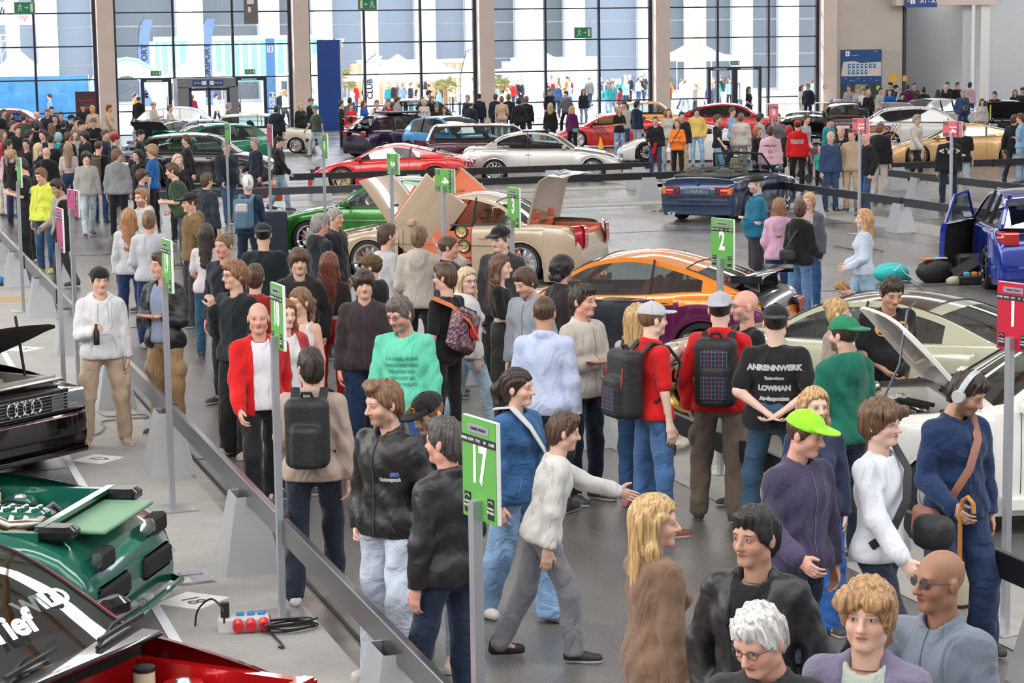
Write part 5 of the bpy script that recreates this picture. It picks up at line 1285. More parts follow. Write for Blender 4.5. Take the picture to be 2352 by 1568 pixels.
    def interior(c):
        g = c.gh; m = MB(); sm = c.seatc or SEAT; zf = c.gc + .25; zbelt = g['A'][1]
        w = c.Wd - .24; xm = (c.xc0 + c.xc1) / 2
        m.box(((c.xc0 + c.xc1) / 2 - .02, 0, zf), (c.xc0 - c.xc1 - .1, w, .04), DARKIN)
        for s in (-1, 1): m.box((xm, s * (w / 2 + .0), (zf + zbelt) / 2 - .04), (c.xc0 - c.xc1 - .1, .05, zbelt - zf - .06), c.seatc or DARKIN)
        m.box((c.xc0 - .2, 0, zbelt - .12), (.5, w, .2), DARKIN, bev=.05); m.box((c.xc1 + .12, 0, zbelt - .1), (.35, w, .12), DARKIN)
        m.box((xm + .1, 0, zf + .12), (1., .2, .2), DARKIN, bev=.03)
        m.build('cabin_floor', None, c.o)
        xs_ = c.gh.get('seats', (.02, -.85))
        for k, dx in enumerate(xs_):
            for s in (-1, 1):
                x = c.xc0 - .95 + (dx if k else 0); y = s * w * .24; q = MB()
                if x < c.xc1 + .2: continue
                q.box((x, y, zf + .17), (.5, .48, .16), bev=.06); q.box((x - .3, y, zf + .47), (.14, .46, .56), rot=(0, -.3, 0), bev=.05, taper=.85)
                q.box((x - .41, y, min(zf + .82, c.H - .3)), (.09, .24, .16), rot=(0, -.25, 0), bev=.035); q.build('seat', sm, c.o)
        q = MB(); cx, cz = c.xc0 - .52, zbelt - .0
        q.tube([(cx + .06 * sin(a), w * .24 + .17 * cos(a), cz + .16 * sin(a)) for a in np.linspace(0, 2 * pi, 18, endpoint=False)], .014, n=6, close=True)
        for a in (0, pi, -pi / 2): q.tube([(cx + .01, w * .24, cz), (cx + .06 * sin(a), w * .24 + .16 * cos(a), cz + .15 * sin(a))], .014, n=5)
        q.tube([(cx + .0, w * .24, cz), (cx + .25, w * .24, cz - .06)], .03, n=6); q.build('steering_wheel', BLACKP, c.o)

    # add-on helpers ----------------------------------------------------
    def surf(c, x, z, off=.0):
        """y of the side skin at station x and height z"""
        s = c.section(x); ys = [p[0] for p in s[:8]]; zs = [p[1] for p in s[:8]]
        return float(np.interp(z, zs, ys)) + off
    def face(c, front, y, z, w, h, m, name, d=.03, parent=None, both=True, bev=.008, wrap=0., rot=0.):
        """a lens / grille / plate on the nose or tail; wraps round the corner if asked"""
        e = c.xF if front else c.xR; sg = 1 if front else -1
        for s in ((-1, 1) if both else (1,)):
            mb = MB(); P = []
            for k in range(9):
                t = k / 8; a = (y - w / 2 + w * t); lim = float(c.hw(e - sg * .0)[0]) - .02
                if a <= lim: x = e + sg * .004; yy_ = a
                else:
                    ex = a - lim; x = e - sg * ex * .95; yy_ = min(c.surf(x, z, .006), lim + ex * .75)
                P.append([(x - sg * .05, s * yy_ * .97, z - h / 2), (x + sg * d * .3, s * yy_, z - h / 2), (x + sg * d, s * yy_, z - h * .3), (x + sg * d * .8, s * yy_, z + h * .35), (x - sg * .01, s * yy_, z + h / 2), (x - sg * .08, s * yy_ * .97, z + h / 2)])
            mb.grid(P, m, flip=(s * sg < 0)); mb.build(name, m, parent or c.o, ang=45)
    def strip(c, z, h, m, name, x0, x1, off=.012, d=None):
        for s in (-1, 1):
            mb = MB(); P = [[(x, s * c.surf(x, z - h / 2, -.01), z - h / 2), (x, s * c.surf(x, z, off), z - h * .4), (x, s * c.surf(x, z, off), z + h * .4), (x, s * c.surf(x, z + h / 2, -.01), z + h / 2)] for x in np.linspace(x0, x1, 14)]
            mb.grid(P, m, flip=s > 0); mb.build(name, m, c.o, ang=45)
    def bumper(c, front, z, h, m, name='bumper', out=.05, depth=.35):
        e = c.xF if front else c.xR; sg = 1 if front else -1; mb = MB(); P = []
        w = float(c.hw(e)[0])
        path = [(e - sg * depth, c.surf(e - sg * depth, z) + .012), (e - sg * depth * .55, c.surf(e - sg * depth * .55, z) + .018), (e - sg * .1, c.surf(e - sg * .1, z) + .015), (e - sg * .01, w + .012), (e + sg * out, w - .09)]
        path = path + [(e + sg * (out + .01), w * .4)]; full = [(x, y) for x, y in path] + [(x, -y) for x, y in path[::-1]]
        for x, y in full:
            n_ = .02; P.append([(x - sg * .02, y * .97, z - h / 2), (x, y, z - h * .42), (x + sg * .008, y, z), (x, y, z + h * .42), (x - sg * .02, y * .97, z + h / 2)])
        mb.grid(P, m, flip=front); mb.build(name, m, c.o, ang=40)
    def box(c, name, ctr, dim, m, parent=None, bev=.01, rot=None, both=False):
        for s in ((1, -1) if both else (1,)):
            mb = MB(); mb.box((ctr[0], ctr[1] * s, ctr[2]), dim, bev=bev, rot=rot); o = mb.build(name, m, parent or c.o)
        return o
    def handle(c, x, z, m=None):
        for s in (-1, 1): mb = MB(); mb.box((x, s * (c.surf(x, z) + .008), z), (.16, .022, .03), bev=.008); mb.build('door_handle', m or c.col, c.o)
    def plate(c, front, z, txt=None, y=0., w=.5):
        e = (c.xF + .035) if front else (c.xR - .035); sg = 1 if front else -1
        mb = MB(); mb.box((e, y, z), (.012, w, .11)); o = mb.build('number_plate', mat('plate_white', (.75, .75, .73), .4), c.o)
        if txt: lettering(txt, .09, DARKIN, o, (e + sg * .007, y, z), (pi / 2, 0, pi / 2 * sg))
    def wing(c, x, z, w, m, chord=.28, stem=True, tilt=-.12):
        mb = MB(); P = []
        for y in np.linspace(-w / 2, w / 2, 13):
            dz = -.03 * (2 * y / w) ** 2
            P.append([(x + chord * a, y, z + dz + b + tilt * chord * a) for a, b in ((-.5, 0), (-.3, .02), (.1, .024), (.5, .004), (.1, -.008), (-.3, -.006), (-.5, 0))])
        mb.grid(P); 
        for s in (-1, 1): mb.box((x, s * w / 2, z - .01), (chord * 1.1, .014, .09))
        if stem:
            for s in (-1, 1): mb.box((x + .02, s * w * .3, z - .1), (chord * .5, .02, .22), rot=(0, .2, 0))
        return mb.build('rear_wing', m, c.o)
    def engine(c, m1=None, m2=None, seed=1, deck=None, cover=None):
        rnd = random.Random(seed); x0, x1 = c.hx; zt = float(c.zt((x0 + x1) / 2)[0]); w = c.Wd * .72; e = thing('engine_bay', None, None); e.parent = c.o
        bay = m1 or c.col; mb = MB(); zf = c.gc + .28
        mb.box(((x0 + x1) / 2, 0, zf), (x1 - x0, w + .2, .04), bay)
        for s in (-1, 1):
            mb.box(((x0 + x1) / 2, s * (w / 2 + .06), (zf + zt) / 2 - .03), (x1 - x0, .06, zt - zf - .03), bay)
            mb.lathe([(.0, .06), (.1, .05), (.13, .0), (.14, -.3)], bay, n=16, c=((x0 + x1) / 2 - .12, s * (w / 2 - .1), zt - .14)); mb.lathe([(.0, .075), (.035, .07), (.05, .05)], ALU, n=10, c=((x0 + x1) / 2 - .12, s * (w / 2 - .1), zt - .14))
        mb.box((x0 + .02, 0, (zf + zt) / 2 - .02), (.04, w + .1, zt - zf - .04), bay); mb.build('engine_compartment', None, e)
        ex = (x0 + x1) / 2 + .02; mb = MB(); mb.box((ex, 0, zf + .18), (.55, .42, .3), BLACKP, bev=.03); mb.box((ex, .0, zf + .36), (.52, .2, .1), cover or ALU, bev=.02)
        for k in range(5): mb.box((ex - .2 + k * .1, .0, zf + .42), (.03, .16, .03), cover or ALU, bev=.008)
        mb.box((ex, .17, zf + .33), (.5, .13, .1), mat('cast_metal', (.2, .2, .2), .4, .8), bev=.03); mb.build('engine_block', None, e)
        mb = MB()
        for k in range(5): mb.tube([(ex - .2 + k * .1, -.1, zf + .36), (ex - .2 + k * .1, -.2, zf + .4), (ex - .2 + k * .1, -.27, zf + .3), (ex - .15 + k * .08, -.28, zf + .15)], .022, n=8)
        mb.build('intake_manifold', ALU, e)
        mb = MB(); mb.cyl((x0 + .2, w / 2 - .12, zt - .2), (x0 + .2, w / 2 - .12, zt - .05), .055, mat('reservoir', (.7, .62, .42), .4), n=14); mb.cyl((x0 + .2, w / 2 - .12, zt - .05), (x0 + .2, w / 2 - .12, zt - .03), .058, BLACKP, n=14); mb.build('fluid_reservoir', None, e); mb = MB()
        mb.box((x1 - .3, -w / 2 + .16, zt - .2), (.26, .18, .18), MATS['reservoir'], bev=.03); mb.cyl((x1 - .3, -w / 2 + .16, zt - .11), (x1 - .3, -w / 2 + .16, zt - .085), .03, BLACKP, n=10); mb.build('washer_tank', None, e)
        mb = MB(); mb.box((x1 - .06, 0, zt - .13), (.07, w * .8, .16), ALU, bev=.01); mb.box((x1 - .01, 0, zt - .03), (.06, w * 1.05, .03), bay); mb.build('radiator', None, e)
        mb = MB()
        for k in range(9):
            y0, y1 = rnd.uniform(-w / 2 + .1, w / 2 - .1), rnd.uniform(-w / 2 + .1, w / 2 - .1); xa, xb = rnd.uniform(x0 + .1, x1 - .1), rnd.uniform(x0 + .1, x1 - .1); z = zt - rnd.uniform(.1, .22)
            mb.tube([(xa, y0, z), ((xa + xb) / 2, (y0 + y1) / 2, z + .05), (xb, y1, z - .04)], rnd.choice((.012, .018, .028)), rnd.choice((BLACKP, BLACKP, ALU)), n=6)
        mb.build('hose', None, e)
        mb = MB(); mb.tube([(ex + .25, -.05, zt - .12), (ex + .32, -w * .25, zt - .08), (ex + .2, -w * .4, zt - .06), (ex + .05, -w * .4, zt + .0)], [.04, .042, .045, .05], n=12); mb.build('steel_pipe', mat('steel_pipe', (.55, .5, .42), .25, 1.), e)
        return e
    def lid(c, x0, x1, ang, m, name, hinge='rear', under=None, thick=.03, ext=0.):
        """the hood or boot lid as a panel of its own, swung up about its hinge"""
        P = []; xs = np.linspace(x0, x1, 9); xh = x0 if hinge == 'rear' else x1; zh = float(c.zt(xh)[0])
        q = lambda x, y, z: (x - xh, y, z - zh)
        top = []
        for x in xs:
            s = c.section(x)[6:]; row = [q(x, y, z) for y, z in s] + [q(x, -y, z) for y, z in s[-2::-1]]; top.append(row)
        if ext:
            last = top[-1] if hinge == 'rear' else top[0]; row = [(p[0] + (.03 if hinge == 'rear' else -.04), p[1], p[2] - ext) for p in last]
            top = top + [row] if hinge == 'rear' else [row] + top
        mb = MB(); mb.grid(top, m, flip=False); bot = [[(p[0], p[1] * .985, p[2] - thick) for p in r] for r in top]; mb.grid(bot, under or m, flip=True)
        edge = top[0] + [r[-1] for r in top[1:]] + top[-1][-2::-1] + [r[0] for r in top[-2:0:-1]]; ed2 = bot[0] + [r[-1] for r in bot[1:]] + bot[-1][-2::-1] + [r[0] for r in bot[-2:0:-1]]
        mb.grid([[a, b] for a, b in zip(edge + edge[:1], ed2 + ed2[:1])], m)
        o = mb.build(name, None, c.o, (xh, 0, zh), (0, ang, 0), ang=40); return o
# ------------------------------------------------------------------ the show cars
COUPE = dict(L=4.49, Wd=1.76, H=1.37, wb=2.73, fo=.8, R=.325, rw=.245, gc=.1, prof=[(0, .6), (.012, .8), (.03, .93), (.06, .965), (.18, .96), (.4, .92), (.66, .91), (.72, .89), (.86, .8), (.95, .68), (.985, .55), (1, .42)],
    gh=dict(A=(.7, .9), R0=(.535, 1.33), R1=(.43, 1.37), R2=(.3, 1.29), D=(.15, .955), C=.235, pillars=(.42,), cuts=(.425, .69)))
OPEL = dict(COUPE, L=4.44, wb=2.65, H=1.39, R=.33, rw=.26, gc=.05, prof=[(0, .5), (.012, .72), (.035, .9), (.06, .95), (.18, .97), (.4, .93), (.66, .92), (.72, .89), (.86, .8), (.95, .68), (.985, .55), (1, .42)],
    gh=dict(A=(.7, .91), R0=(.55, 1.34), R1=(.46, 1.39), R2=(.34, 1.29), D=(.22, .965), C=.28, pillars=(.42,), cuts=(.415, .68), line=.62, door=(.42, .7), mirror=True))
TT = dict(L=4.04, Wd=1.79, H=1.34, wb=2.43, fo=.86, R=.33, rw=.25, gc=.1, prof=[(0, .55), (.015, .78), (.04, .92), (.1, .98), (.2, .99), (.4, .93), (.62, .9), (.7, .87), (.86, .78), (.95, .66), (.985, .55), (1, .42)],
    gh=dict(A=(.7, .89), R0=(.53, 1.29), R1=(.42, 1.34), R2=(.26, 1.22), D=(.08, .97), C=.2, pillars=(.36,), cuts=(.36, .68), line=.86))
BOX = dict(L=4.32, Wd=1.66, H=1.38, wb=2.57, fo=.78, R=.3, rw=.215, gc=.13, yb=.86, yr=.68, narrow=(.9, .92), prof=[(0, .7), (.01, .86), (.03, .93), (.2, .95), (.4, .93), (.66, .92), (.72, .9), (.9, .82), (.97, .77), (.99, .7), (1, .6)],
    gh=dict(A=(.69, .92), R0=(.56, 1.35), R1=(.45, 1.38), R2=(.27, 1.34), D=(.18, .95), C=.25, pillars=(.43,), cuts=(.43, .69), line=.68))
GOLF = dict(L=3.75, Wd=1.61, H=1.4, wb=2.4, fo=.7, R=.29, rw=.215, gc=.14, yb=.87, yr=.7, narrow=(.92, .92), prof=[(0, .55), (.01, .82), (.03, .9), (.3, .93), (.66, .91), (.72, .89), (.93, .8), (.975, .77), (.99, .7), (1, .6)],
    gh=dict(A=(.71, .92), R0=(.58, 1.36), R1=(.4, 1.4), R2=(.12, 1.36), D=(.02, .92), C=.1, pillars=(.45, .56), cuts=(.46, .7), line=.7, seats=(.02, -.9)))
HATCH = dict(L=4.2, Wd=1.78, H=1.44, wb=2.55, fo=.82, R=.325, rw=.235, gc=.12, prof=[(0, .5), (.012, .76), (.03, .9), (.1, .97), (.3, .96), (.62, .93), (.72, .92), (.86, .84), (.95, .72), (.985, .6), (1, .45)],
    gh=dict(A=(.74, .93), R0=(.55, 1.4), R1=(.42, 1.44), R2=(.16, 1.37), D=(.035, .98), C=.14, pillars=(.3, .46), cuts=(.3, .47, .7), door=(.48, .73)))
SEDAN = dict(HATCH, L=4.6, H=1.42, wb=2.67, gh=dict(A=(.73, .93), R0=(.56, 1.37), R1=(.44, 1.42), R2=(.3, 1.36), D=(.1, 1.02), C=.17, pillars=(.27, .45), cuts=(.25, .46, .7)))
SPORT = dict(L=4.3, Wd=1.82, H=1.2, wb=2.5, fo=.95, R=.33, rw=.25, gc=.09, yr=.56, prof=[(0, .5), (.012, .7), (.04, .85), (.12, .9), (.3, .88), (.6, .82), (.72, .8), (.82, .74), (.93, .58), (.98, .45), (1, .35)],
    gh=dict(A=(.72, .8), R0=(.54, 1.15), R1=(.45, 1.19), R2=(.32, 1.1), D=(.1, .9), C=.3, pillars=(.36,), cuts=(.36, .66)))
ESTATE = dict(BOX, L=4.55, gh=dict(A=(.7, .92), R0=(.57, 1.36), R1=(.4, 1.4), R2=(.08, 1.38), D=(.02, .95), C=.05, pillars=(.24, .43), cuts=(.27, .44, .7), line=.7))

def car_pos(P, local, h):
    ch, sh = cos(h), sin(h); return (P[0] - (local[0] * ch - local[1] * sh), P[1] - (local[0] * sh + local[1] * ch), 0)
def mk(arch, label, px, py, hdg, near, col, name='car', at='wheels', P=None, **k):
    """near: +1 when the left flank faces the camera; px,py the ground midway between the near wheels, or the nose / tail centre"""
    a = dict(arch); a.update(k); h = radians(hdg); L, wb, fo = a['L'], a['wb'], a['fo']; P = G(px, py) if P is None else P
    loc = {'wheels': (L / 2 - fo - wb / 2, near * (a['Wd'] / 2 - .05)), 'tail': (-L / 2, 0), 'nose': (L / 2, 0), 'center': (0, 0), 'nosecorner': (L / 2 - .12, near * a['Wd'] * .46), 'cowl': (a['gh']['A'][0] * L - L / 2, near * a['Wd'] * .43), 'tailcorner': (-L / 2 + .06, near * a['Wd'] * .46), 'rearwheel': (L / 2 - fo - wb, near * (a['Wd'] / 2 - .05)), 'frontwheel': (L / 2 - fo, near * (a['Wd'] / 2 - .05))}[at]
    return Car(name, label, car_pos(P, loc, h), h, col=col, **a)
def lights(c, hz=.62, tz=.8, hy=.6, ty=.6, hw=.34, tw=.34, hh=.13, th=.16, grille=True, plate=None, pz=.5):
    c.face(True, hy, hz, hw, hh, HEADL, 'headlight'); c.face(False, ty, tz, tw, th, REDL, 'tail_light')
    if grille: c.box('grille', (c.xF + .0, 0, hz - .02), (.05, .5, .11), BLACKP); c.box('bumper_intake', (c.xF - .0, 0, .3), (.05, .95, .14), BLACKP)
    c.plate(False, pz if plate is None else plate)

# silver coupe
c = mk(COUPE, 'silver two-door coupe with carbon bonnet and red seats behind the barrier beams', 1249, 418, -21, -1, paint('silver', (.62, .6, .56), .28, .6), style='dish', rimc='silver', flare=.03, seatc=SEAT)
lights(c, tz=.78); c.handle(-.35, .76); o = c.lid(c.xc0 + .03, c.xF - .2, 0, mat('carbon', (.015, .015, .02), .2, 0, 1.), 'hood_panel', thick=.01); o.location.z += .012
c.strip(.3, .03, BLACKP, 'side_skirt', c.xrw + .45, c.xfw - .45); lettering('GERIATRIX', .075, WHT, c.o, (-1.05, -c.Wd / 2 * .85, .99), (radians(75), 0, 0))
c.box('sunroof', (-.15, 0, 1.405), (.75, .85, .02), GLASSD, bev=.005)
# cream hatchback
c = mk(GOLF, 'cream boxy four-door hatchback from the eighties with mesh wheels', 604, 353, -17, -1, paint('cream', (.62, .56, .47), .4, .05), style='mesh', rimc='champ')
lights(c, hz=.66, tz=.74, hh=.16); c.bumper(True, .46, .12, BLACKP); c.bumper(False, .46, .12, BLACKP); c.handle(-.1, .78, BLACKP); c.handle(-.95, .78, BLACKP); lettering('kaltfahre', .08, INK, c.o, (.35, -.812, .74), (pi / 2, 0, 0)); c.strip(.5, .025, CHROME, 'side_trim', c.xrw + .4, c.xfw - .4)
# low red sports coupe
REDP = paint('red', (.62, .012, .01), .25, .05)
c = mk(SPORT, 'low bright red classic sports coupe with gold wheels at the barrier', 893, 439, 156, 1, REDP, style='te', rimc='gold', H=1.2)
lights(c, hz=.52, tz=.7); c.bumper(True, .33, .06, CHROME, out=.04); 
for k in range(4): c.box('louvre', (-.95 + k * .0, .862, .86 - k * .035), (.3, .02, .014), BLACKP)
c.box('door_handle', (-.3, .885, .66), (.09, .02, .025), CHROME)
# purple hatchback, seen from behind
c = mk(HATCH, 'dark purple tall hatchback with double rear wing next to a blue hatchback', 882, 364, 20, -1, paint('purple', (.035, .006, .05), .22, .4), at='rearwheel', style='dish', rimc='champ', tint=False, flare=.06, L=4.0, H=1.46)
lights(c, tz=.85); c.wing(c.xR + .12, 1.42, 1.5, mat('carbon', (.015, .015, .02), .2, 0, 1.), chord=.34); c.wing(c.xR + .02, 1.1, 1.45, MATS['carbon'], chord=.16, stem=False); c.box('roof_rack', (-.2, 0, 1.52), (1.2, 1.1, .06), BLACKP); lettering('virgin', .12, WHT, c.o, (.1, -.9, .45), (pi / 2, 0, 0), shear=.3); c.handle(.05, .82); c.bumper(False, .42, .3, BLACKP)
# blue and burgundy hatchback facing right
c = mk(HATCH, 'two-tone light blue and burgundy hatchback facing the camera behind the silver coupe', 1120, 374, -72, -1, paint('lightblue', (.05, .32, .68), .25, .2), col2=paint('burgundy', (.12, .006, .018), .22, .4), split=.62, at='nose', style='multi', rimc='silver', L=4.0)
lights(c)
c.lid(c.xc0 + .06, c.xF - .2, 0, MATS['paint_burgundy'], 'hood_panel', thick=.01)
c = mk(ESTATE, 'dark maroon estate car half hidden behind the silver coupe roof', 1168, 394, -14, -1, paint('maroon', (.06, .008, .014), .25, .3), style='multi'); lights(c)
# black car at left
c = mk(dict(HATCH, gh=dict(HATCH['gh'], D=(.05, .99))), 'glossy black wagon in the left crowd seen from its right flank', 452, 430, -20, -1, paint('black', (.012, .013, .017), .15, .2), style='multi', L=4.05, H=1.36, tint=False); lights(c); c.handle(.3, .8); c.handle(-.8, .8)
c = mk(HATCH, 'silver-blue hatchback with raised black bonnet behind the black wagon', 312, 384, 214, -1, paint('steelblue', (.3, .36, .42), .25, .5), at='nose', open_hood=True, style='multi'); c.engine(seed=4); c.lid(c.hx[0], c.hx[1], radians(-62), MATS['paint_black'], 'hood', under=DARKIN); lights(c)
c = mk(HATCH, 'green hatchback with raised green tailgate before the cream hatchback', 470, 392, 195, 1, paint('racegreen', (.0, .2, .1), .3, .1), at='center', style='multi', H=1.3); c.wing(c.xF - 1.3 + .2, 1.25, 1.3, MATS['paint_racegreen'], chord=.8, stem=True, tilt=.12); lights(c)
# bright green car
c = mk(COUPE, 'bright green two-door car with open driver window behind the beige bonnet', 862, 588, 150, 1, paint('green', (.02, .17, .012), .22, .3), L=4.3, style='mesh', wb=2.5); lights(c); c.handle(-.4, .72); c.strip(.66, .015, CHROME, 'side_trim', c.xrw + .4, c.xfw - .4)
# beige coupe, everything open
BE = paint('beige', (.47, .355, .25), .26, .1); TC = mat('terracotta_leather', (.62, .15, .065), .5, bump=.1, bscale=40)
c = mk(OPEL, 'beige show coupe with scissor doors, bonnet and boot all raised', 1022, 649, 143, 1, BE, style='dish', rimc='silver', open_hood=True, open_trunk=True, seatc=TC, tint=False, R=.335, rw=.265, open_door=2)
c.engine(m1=BE, cover=TC, seed=8); hd = c.lid(c.hx[0], c.hx[1], radians(-63), BE, 'hood', under=BE)
for s in (-1, 1): MB().box((.35, s * .38, .035), (.04, .24, .012), bev=.005).build('hood_vent', BLACKP, hd)
bl_ = c.lid(c.tx[0], c.tx[1], radians(78), BE, 'boot_lid', hinge='front', ext=.28, under=BE); pl = MB().box((c.tx[0] - c.tx[1] - .045, 0, -.2), (.012, .52, .115)).build('number_plate', MATS['plate_white'], bl_); MB().box((c.tx[0] - c.tx[1] - .052, .23, -.2), (.006, .05, .11)).build('plate_band', BLUE, bl_); lettering('EN OP 11', .1, INK, bl_, (c.tx[0] - c.tx[1] - .053, 0, -.2), (pi / 2, 0, -pi / 2))
c.face(True, .62, .62, .36, .15, HEADL, 'headlight'); c.face(False, .66, .76, .34, .36, REDL, 'tail_light', wrap=1); c.box('boot_lining', (c.xR + .5, 0, .6), (.8, 1.2, .1), TC, bev=.02); c.box('boot_side', (c.xR + .5, .62, .72), (.8, .06, .34), TC, both=True); c.box('boot_back', (c.xR + .95, 0, .72), (.05, 1.2, .34), TC); c.box('boot_sill', (c.xR + .12, 0, .74), (.1, 1.1, .22), TC, bev=.02)
c.handle(-.6, .74)
c.box('rear_side_panel', (-.28, .8, .66), (.34, .06, .5), TC, bev=.02)
for x, z in ((-.26, .84), (-.3, .6)):
    m = MB(); m.lathe([(0, .02), (.03, .02), (.05, .005), (.085, .03), (.1, .03), (.105, 0)], n=20, axis='y', c=(x + .05, .825, z)); sp_ = m.build('speaker', mat('speaker_gold', (.55, .42, .2), .35, .5), c.o); MB().tube([(x + .05 + .1 * cos(a), 0.85, z + .1 * sin(a)) for a in np.linspace(0, 2 * pi, 20, endpoint=False)], .014, n=6, close=True).build('speaker_ring', BLACKP, sp_)
for s in (1, -1):   # scissor doors swung up about the front hinge
    sec = c.section(.35); x0, x1 = -.3, .93; P = []
    d_ = thing('door', None, None); d_.parent = c.o; d_.location = (x1, s * c.Wd / 2 * .97, .62); d_.rotation_euler = (radians(-8 * s), radians(52), radians(0))
    for x in np.linspace(x0 - x1, 0, 9): P.append([(x, s * (y - c.Wd / 2), z - .62) for y, z in sec[:7]])
    q = MB(); q.grid(P, BE, flip=s > 0); q.build('door_skin', BE, d_); Pi = [[(p[0], p[1] - s * .1, p[2]) for p in r] for r in P]; q = MB(); q.grid(Pi, TC, flip=s < 0)
    q.build('door_card', TC, d_); ed = [r[0] for r in P] + P[-1][1:] + [r[-1] for r in P[-2::-1]] + P[0][-2:0:-1]; ei = [(p[0], p[1] - s * .1, p[2]) for p in ed]; q = MB(); q.grid([[a, b] for a, b in zip(ed + ed[:1], ei + ei[:1])]); q.build('door_edge', BE, d_)
    q = MB(); q.tube([(-.15, -s * .14, .3), (-.5, -s * .14, .28), (-.95, -s * .14, .3)], .028, n=6); q.build('arm_rest', TC, d_)
    for k in range(2): MB().tube([(-.25 - k * .1 + .3 * 0, -s * .125, .12 - k * .22), (-.85, -s * .125, .14 - k * .22), (-.98, -s * .125, .0 - k * .2), (-.3, -s * .125, -.02 - k * .2)], .012, n=5, close=True).build('stitched_panel', TC, d_)
# orange and purple coupe
OR = paint('orange', (.8, .24, .01), .33, .25); PU = paint('violet', (.13, .006, .075), .3, .35)
c = mk(TT, 'orange and purple two-tone coupe with carbon boot and rear wing', 1618, 868, 140, 1, OR, at='rearwheel', col2=PU, split=.86, style='five', rimc='black', flare=.05, seatc=mat('seat_red', (.3, .01, .01), .6))
lights(c, grille=False, tz=.72, th=.2); c.wing(c.xR + .3, 1.14, 1.35, MATS['carbon'], chord=.34); c.lid(c.xR + .04, c.xc1 + .02, 0, MATS['carbon'], 'boot_panel', hinge='front', thick=.01).location.z += .01
q = MB(); P = [[(x, c.surf(x, z, .006), z) for z in (.18, .4, .6, .8, .86)] for x in np.linspace(c.L * .365 - c.L / 2, c.L * .68 - c.L / 2, 9)]; q.grid(P, flip=True); q.build('door', mat('grey_door', (.035, .04, .055), .35, .4, .6), c.o)
q = MB(); P = [[(x, c.surf(x, z, .007), z) for z in (.865, .9)] for x in np.linspace(c.L * .365 - c.L / 2, c.L * .68 - c.L / 2, 9)]; q.grid(P, flip=True); q.build('door_top', mat('bronze_wrap', (.1, .075, .05), .4, .6), c.o); c.strip(.16, .06, BLACKP, 'side_skirt', c.xrw + .42, c.xfw - .42)
# olive-cream coupe at right with brown roof glass
OC = paint('olivecream', (.5, .49, .36), .25, .15)
c = mk(COUPE, 'pale olive coupe with brown glass roof and gold five-spoke wheels', 1580, 962, 128, 1, OC, at='frontwheel', style='five', rimc='yellow', L=4.5, R=.335, rw=.26, fo=.75, H=1.3, gh=dict(COUPE['gh'], A=(.66, .9), R0=(.5, 1.25), R1=(.4, 1.29), R2=(.28, 1.22), D=(.1, .95)), roofm=mat('brown_roof', (.09, .045, .02), .12, .2, 1.), seatc=mat('tan_seat', (.35, .27, .16), .6)); lights(c, grille=False); c.handle(-.4, .75)
MATS['caliper_green'] = mat('caliper_green', (.02, .3, .08), .4)
# white pickup with raised bonnet, far right
WP = paint('white', (.78, .77, .73), .25, .02)
c = mk(dict(HATCH, prof=[(0, .6), (.01, .85), (.03, .95), (.5, 1.02), (.7, 1.02), (.78, .98), (.93, .93), (.98, .86), (1, .6)]), 'large white car with its white bonnet raised by the crimson number one board', 0, 0, 166, 1, WP, at='cowl', P=G(2282, 932, 1.0), open_hood=True, style='star', rimc='silver', L=4.7, wb=2.8, Wd=1.85, H=1.5, R=.35, flare=.07, gc=.14, seatc=mat('seat_red', (.3, .01, .01), .6))
c.engine(seed=9, m1=WP); c.lid(c.hx[0], c.hx[1], radians(-52), WP, 'hood', under=WP); lights(c); c.handle(-.3, .85); c.strip(.25, .1, WP, 'side_step', c.xrw + .45, c.xfw - .45, off=.09)
MB().tube([(c.xF - .35, .55, .9), (c.xF - .55, .5, 1.3), (c.xF - .62, .45, 1.72), (c.xF - .7, .4, 1.78)], .011, n=6).build('bonnet_stay', mat('stay_grey', (.12, .13, .16), .4, .5), c.o)
# blue convertible
NB = paint('navy', (.02, .045, .11), .24, .5)
c = mk(dict(BOX, narrow=(.9, .95)), 'dark blue open-top convertible seen from behind with carved rear panel', 1601, 512, 47, -1, NB, at='tail', conv=True, style='mesh', rimc='silver', H=1.36, wb=2.57, seatc=mat('grey_leather', (.12, .12, .115), .5), camber=3)
c.face(False, .6, .68, .4, .17, REDL, 'tail_light', d=.02); c.face(False, .47, .68, .12, .15, mat('smoke_lens', (.05, .05, .05), .2), 'reverse_light', d=.03); c.face(False, .74, .68, .09, .15, ORL, 'indicator', d=.03)
c.bumper(False, .45, .16, NB, out=.06); c.box('bumper_trim', (c.xR - .07, 0, .53), (.02, 1.4, .03), CHROME); c.box('plate_recess', (c.xR - .012, 0, .67), (.02, .56, .14), mat('plate_blue_grey', (.1, .13, .18), .4)); lettering('H A H', .1, ALU, c.o, (c.xR - .025, 0, .67), (pi / 2, 0, -pi / 2))
for y in (.5, .6): MB().cyl((c.xR - .08, y, .2), (c.xR + .1, y, .2), .035, CHROME, n=12).build('exhaust_tip', CHROME, c.o)
MB().cyl((c.xR - .012, 0, .84), (c.xR - .02, 0, .84), .045, WHT, n=20).build('badge', BLUE, c.o)
c.box('tonneau', (c.xc1 - .1, 0, .97), (.75, 1.3, .07), mat('soft_top', (.06, .06, .065), .8), bev=.03)
fx = c.xc0; m = MB(); yb_, yt_ = .7, .56; m.tube([(fx, -yb_, .93), (fx - .42, -yt_, 1.34), (fx - .46, 0, 1.37), (fx - .42, yt_, 1.34), (fx, yb_, .93)], .026, n=6); ws_ = m.build('windscreen_frame', BLACKP, c.o)
q = MB(); q.grid([[(fx + .08 * (1 - v * v) - .42 * t, v * (yb_ + (yt_ - yb_) * t), .93 + .41 * t) for v in (-1, -.5, 0, .5, 1)] for t in (0, .5, 1)]); q.build('windscreen', GLASSC, c.o, ang=None)
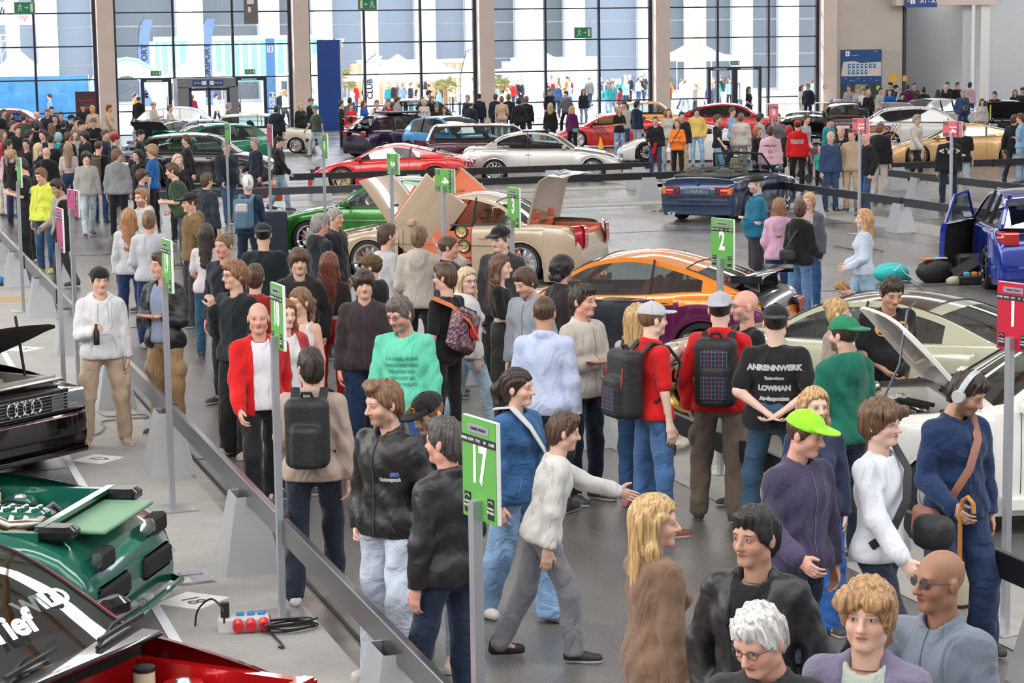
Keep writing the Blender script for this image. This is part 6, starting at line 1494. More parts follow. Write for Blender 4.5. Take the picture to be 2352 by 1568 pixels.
c.box('rear_view_mirror', (fx - .4, 0, 1.27), (.03, .22, .06), CHROME)
for s in (-1, 1): c.box('wing_mirror', (fx - .1, s * .86, 1.0), (.1, .18, .11), mat('mirror_teal', (.05, .16, .2), .2, .3), bev=.03)
c.gh['cuts'] = ()
# blue hatchback with open door at right
BP = paint('blue', (.004, .025, .3), .18, .3)
c = mk(HATCH, 'bright blue hatchback with its left door open at the right edge', 2284, 676, 68, 1, BP, open_door=1,  at='tailcorner', style='multi', rimc='black', H=1.43)
c.face(False, .66, .84, .36, .2, REDL, 'tail_light', d=.03); c.box('number_plate', (c.xR - .015, -.1, .52), (.015, .5, .12), DARKIN); lettering('CORSA', .08, CHROME, c.o, (c.xR - .03, -.1, .52), (pi / 2, 0, -pi / 2)); c.bumper(False, .32, .2, BP, out=.05); c.wing(c.xR + .35, 1.44, 1.15, BP, chord=.3, stem=False)
d_ = thing('door', None, None); d_.parent = c.o; d_.location = (c.L * .7 - c.L / 2, c.Wd / 2 * .96, 0); d_.rotation_euler = (0, 0, radians(-30)); sec = c.section(.1)
P = [[(x, y - c.Wd / 2, z) for y, z in sec[:7]] for x in np.linspace(-1.15, 0, 8)]; MB().grid(P, flip=True).build('door_skin', BP, d_); MB().grid([[(p[0], p[1] - .09, p[2]) for p in r] for r in P]).build('door_card', DARKIN, d_)
ed = [r[0] for r in P] + P[-1][1:] + [r[-1] for r in P[-2::-1]] + P[0][-2:0:-1]; MB().grid([[a, (a[0], a[1] - .09, a[2])] for a in ed + ed[:1]]).build('door_edge', BP, d_)
top_ = [(-1.13, -.1, .93), (-1.02, -.2, 1.36), (-.55, -.22, 1.4), (-.02, -.1, .95)]; MB().tube(top_, .024, n=6).build('window_frame', BP, d_); MB().grid([[(-1.1, -.1, .94), (-1.0, -.2, 1.35)], [(-.8, -.1, .94), (-.8, -.21, 1.38)], [(-.5, -.1, .94), (-.5, -.21, 1.37)], [(-.05, -.1, .94), (-.06, -.11, .98)]]).build('door_window', GLASSC, d_, ang=None)
# race hatchback, gold sports car, estate and neighbours at the far right
c = mk(dict(HATCH, gh=dict(HATCH['gh'], R2=(.2, 1.38))), 'white race-striped hatchback with purple lettering panels', 2130, 345, -26, -1, WP, style='te', rimc='white', H=1.46, L=4.3, tint=1)
lights(c, tz=.92, th=.16); q = MB(); q.grid([[(x, -c.surf(x, z, .006), z) for z in (.62, .72, .85)] for x in np.linspace(c.xR + .1, c.xR + .95, 6)], flip=True); q.build('side_panel_print', mat('race_purple', (.08, .01, .3), .4), c.o); lettering('RECARO', .2, YEL, c.o, (c.xR + .55, -.905, .73), (radians(88), 0, 0), bold=.012, sx=.9)
for k, cc in enumerate(((.08, .01, .3), (.6, .05, .03), (.75, .35, .03))): MB().tube([(c.xR + 1.05 + k * .12 - .35 * t, -c.surf(c.xR + 1.05 + k * .12 - .35 * t, z_, .006), z_) for t, z_ in ((0, .9), (.4, .7), (.8, .45), (1, .3))], .02, n=4).build('race_stripe', mat('stripe_%d' % k, cc, .4), c.o)
lettering('HEIGO MOTORSPORT', .08, WHT, c.o, (-.7, -.91, .42), (pi / 2, 0, 0)); c.wing(c.xR + .05, 1.38, 1.3, MATS['carbon'], chord=.35)
GO = paint('gold', (.58, .34, .13), .3, .35)
c = mk(SPORT, 'low gold wide-body sports car with bronze wheels at the right barrier', 2214, 380, 155, 1, GO, style='multi', rimc='bronze', flare=.09, L=4.65, wb=2.75, H=1.28, tint=1, gc=.07); lights(c, hz=.56); lettering('COOL RIDE', .1, YEL, c.o, (-.95, .72, .93), (radians(65), 0, pi))
c.strip(.12, .07, BLACKP, 'side_skirt', c.xrw + .4, c.xfw - .4, off=.06)
c = mk(ESTATE, 'dark maroon estate car seen from behind with beige seats', 1936, 322, 62, -1, MATS['paint_maroon'], at='tail', style='multi', seatc=mat('tan_seat', (.35, .27, .16), .6)); lights(c, tz=.7, ty=.7, tw=.2, th=.25); lettering('I LTL BY', .16, CHROME, c.o, (c.xR - .02, .1, .7), (pi / 2, 0, -pi / 2)); c.box('roof_rail', (-.3, .5, 1.46), (2.2, .04, .04), BLACKP, both=True)
c = mk(HATCH, 'black saloon with raised bonnet and lime green stays at the right edge', 2318, 327, 246, -1, MATS['paint_black'], at='nose', open_hood=True, style='multi', H=1.5); c.engine(seed=12); c.lid(c.hx[0], c.hx[1], radians(-60), MATS['paint_black'], 'hood', under=DARKIN); lights(c)
for s in (-1, 1): MB().tube([(c.xF - .3, s * .65, .8), (c.hx[0] + .35, s * .62, 1.45)], .03, n=6).build('lime_stay', mat('lime', (.45, .6, .02), .4), c.o)
c = mk(SEDAN, 'glossy red four-door fastback with black mirrors beyond the yellow hoodie boy', 1686, 326, -24, -1, REDP, style='te', rimc='black', tint=1, H=1.42); lights(c, tz=.95); c.handle(.1, .85, REDP); c.handle(-.8, .85, REDP)
c = mk(SPORT, 'red sports car with black scratch decals left of the brown hoodie man', 1405, 340, 158, 1, REDP, style='star', rimc='silver', H=1.24); lights(c); 
for k in range(5): MB().tube([(c.xfw - .55 - k * .09, c.surf(c.xfw - .55, .75, .008), .8), (c.xfw - .75 - k * .1, c.surf(c.xfw - .75, .5, .008), .48)], .016, n=4).build('scratch_decal', BLACKP, c.o)
c = mk(SPORT, 'low white sports car with black wheels behind the orange jumper woman', 1575, 372, 158, 1, WP, style='multi', rimc='black', H=1.22); lights(c)
c = mk(BOX, 'orange boxy classic car behind the red cars', 1500, 315, -20, -1, paint('signalorange', (.75, .28, .01), .35, .05), style='six'); lights(c)
c = mk(HATCH, 'black off-roader nose with raised bonnet right of the pink board', 1835, 368, 240, -1, MATS['paint_black'], at='nose', open_hood=True, style='six', H=1.4, L=4.3); c.engine(seed=15); c.lid(c.hx[0], c.hx[1], radians(-35), MATS['paint_black'], 'hood', under=DARKIN); lights(c)
c = mk(HATCH, 'white hatchback with raised white bonnet behind the race car', 2040, 318, 200, 1, WP, at='nose', open_hood=True, style='six'); c.engine(seed=3); c.lid(c.hx[0], c.hx[1], radians(-50), WP, 'hood'); lights(c)
c = mk(dict(HATCH, H=1.7), 'black off-road car with window slats behind the purple hatchback', 985, 317, -12, -1, MATS['paint_black'], style='six', L=4.1, H=1.6, gh=dict(HATCH['gh'], R0=(.57, 1.52), R1=(.42, 1.58), R2=(.12, 1.54), A=(.72, 1.0), D=(.03, 1.05))); lights(c)
c = mk(HATCH, 'red car half hidden behind the left crowd', 30, 334, -20, -1, REDP, style='six', roofm=WP); lights(c)
c = mk(HATCH, 'pale silver car behind the silver-blue hatchback near the left door', 425, 330, -16, -1, paint('palesilver', (.5, .54, .58), .25, .5), style='six', H=1.36); lights(c)
# --- left foreground: black coupe nose with rings, green engine bay, red car windscreen
AK = paint('blackred', (.007, .003, .004), .14, .1)
c = mk(dict(BOX, narrow=(.96, .92)), 'black classic coupe nose with square grille rings and raised bonnet at the left edge', 0, 0, -50, 1, AK, at='nosecorner', P=(2.05, 20.3), L=4.4, Wd=1.76, style='te', rimc='silver', open_hood=True, gc=.12, flare=.04, hoodx=(.85, 1.98)); c.engine(seed=21, m1=mat('bay_cream', (.45, .42, .36), .4), cover=mat('cam_red', (.45, .01, .02), .4)); c.lid(c.hx[0], c.hx[1], radians(-27), AK, 'hood', under=DARKIN)
MB().cyl((c.xF - .55, .62, .82), (c.xF - .62, .6, 1.38), .014, n=6).build('bonnet_strut', BLACKP, c.o)
for k in range(6): c.box('grille_slat', (c.xF + .03, 0, .56 + k * .03), (.02, 1.14, .008), ALU, bev=.002)
c.box('grille', (c.xF + .01, 0, .64), (.03, 1.2, .22), BLACKP); c.face(True, .7, .64, .26, .2, HEADL, 'headlight', d=.03); c.face(True, .45, .64, .16, .2, mat('lamp_glass', (.3, .3, .3), .1, .5, 1.), 'spot_lamp', d=.03)
for k in range(4): MB().tube([(c.xF + .055, -.15 + k * .1 + .065 * cos(a), .645 + .065 * sin(a)) for a in np.linspace(0, 2 * pi, 18, endpoint=False)], .009, n=6, close=True).build('badge_ring', CHROME, c.o)
c.bumper(True, .42, .2, AK, out=.07); c.box('bumper_line', (c.xF + .085, 0, .5), (.02, 1.3, .018), mat('rose_trim', (.5, .3, .25), .3, .6)); c.box('lower_grille', (c.xF + .07, 0, .36), (.02, 1.3, .1), BLACKP); c.bumper(True, .17, .06, AK, name='front_lip', out=.09)
c.box('slam_panel_bar', (c.xF - .1, 0, .82), (.06, 1.3, .03), ALU)
GB = paint('teal_green', (.012, .13, .09), .2, .15)
c = mk(dict(COUPE, narrow=(.9, .92)), 'green car nose with open engine bay and no lamps in the left foreground', 0, 0, -27, 1, GB, at='nosecorner', P=(2.05, 14.98), L=4.4, open_hood=True, style='mesh', gc=.1, flare=.03, hoodx=(.8, 1.82)); c.engine(seed=33, m1=GB, cover=GB)
c.face(True, .52, .6, .24, .12, DARKIN, 'lamp_opening', d=.012); c.box('slam_panel', (c.xF - .2, 0, .755), (.36, .95, .03), mat('sage_green', (.13, .3, .17), .4), bev=.01); c.box('bumper_intake', (c.xF + .0, .42, .36), (.06, .55, .16), DARKIN, both=True, bev=.03); c.bumper(True, .16, .05, GB, name='front_splitter', out=.1)
c.box('air_duct', (c.xF - .3, .6, .78), (.26, .2, .1), mat('duct_black', (.01, .01, .012), .15), both=True, bev=.03)
MB().tube([(c.xF - .02, .74, .32), (c.xF + .03, .76, .36), (c.xF - .02, .77, .4), (c.xF - .05, .76, .36)], .012, n=6, close=True).build('tow_ring', WHT, c.o)
RK = paint('candyred', (.5, .008, .012), .2, .3)
c = mk(dict(COUPE, yb=.86, yr=.64, gh=dict(COUPE['gh'], mirm=paint('gloss_black', (.012, .012, .014), .12)), narrow=(.9, .86)), 'candy red car with black bonnet bay and lettered windscreen in the bottom left corner', 0, 0, -44, 1, RK, at='cowl', P=(1.36, 10.84), open_hood=True, style='five', rimc='silver', hoodx=(.92, 2.0), L=4.5, tint=False, bow=.16); c.engine(seed=44, m1=RK, cover=RK)
c.box('cowl_panel', (c.xc0 + .12, 0, .93), (.22, 1.35, .03), MATS['carbon'], bev=.01)
for y in (-.45, .25):
    MB().tube([(c.xc0 + .14, y, .955), (c.xc0 + .02, y + .28, .985), (c.xc0 - .06, y + .62, .99)], .011, n=5).build('wiper', BLACKP, c.o); MB().box((c.xc0 + .06, y + .3, .975), (.02, .5, .02), rot=(0, 0, .2)).build('wiper_blade', BLACKP, c.o)
wl_ = lettering('WILD', .15, WHT, c.o, (c.xc0 - .22, .3, 1.135), (0, radians(0), 0), bold=.006); wt_ = lettering('Tief', .22, WHT, c.o, (c.xc0 - .1, -.12, 1.115), (0, 0, 0), shear=.35, bold=.008)
tl = math.atan2(1.33 - .9, (.7 - .535) * c.L)
for o_, dy in ((wl_, 0), (wt_, 0)): o_.matrix_local = Matrix.Translation(o_.location) @ Matrix.Rotation(-0, 4, 'Y') @ Matrix(((0, -cos(tl), sin(tl), 0), (1, 0, 0, 0), (0, sin(tl), cos(tl), 0), (0, 0, 0, 1)))
# ------------------------------------------------------------------ the visitors
K = (.012, .012, .014); N = (.012, .018, .035); JB = (.035, .07, .16); JL = (.28, .36, .47); JM = (.09, .17, .32); JD = (.015, .025, .055); WH = (.72, .72, .72); GR = (.33, .33, .33); BE_ = (.48, .36, .26); OL = (.16, .1, .04); RD = (.6, .01, .012)
D2 = ('down', 'down'); PK = ('pocket', 'pocket')
p = person
# foreground and near left
p('young man in white hoodie and beige cargo trousers with black backwards cap', 228, 617, 1.74, 8, ('hoodie', (.7, .7, .71)), ('cargo', (.5, .37, .27)), ('short', 'dark'), arms=('phone', 'down'), cap=('back', K), shoe=(.45, .36, .27), legs='wide', hy=8)
p('man in black leather jacket with arms crossed and khaki trousers behind pole nineteen', 372, 583, 1.82, -38, ('open', (.014, .014, .017)), ('cargo', (.36, .23, .12)), ('short', 'brown'), arms=('cross', 'cross'), inner=(.25, .3, .42), hy=-28, mtop='leather', skin='red')
p('bald man in open red jacket over white shirt walking to the camera', 592, 690, 1.78, 10, ('open', RD), ('suit', K), (None, 'grey'), inner=(.7, .68, .72), arms=('swing', 'back'), legs='walk', skin='red', hy=-10)
p('man in beige jacket with black backpack and striped track trousers', 712, 797, 1.78, 172, ('jacket', (.45, .34, .28)), ('suit', N), ('short', 'dark'), shoe=(.7, .7, .7), legs='walk', arms=('down', 'swing'), hy=20)
p('young man in black racing-team jacket with swept blond-brown hair and pale jeans', 888, 882, 1.83, -42, ('jacket', (.01, .01, .011)), ('wide', (.42, .47, .56)), ('quiff', 'lbrown'), arms=PK, legs='contra', hy=-22, hp=-8, beard=.5, shoe=(.5, .42, .42), mtop='leather')
p('man in black cap with orange patch bending his head behind the grey-haired man', 998, 903, 1.72, -30, ('jacket', (.03, .03, .034)), ('jeans', (.35, .42, .5)), ('short', 'ginger'), cap=('front', K), hy=-18, hp=-22, shoe=(.5, .35, .33))
p('grey-haired man in black jacket and dark jeans left of board seventeen', 1022, 970, 1.78, -132, ('jacket', K), ('jeans', JD), ('short', (.06, .055, .05)), arms=('bent', 'down'), hy=10, mtop='leather', legs='contra', skin='red')
p('woman in blue denim jacket and wide pale jeans with tied dark hair', 1188, 843, 1.72, 48, ('jacket', (.03, .1, .24)), ('wide', (.2, .33, .52)), ('pony', 'dark'), fem=True, mtop='denim', arms=('down', 'bent'), hy=22, legs='walk2', shoe=(.6, .55, .5))
p('person in white top and grey trousers striding right with one arm stretched out', 1305, 945, 1.6, 100, ('sweat', (.62, .6, .57)), ('suit', (.2, .2, .22)), ('short', 'brown'), arms=('down', 'reach'), legs='walk', lean=.25, shoe=K)
p('woman with long blond hair in brown coat walking away at bottom centre', 1505, 1135, 1.7, 120, ('long', (.2, .12, .08)), ('jeans', JM), ('longw', 'blond'), fem=True, arms=('down', 'front'), legs='walk', hy=-30)
p('black-haired man in black leather jacket over black shirt at lower right', 1735, 1175, 1.8, -18, ('open', (.014, .014, .016)), ('jeans', K), ('short', 'black'), inner=(.012, .012, .013), mtop='leather', hy=-22, skin='tan', arms=PK)
p('white-haired man with glasses at the bottom edge', 1762, 1388, 1.78, -8, ('jacket', (.03, .032, .034)), ('jeans', JD), ('grey', 'white'), spec=True, hy=-25, hp=-22, skin='red')
p('blond youth in mauve jacket over pale shirt at the bottom edge', 1992, 1350, 1.8, -12, ('open', (.2, .18, .27)), ('jeans', JB), ('mop', (.36, .2, .09)), inner=(.5, .55, .48), hp=4)
p('bald dark-skinned man in grey shirt with brown straps at lower right', 2160, 1252, 1.8, -30, ('shirt', (.17, .2, .25)), ('jeans', N), (None, 'black'), skin='brown', hy=-25, spec='dark', arms=('strap', 'bent'), legs='walk')
p('man in neon green cap and dark padded vest over mauve sleeves', 1838, 936, 1.78, 42, ('jacket', (.06, .05, .1)), ('jeans', JD), ('short', 'brown'), cap=('front', (.3, .75, .03)), hy=25, hp=-12, skin='red', arms=('bent', 'down'), legs='walk')
p('girl with long strawberry blond hair and blue jeans beside the neon cap', 1872, 898, 1.6, 12, ('shirt', (.03, .04, .09)), ('wide', (.03, .13, .42)), ('long', (.5, .3, .14)), fem=True, hy=14, skin='pale')
p('youth in white sweatshirt with thick brown hair and dark jeans', 2024, 914, 1.8, 62, ('sweat', (.66, .68, .74)), ('jeans', (.02, .03, .055)), ('mop', (.12, .06, .03)), arms=('swing', 'back'), legs='walk', skin='pale')
p('man in dark denim jacket with grey headphones and brown shoulder strap', 2200, 855, 1.8, 38, ('jacket', (.012, .03, .09)), ('wide', (.02, .04, .1)), ('short', 'dark'), mtop='denim', arms=('bent', 'down'), hy=28, hp=-25, beard=.6, skin='tan', legs='contra')
p('bearded man in green hoodie with green backwards cap', 1938, 733, 1.82, -140, ('hoodie', (.008, .13, .085)), ('jeans', JD), ('short', 'dark'), cap=('back', (.02, .2, .09)), hy=15, beard=.9, arms=('down', 'bent'))
p('man in black printed shirt bending under the raised white bonnet', 2050, 712, 1.82, 20, ('tee', K), ('shorts', (.17, .13, .1)), ('short', 'dark'), lean=.35, arms=('front', 'down'), skin='tan', hp=-10, legs='wide', fat=1, cz=1.5)
p('stout man in black printed t-shirt with hands clasped behind his back', 1782, 704, 1.83, 176, ('tee', K), ('jeans', (.03, .07, .12)), ('buzz', 'dark'), cap=('back', K), arms=('behind', 'behind'), legs='wide', fat=1, beard=.8, skin='pale')
p('man in red jacket with grey cap and plaid black backpack facing the olive car', 1654, 678, 1.84, 172, ('jacket', RD), ('cargo', (.16, .12, .09)), ('short', 'dark'), cap=('back', (.42, .42, .46)), legs='contra', arms=('down', 'pocket'), shoe=(.06, .05, .03), skin='pale')
p('bald man with glasses and grey beard in black shirt facing the red jacket', 1712, 671, 1.8, -60, ('tee', K), ('jeans', JD), (None, 'grey'), spec=True, beard=.7, hy=-15, skin='red', arms=('bent', 'down'))
p('man in red polo shirt with grey cap and black plaid-pocket backpack', 1498, 699, 1.82, 118, ('polo', RD), ('jeans', (.05, .12, .26)), ('short', 'lbrown'), cap=('front', (.5, .5, .53)), arms=('down', 'camera'), legs='wide', skin='pale', shoe=(.25, .07, .04))
p('woman with long wavy blond hair and black backpack left of the red polo', 1466, 705, 1.68, 160, ('tee', (.45, .45, .48)), ('jeans', (.03, .09, .2)), ('longw', 'blond'), fem=True, shoe=(.65, .2, .22), hy=-20)
p('blond woman in plaid shirt moving behind the green cap', 1926, 692, 1.58, 60, ('shirt', (.4, .33, .28)), ('jeans', (.1, .01, .03)), ('bun', 'blond'), fem=True, hy=30, skin='pale')
p('blond boy in beige vest crouching behind the olive car roof', 1930, 648, 1.2, -70, ('vest', (.42, .33, .25)), ('jeans', JB), ('short', (.36, .2, .09)), lean=.7, arms=('front', 'front'), hp=-20)
p('girl in pale blue top and wide jeans walking left across the open floor', 1985, 478, 1.66, -85, ('sweat', (.55, .62, .74)), ('wide', (.25, .38, .5)), ('long', (.5, .28, .12)), fem=True, arms=('bent', 'bent'), legs='walk', skin='pale')
p('stout grey-bearded man in teal polo shirt with crossed arms and black cap', 1738, 405, 1.84, -78, ('polo', (.008, .13, .22)), ('shorts', (.03, .03, .04)), ('short', 'grey'), cap=('front', K), arms=('cross', 'cross'), fat=1, beard=.9, skin='pale', legs='stand')
p('girl with long auburn hair in pink bomber jacket', 1790, 458, 1.66, 175, ('hoodie', (.62, .36, .5)), ('wide', (.01, .03, .1)), ('long', (.25, .12, .06)), fem=True, arms=('bent', 'bent'))
p('woman with short brown hair in black hoodie with black shoulder bag', 1838, 464, 1.68, 150, ('hoodie', K), ('jeans', (.1, .2, .36)), ('short', 'brown'), fem=True, arms=('bent', 'cross'), hy=20)
p('woman in striped top and grey cardigan facing the pink jacket girl', 1858, 445, 1.66, -10, ('open', (.12, .11, .14)), ('jeans', (.03, .09, .22)), ('pony', 'blond'), fem=True, inner=(.5, .38, .38), hy=-15, shoe=(.6, .6, .6))
# middle group in the aisle
p('smiling young man in dark grey jacket and black cap before the beige coupe', 1152, 523, 1.88, -22, ('jacket', (.04, .037, .037)), ('jeans', K), ('buzz', 'lbrown'), cap=('front', K), hy=-18, hp=-8, skin='pale')
p('woman with very long brown hair in black crop top and grey cargo trousers', 1150, 590, 1.7, 78, ('crop', K), ('wide', (.035, .035, .035)), ('long', (.12, .055, .03)), fem=True, skin='pale', arms=('front', 'front'), shoe=(.06, .06, .06))
p('young man with swept brown hair in grey-blue jacket looking down', 1216, 618, 1.76, -35, ('jacket', (.3, .32, .37)), ('jeans', JB), ('side', 'brown'), hy=-15, hp=-22, beard=.3)
p('man with curly dark hair in black patterned shirt by the orange car mirror', 1292, 594, 1.74, 128, ('shirt', (.03, .02, .025)), ('jeans', JD), ('curly', 'black'), beard=.4)
p('man in cream racing jacket with arms crossed beside the orange coupe', 1338, 660, 1.82, 48, ('jacket', (.55, .5, .44)), ('jeans', N), ('short', 'dark'), arms=('cross', 'cross'), skin='red', hy=12)
p('man in light blue shirt and dark grey shorts seen from behind', 1250, 676, 1.84, 165, ('shirt', (.5, .57, .76)), ('shorts', (.05, .055, .065)), ('buzz', 'brown'), arms=('down', 'bent'), skin='tan', legs='walk')
p('blonde woman with glasses in white hoodie turning back', 1072, 612, 1.7, 108, ('hoodie', (.7, .69, .67)), ('jeans', (.35, .45, .55)), ('long', 'pale'), fem=True, hy=-75, spec=True, skin='pale', legs='walk')
p('young man with glasses in black shirt with orange and purple sling bag', 1022, 610, 1.78, -128, ('tee', K), ('slim', K), ('short', 'brown'), hy=15, spec=True)
p('man in mint green sweatshirt with glasses looking left', 926, 684, 1.84, -12, ('sweat', (.14, .62, .42)), ('jeans', (.02, .08, .25)), ('short', (.12, .1, .09)), hy=-28, hp=-18, spec=True, beard=.4, skin='red')
p('young man with dark fringe in plum zip sweater and dark blue jeans', 836, 626, 1.78, -5, ('jacket', (.045, .03, .035)), ('wide', (.012, .03, .08)), ('fringe', 'dark'), hy=8, skin='fair')
p('man in olive cap and black hoodie behind the plum sweater', 852, 590, 1.76, -120, ('hoodie', K), ('jeans', K), ('short', 'brown'), cap=('front', (.1, .065, .025)), hy=15, spec=True)
p('man with cropped brown hair in pale grey t-shirt facing the beige door', 888, 519, 1.8, 122, ('tee', (.5, .5, .52)), ('jeans', JB), ('short', 'brown'), beard=.3)
p('young man in knitted beige hoodie with hand on his neck', 962, 524, 1.8, 168, ('hoodie', (.5, .44, .38)), ('jeans', K), ('short', 'lbrown'), arms=('neck', 'bent'))
p('man with shaved sides in black jacket looking right', 1030, 545, 1.76, 88, ('jacket', (.015, .016, .02)), ('jeans', K), ('buzz', 'brown'), skin='red', fat=1)
p('woman with long auburn hair in strapless top and red trousers', 756, 584, 1.72, 170, ('crop', (.03, .02, .02)), ('suit', (.42, .005, .01)), ('long', 'auburn'), fem=True, skin='fair', arms=('down', 'bent'))
p('young man with brown fringe in black zip hoodie facing the camera', 686, 576, 1.8, 5, ('hoodie', (.02, .018, .018)), ('jeans', K), ('fringe', 'brown'), skin='fair', arms=PK)
p('older man with glasses in dark jacket with blue hood', 734, 495, 1.78, 118, ('hoodie', (.02, .022, .03)), ('jeans', JD), ('short', 'grey'), spec=True, skin='red')
p('grey-haired man close behind the blue-hooded man', 748, 494, 1.78, 60, ('jacket', (.015, .015, .02)), ('jeans', JD), ('buzz', 'grey'), skin='red', pos=tuple(G(752, 494, 1.78)[:2] + np.array((.3, .9))))
p('broad man in black t-shirt and black cap seen from behind', 604, 517, 1.82, 176, ('tee', (.01, .018, .02)), ('jeans', K), ('short', 'black'), cap=('back', K), fat=1)
p('young man with reddish hair and glasses in black sweater', 538, 604, 1.84, -45, ('sweat', (.01, .016, .018)), ('wide', K), ('side', (.24, .1, .045)), spec=True, hy=-18, arms=('strap', 'down'), skin='fair', shoe=(.5, .42, .33))
p('balding man in navy pullover behind the reddish-haired man', 514, 540, 1.84, -40, ('sweat', (.012, .014, .024)), ('jeans', K), ('buzz', 'lbrown'), arms=('down', 'strap'), skin='red')
p('dark-haired youth looking away behind the reddish-haired man', 585, 612, 1.74, 150, ('sweat', (.3, .02, .02)), ('jeans', K), ('short', 'brown'), hy=20)
p('girl with long auburn hair partly behind board eighteen', 655, 694, 1.68, 30, ('open', (.5, .05, .05)), ('jeans', K), ('long', (.25, .09, .03)), fem=True, skin='pale', hy=-8, inner=WH)
p('girl in white strappy top with tied light brown hair', 688, 666, 1.7, -25, ('tank', WH), ('jeans', (.3, .38, .45)), ('pony', (.2, .1, .05)), fem=True, skin='fair', hy=-25)
p('woman with straight dark hair in pale printed t-shirt', 474, 518, 1.66, 165, ('tee', (.6, .53, .56)), ('jeans', (.02, .07, .12)), ('long', 'dark'), fem=True, arms=('down', 'bent'))
p('smiling man in olive-brown hoodie and black cap facing left', 438, 446, 1.84, -72, ('hoodie', (.18, .11, .045)), ('wide', (.03, .03, .035)), ('short', 'brown'), cap=('front', K), arms=PK, hp=-4)
p('red-bearded man with glasses in pale grey hoodie', 326, 436, 1.8, -55, ('hoodie', (.48, .47, .45)), ('jeans', JB), ('short', (.3, .14, .06)), beard=.9, spec=True, skin='pale')
p('woman with long straight auburn hair beside the grey sweater man', 296, 482, 1.72, 170, ('sweat', (.5, .5, .52)), ('jeans', (.015, .03, .1)), ('long', (.36, .16, .07)), fem=True)
p('man in pale grey sweater and dark blue jeans seen from behind', 342, 488, 1.76, 168, ('sweat', (.48, .49, .52)), ('jeans', (.01, .03, .1)), ('short', 'lbrown'), skin='red', shoe=(.5, .48, .42), arms=('down', 'bent'))
p('older white-haired man in navy sweater with grey rucksack', 568, 405, 1.82, 162, ('sweat', (.012, .035, .07)), ('jeans', (.01, .02, .045)), ('short', 'white'), hy=25, skin='red', arms=('front', 'front'))
p('youth in navy jacket right of the olive hoodie man', 474, 401, 1.76, 130, ('jacket', (.02, .025, .04)), ('jeans', K), ('short', 'brown'))
p('blonde woman with sunglasses on her head in black top by the black wagon', 408, 357, 1.74, 20, ('sweat', K), ('jeans', K), ('longw', 'pale'), fem=True, hy=20, skin='pale')
p('man in dark green t-shirt leaning left with tan arms', 392, 378, 1.84, -100, ('tee', (.03, .06, .03)), ('jeans', (.07, .075, .09)), ('short', 'brown'), arms=('front', 'phone'), lean=.25, fat=1)
p('blond man in bright blue polo shirt near the black wagon', 340, 335, 1.84, -110, ('polo', (.01, .12, .4)), ('jeans', K), ('mop', (.35, .22, .12)), lean=.1)
p('boy with brown hair before the blue polo man', 326, 392, 1.62, 75, ('tee', (.02, .09, .3)), ('jeans', K), ('mop', 'brown'))
p('man in grey hoodie with diagonal strap seen from behind', 268, 345, 1.8, 165, ('hoodie', (.25, .26, .26)), ('jeans', (.01, .01, .015)), ('short', 'lbrown'), hy=-30)
p('young man in grey sweatshirt and pale jeans walking to the camera', 197, 347, 1.76, 10, ('sweat', (.42, .41, .39)), ('jeans', (.42, .5, .55)), ('mop', 'dark'), legs='walk', skin='pale')
p('man in black t-shirt with brown rucksack at left centre', 226, 325, 1.82, 150, ('tee', K), ('jeans', (.02, .04, .1)), ('buzz', 'brown'), hy=20)
p('woman with long light brown hair in pale crop top seen from behind', 156, 330, 1.72, 176, ('crop', (.52, .46, .45)), ('jeans', (.015, .035, .08)), ('long', (.32, .2, .12)), fem=True)
p('man in neon yellow hoodie and blue jeans with coloured trainers', 98, 388, 1.8, -35, ('hoodie', (.62, .68, .08)), ('jeans', (.02, .06, .14)), ('short', 'lbrown'), hy=-10, hp=-15, shoe=(.45, .45, .05))
p('man in grey-beige jacket carrying a black coat over his arm', 138, 408, 1.8, -60, ('jacket', (.33, .3, .25)), ('jeans', (.05, .055, .06)), ('short', 'dark'), arms=('bent', 'down'), hp=-20, legs='walk2', skin='tan')
p('tall man in black printed t-shirt and black trousers looking at his phone', 55, 365, 1.88, -100, ('tee', K), ('wide', (.012, .013, .016)), ('short', 'dark'), arms=('phone', 'phone'), hp=-18)
p('woman with blond ponytail in black top at the left edge', 28, 345, 1.68, 150, ('sweat', K), ('jeans', (.02, .03, .08)), ('pony', (.42, .26, .12)), fem=True, hy=-25)
# generated rows: crown x, crown y, height, facing, top kind, top colour, trouser colour, hair kind, hair colour, extra, label
KD = {'t': 'tee', 'h': 'hoodie', 's': 'sweat', 'j': 'jacket', 'o': 'polo', 'c': 'crop', 'p': 'puffer', 'l': 'long'}; HD = {'s': 'short', 'b': 'buzz', 'm': 'mop', 'l': 'long', 'p': 'pony', 'x': None, 'q': 'bob', 'u': 'bun', 'y': 'curly'}
CD = dict(k=K, n=N, w=WH, g=GR, e=(.12, .12, .13), r=RD, b=(.01, .1, .4), t=(.5, .36, .24), v=(.12, .01, .09), m=(.28, .01, .03), o=(.85, .2, .02), y=(.75, .52, .14), i=(.7, .45, .52), c=(.02, .25, .28), G=(.02, .4, .25), j=JB, J=JL, d=JD, l=(.25, .42, .62), z=(.55, .5, .44), f=(.06, .08, .05), S=(.4, .47, .55))
HC = dict(k='black', d='dark', b='brown', l='lbrown', y='blond', p='pale', g='ginger', a='auburn', G='grey', w='white', r='red', B='blue')
AR = {'': D2, 'P': PK, 'X': ('cross', 'cross'), 'F': ('phone', 'phone'), 'C': ('camera', 'camera'), 'B': ('bent', 'down'), 'H': ('hip', 'down')}
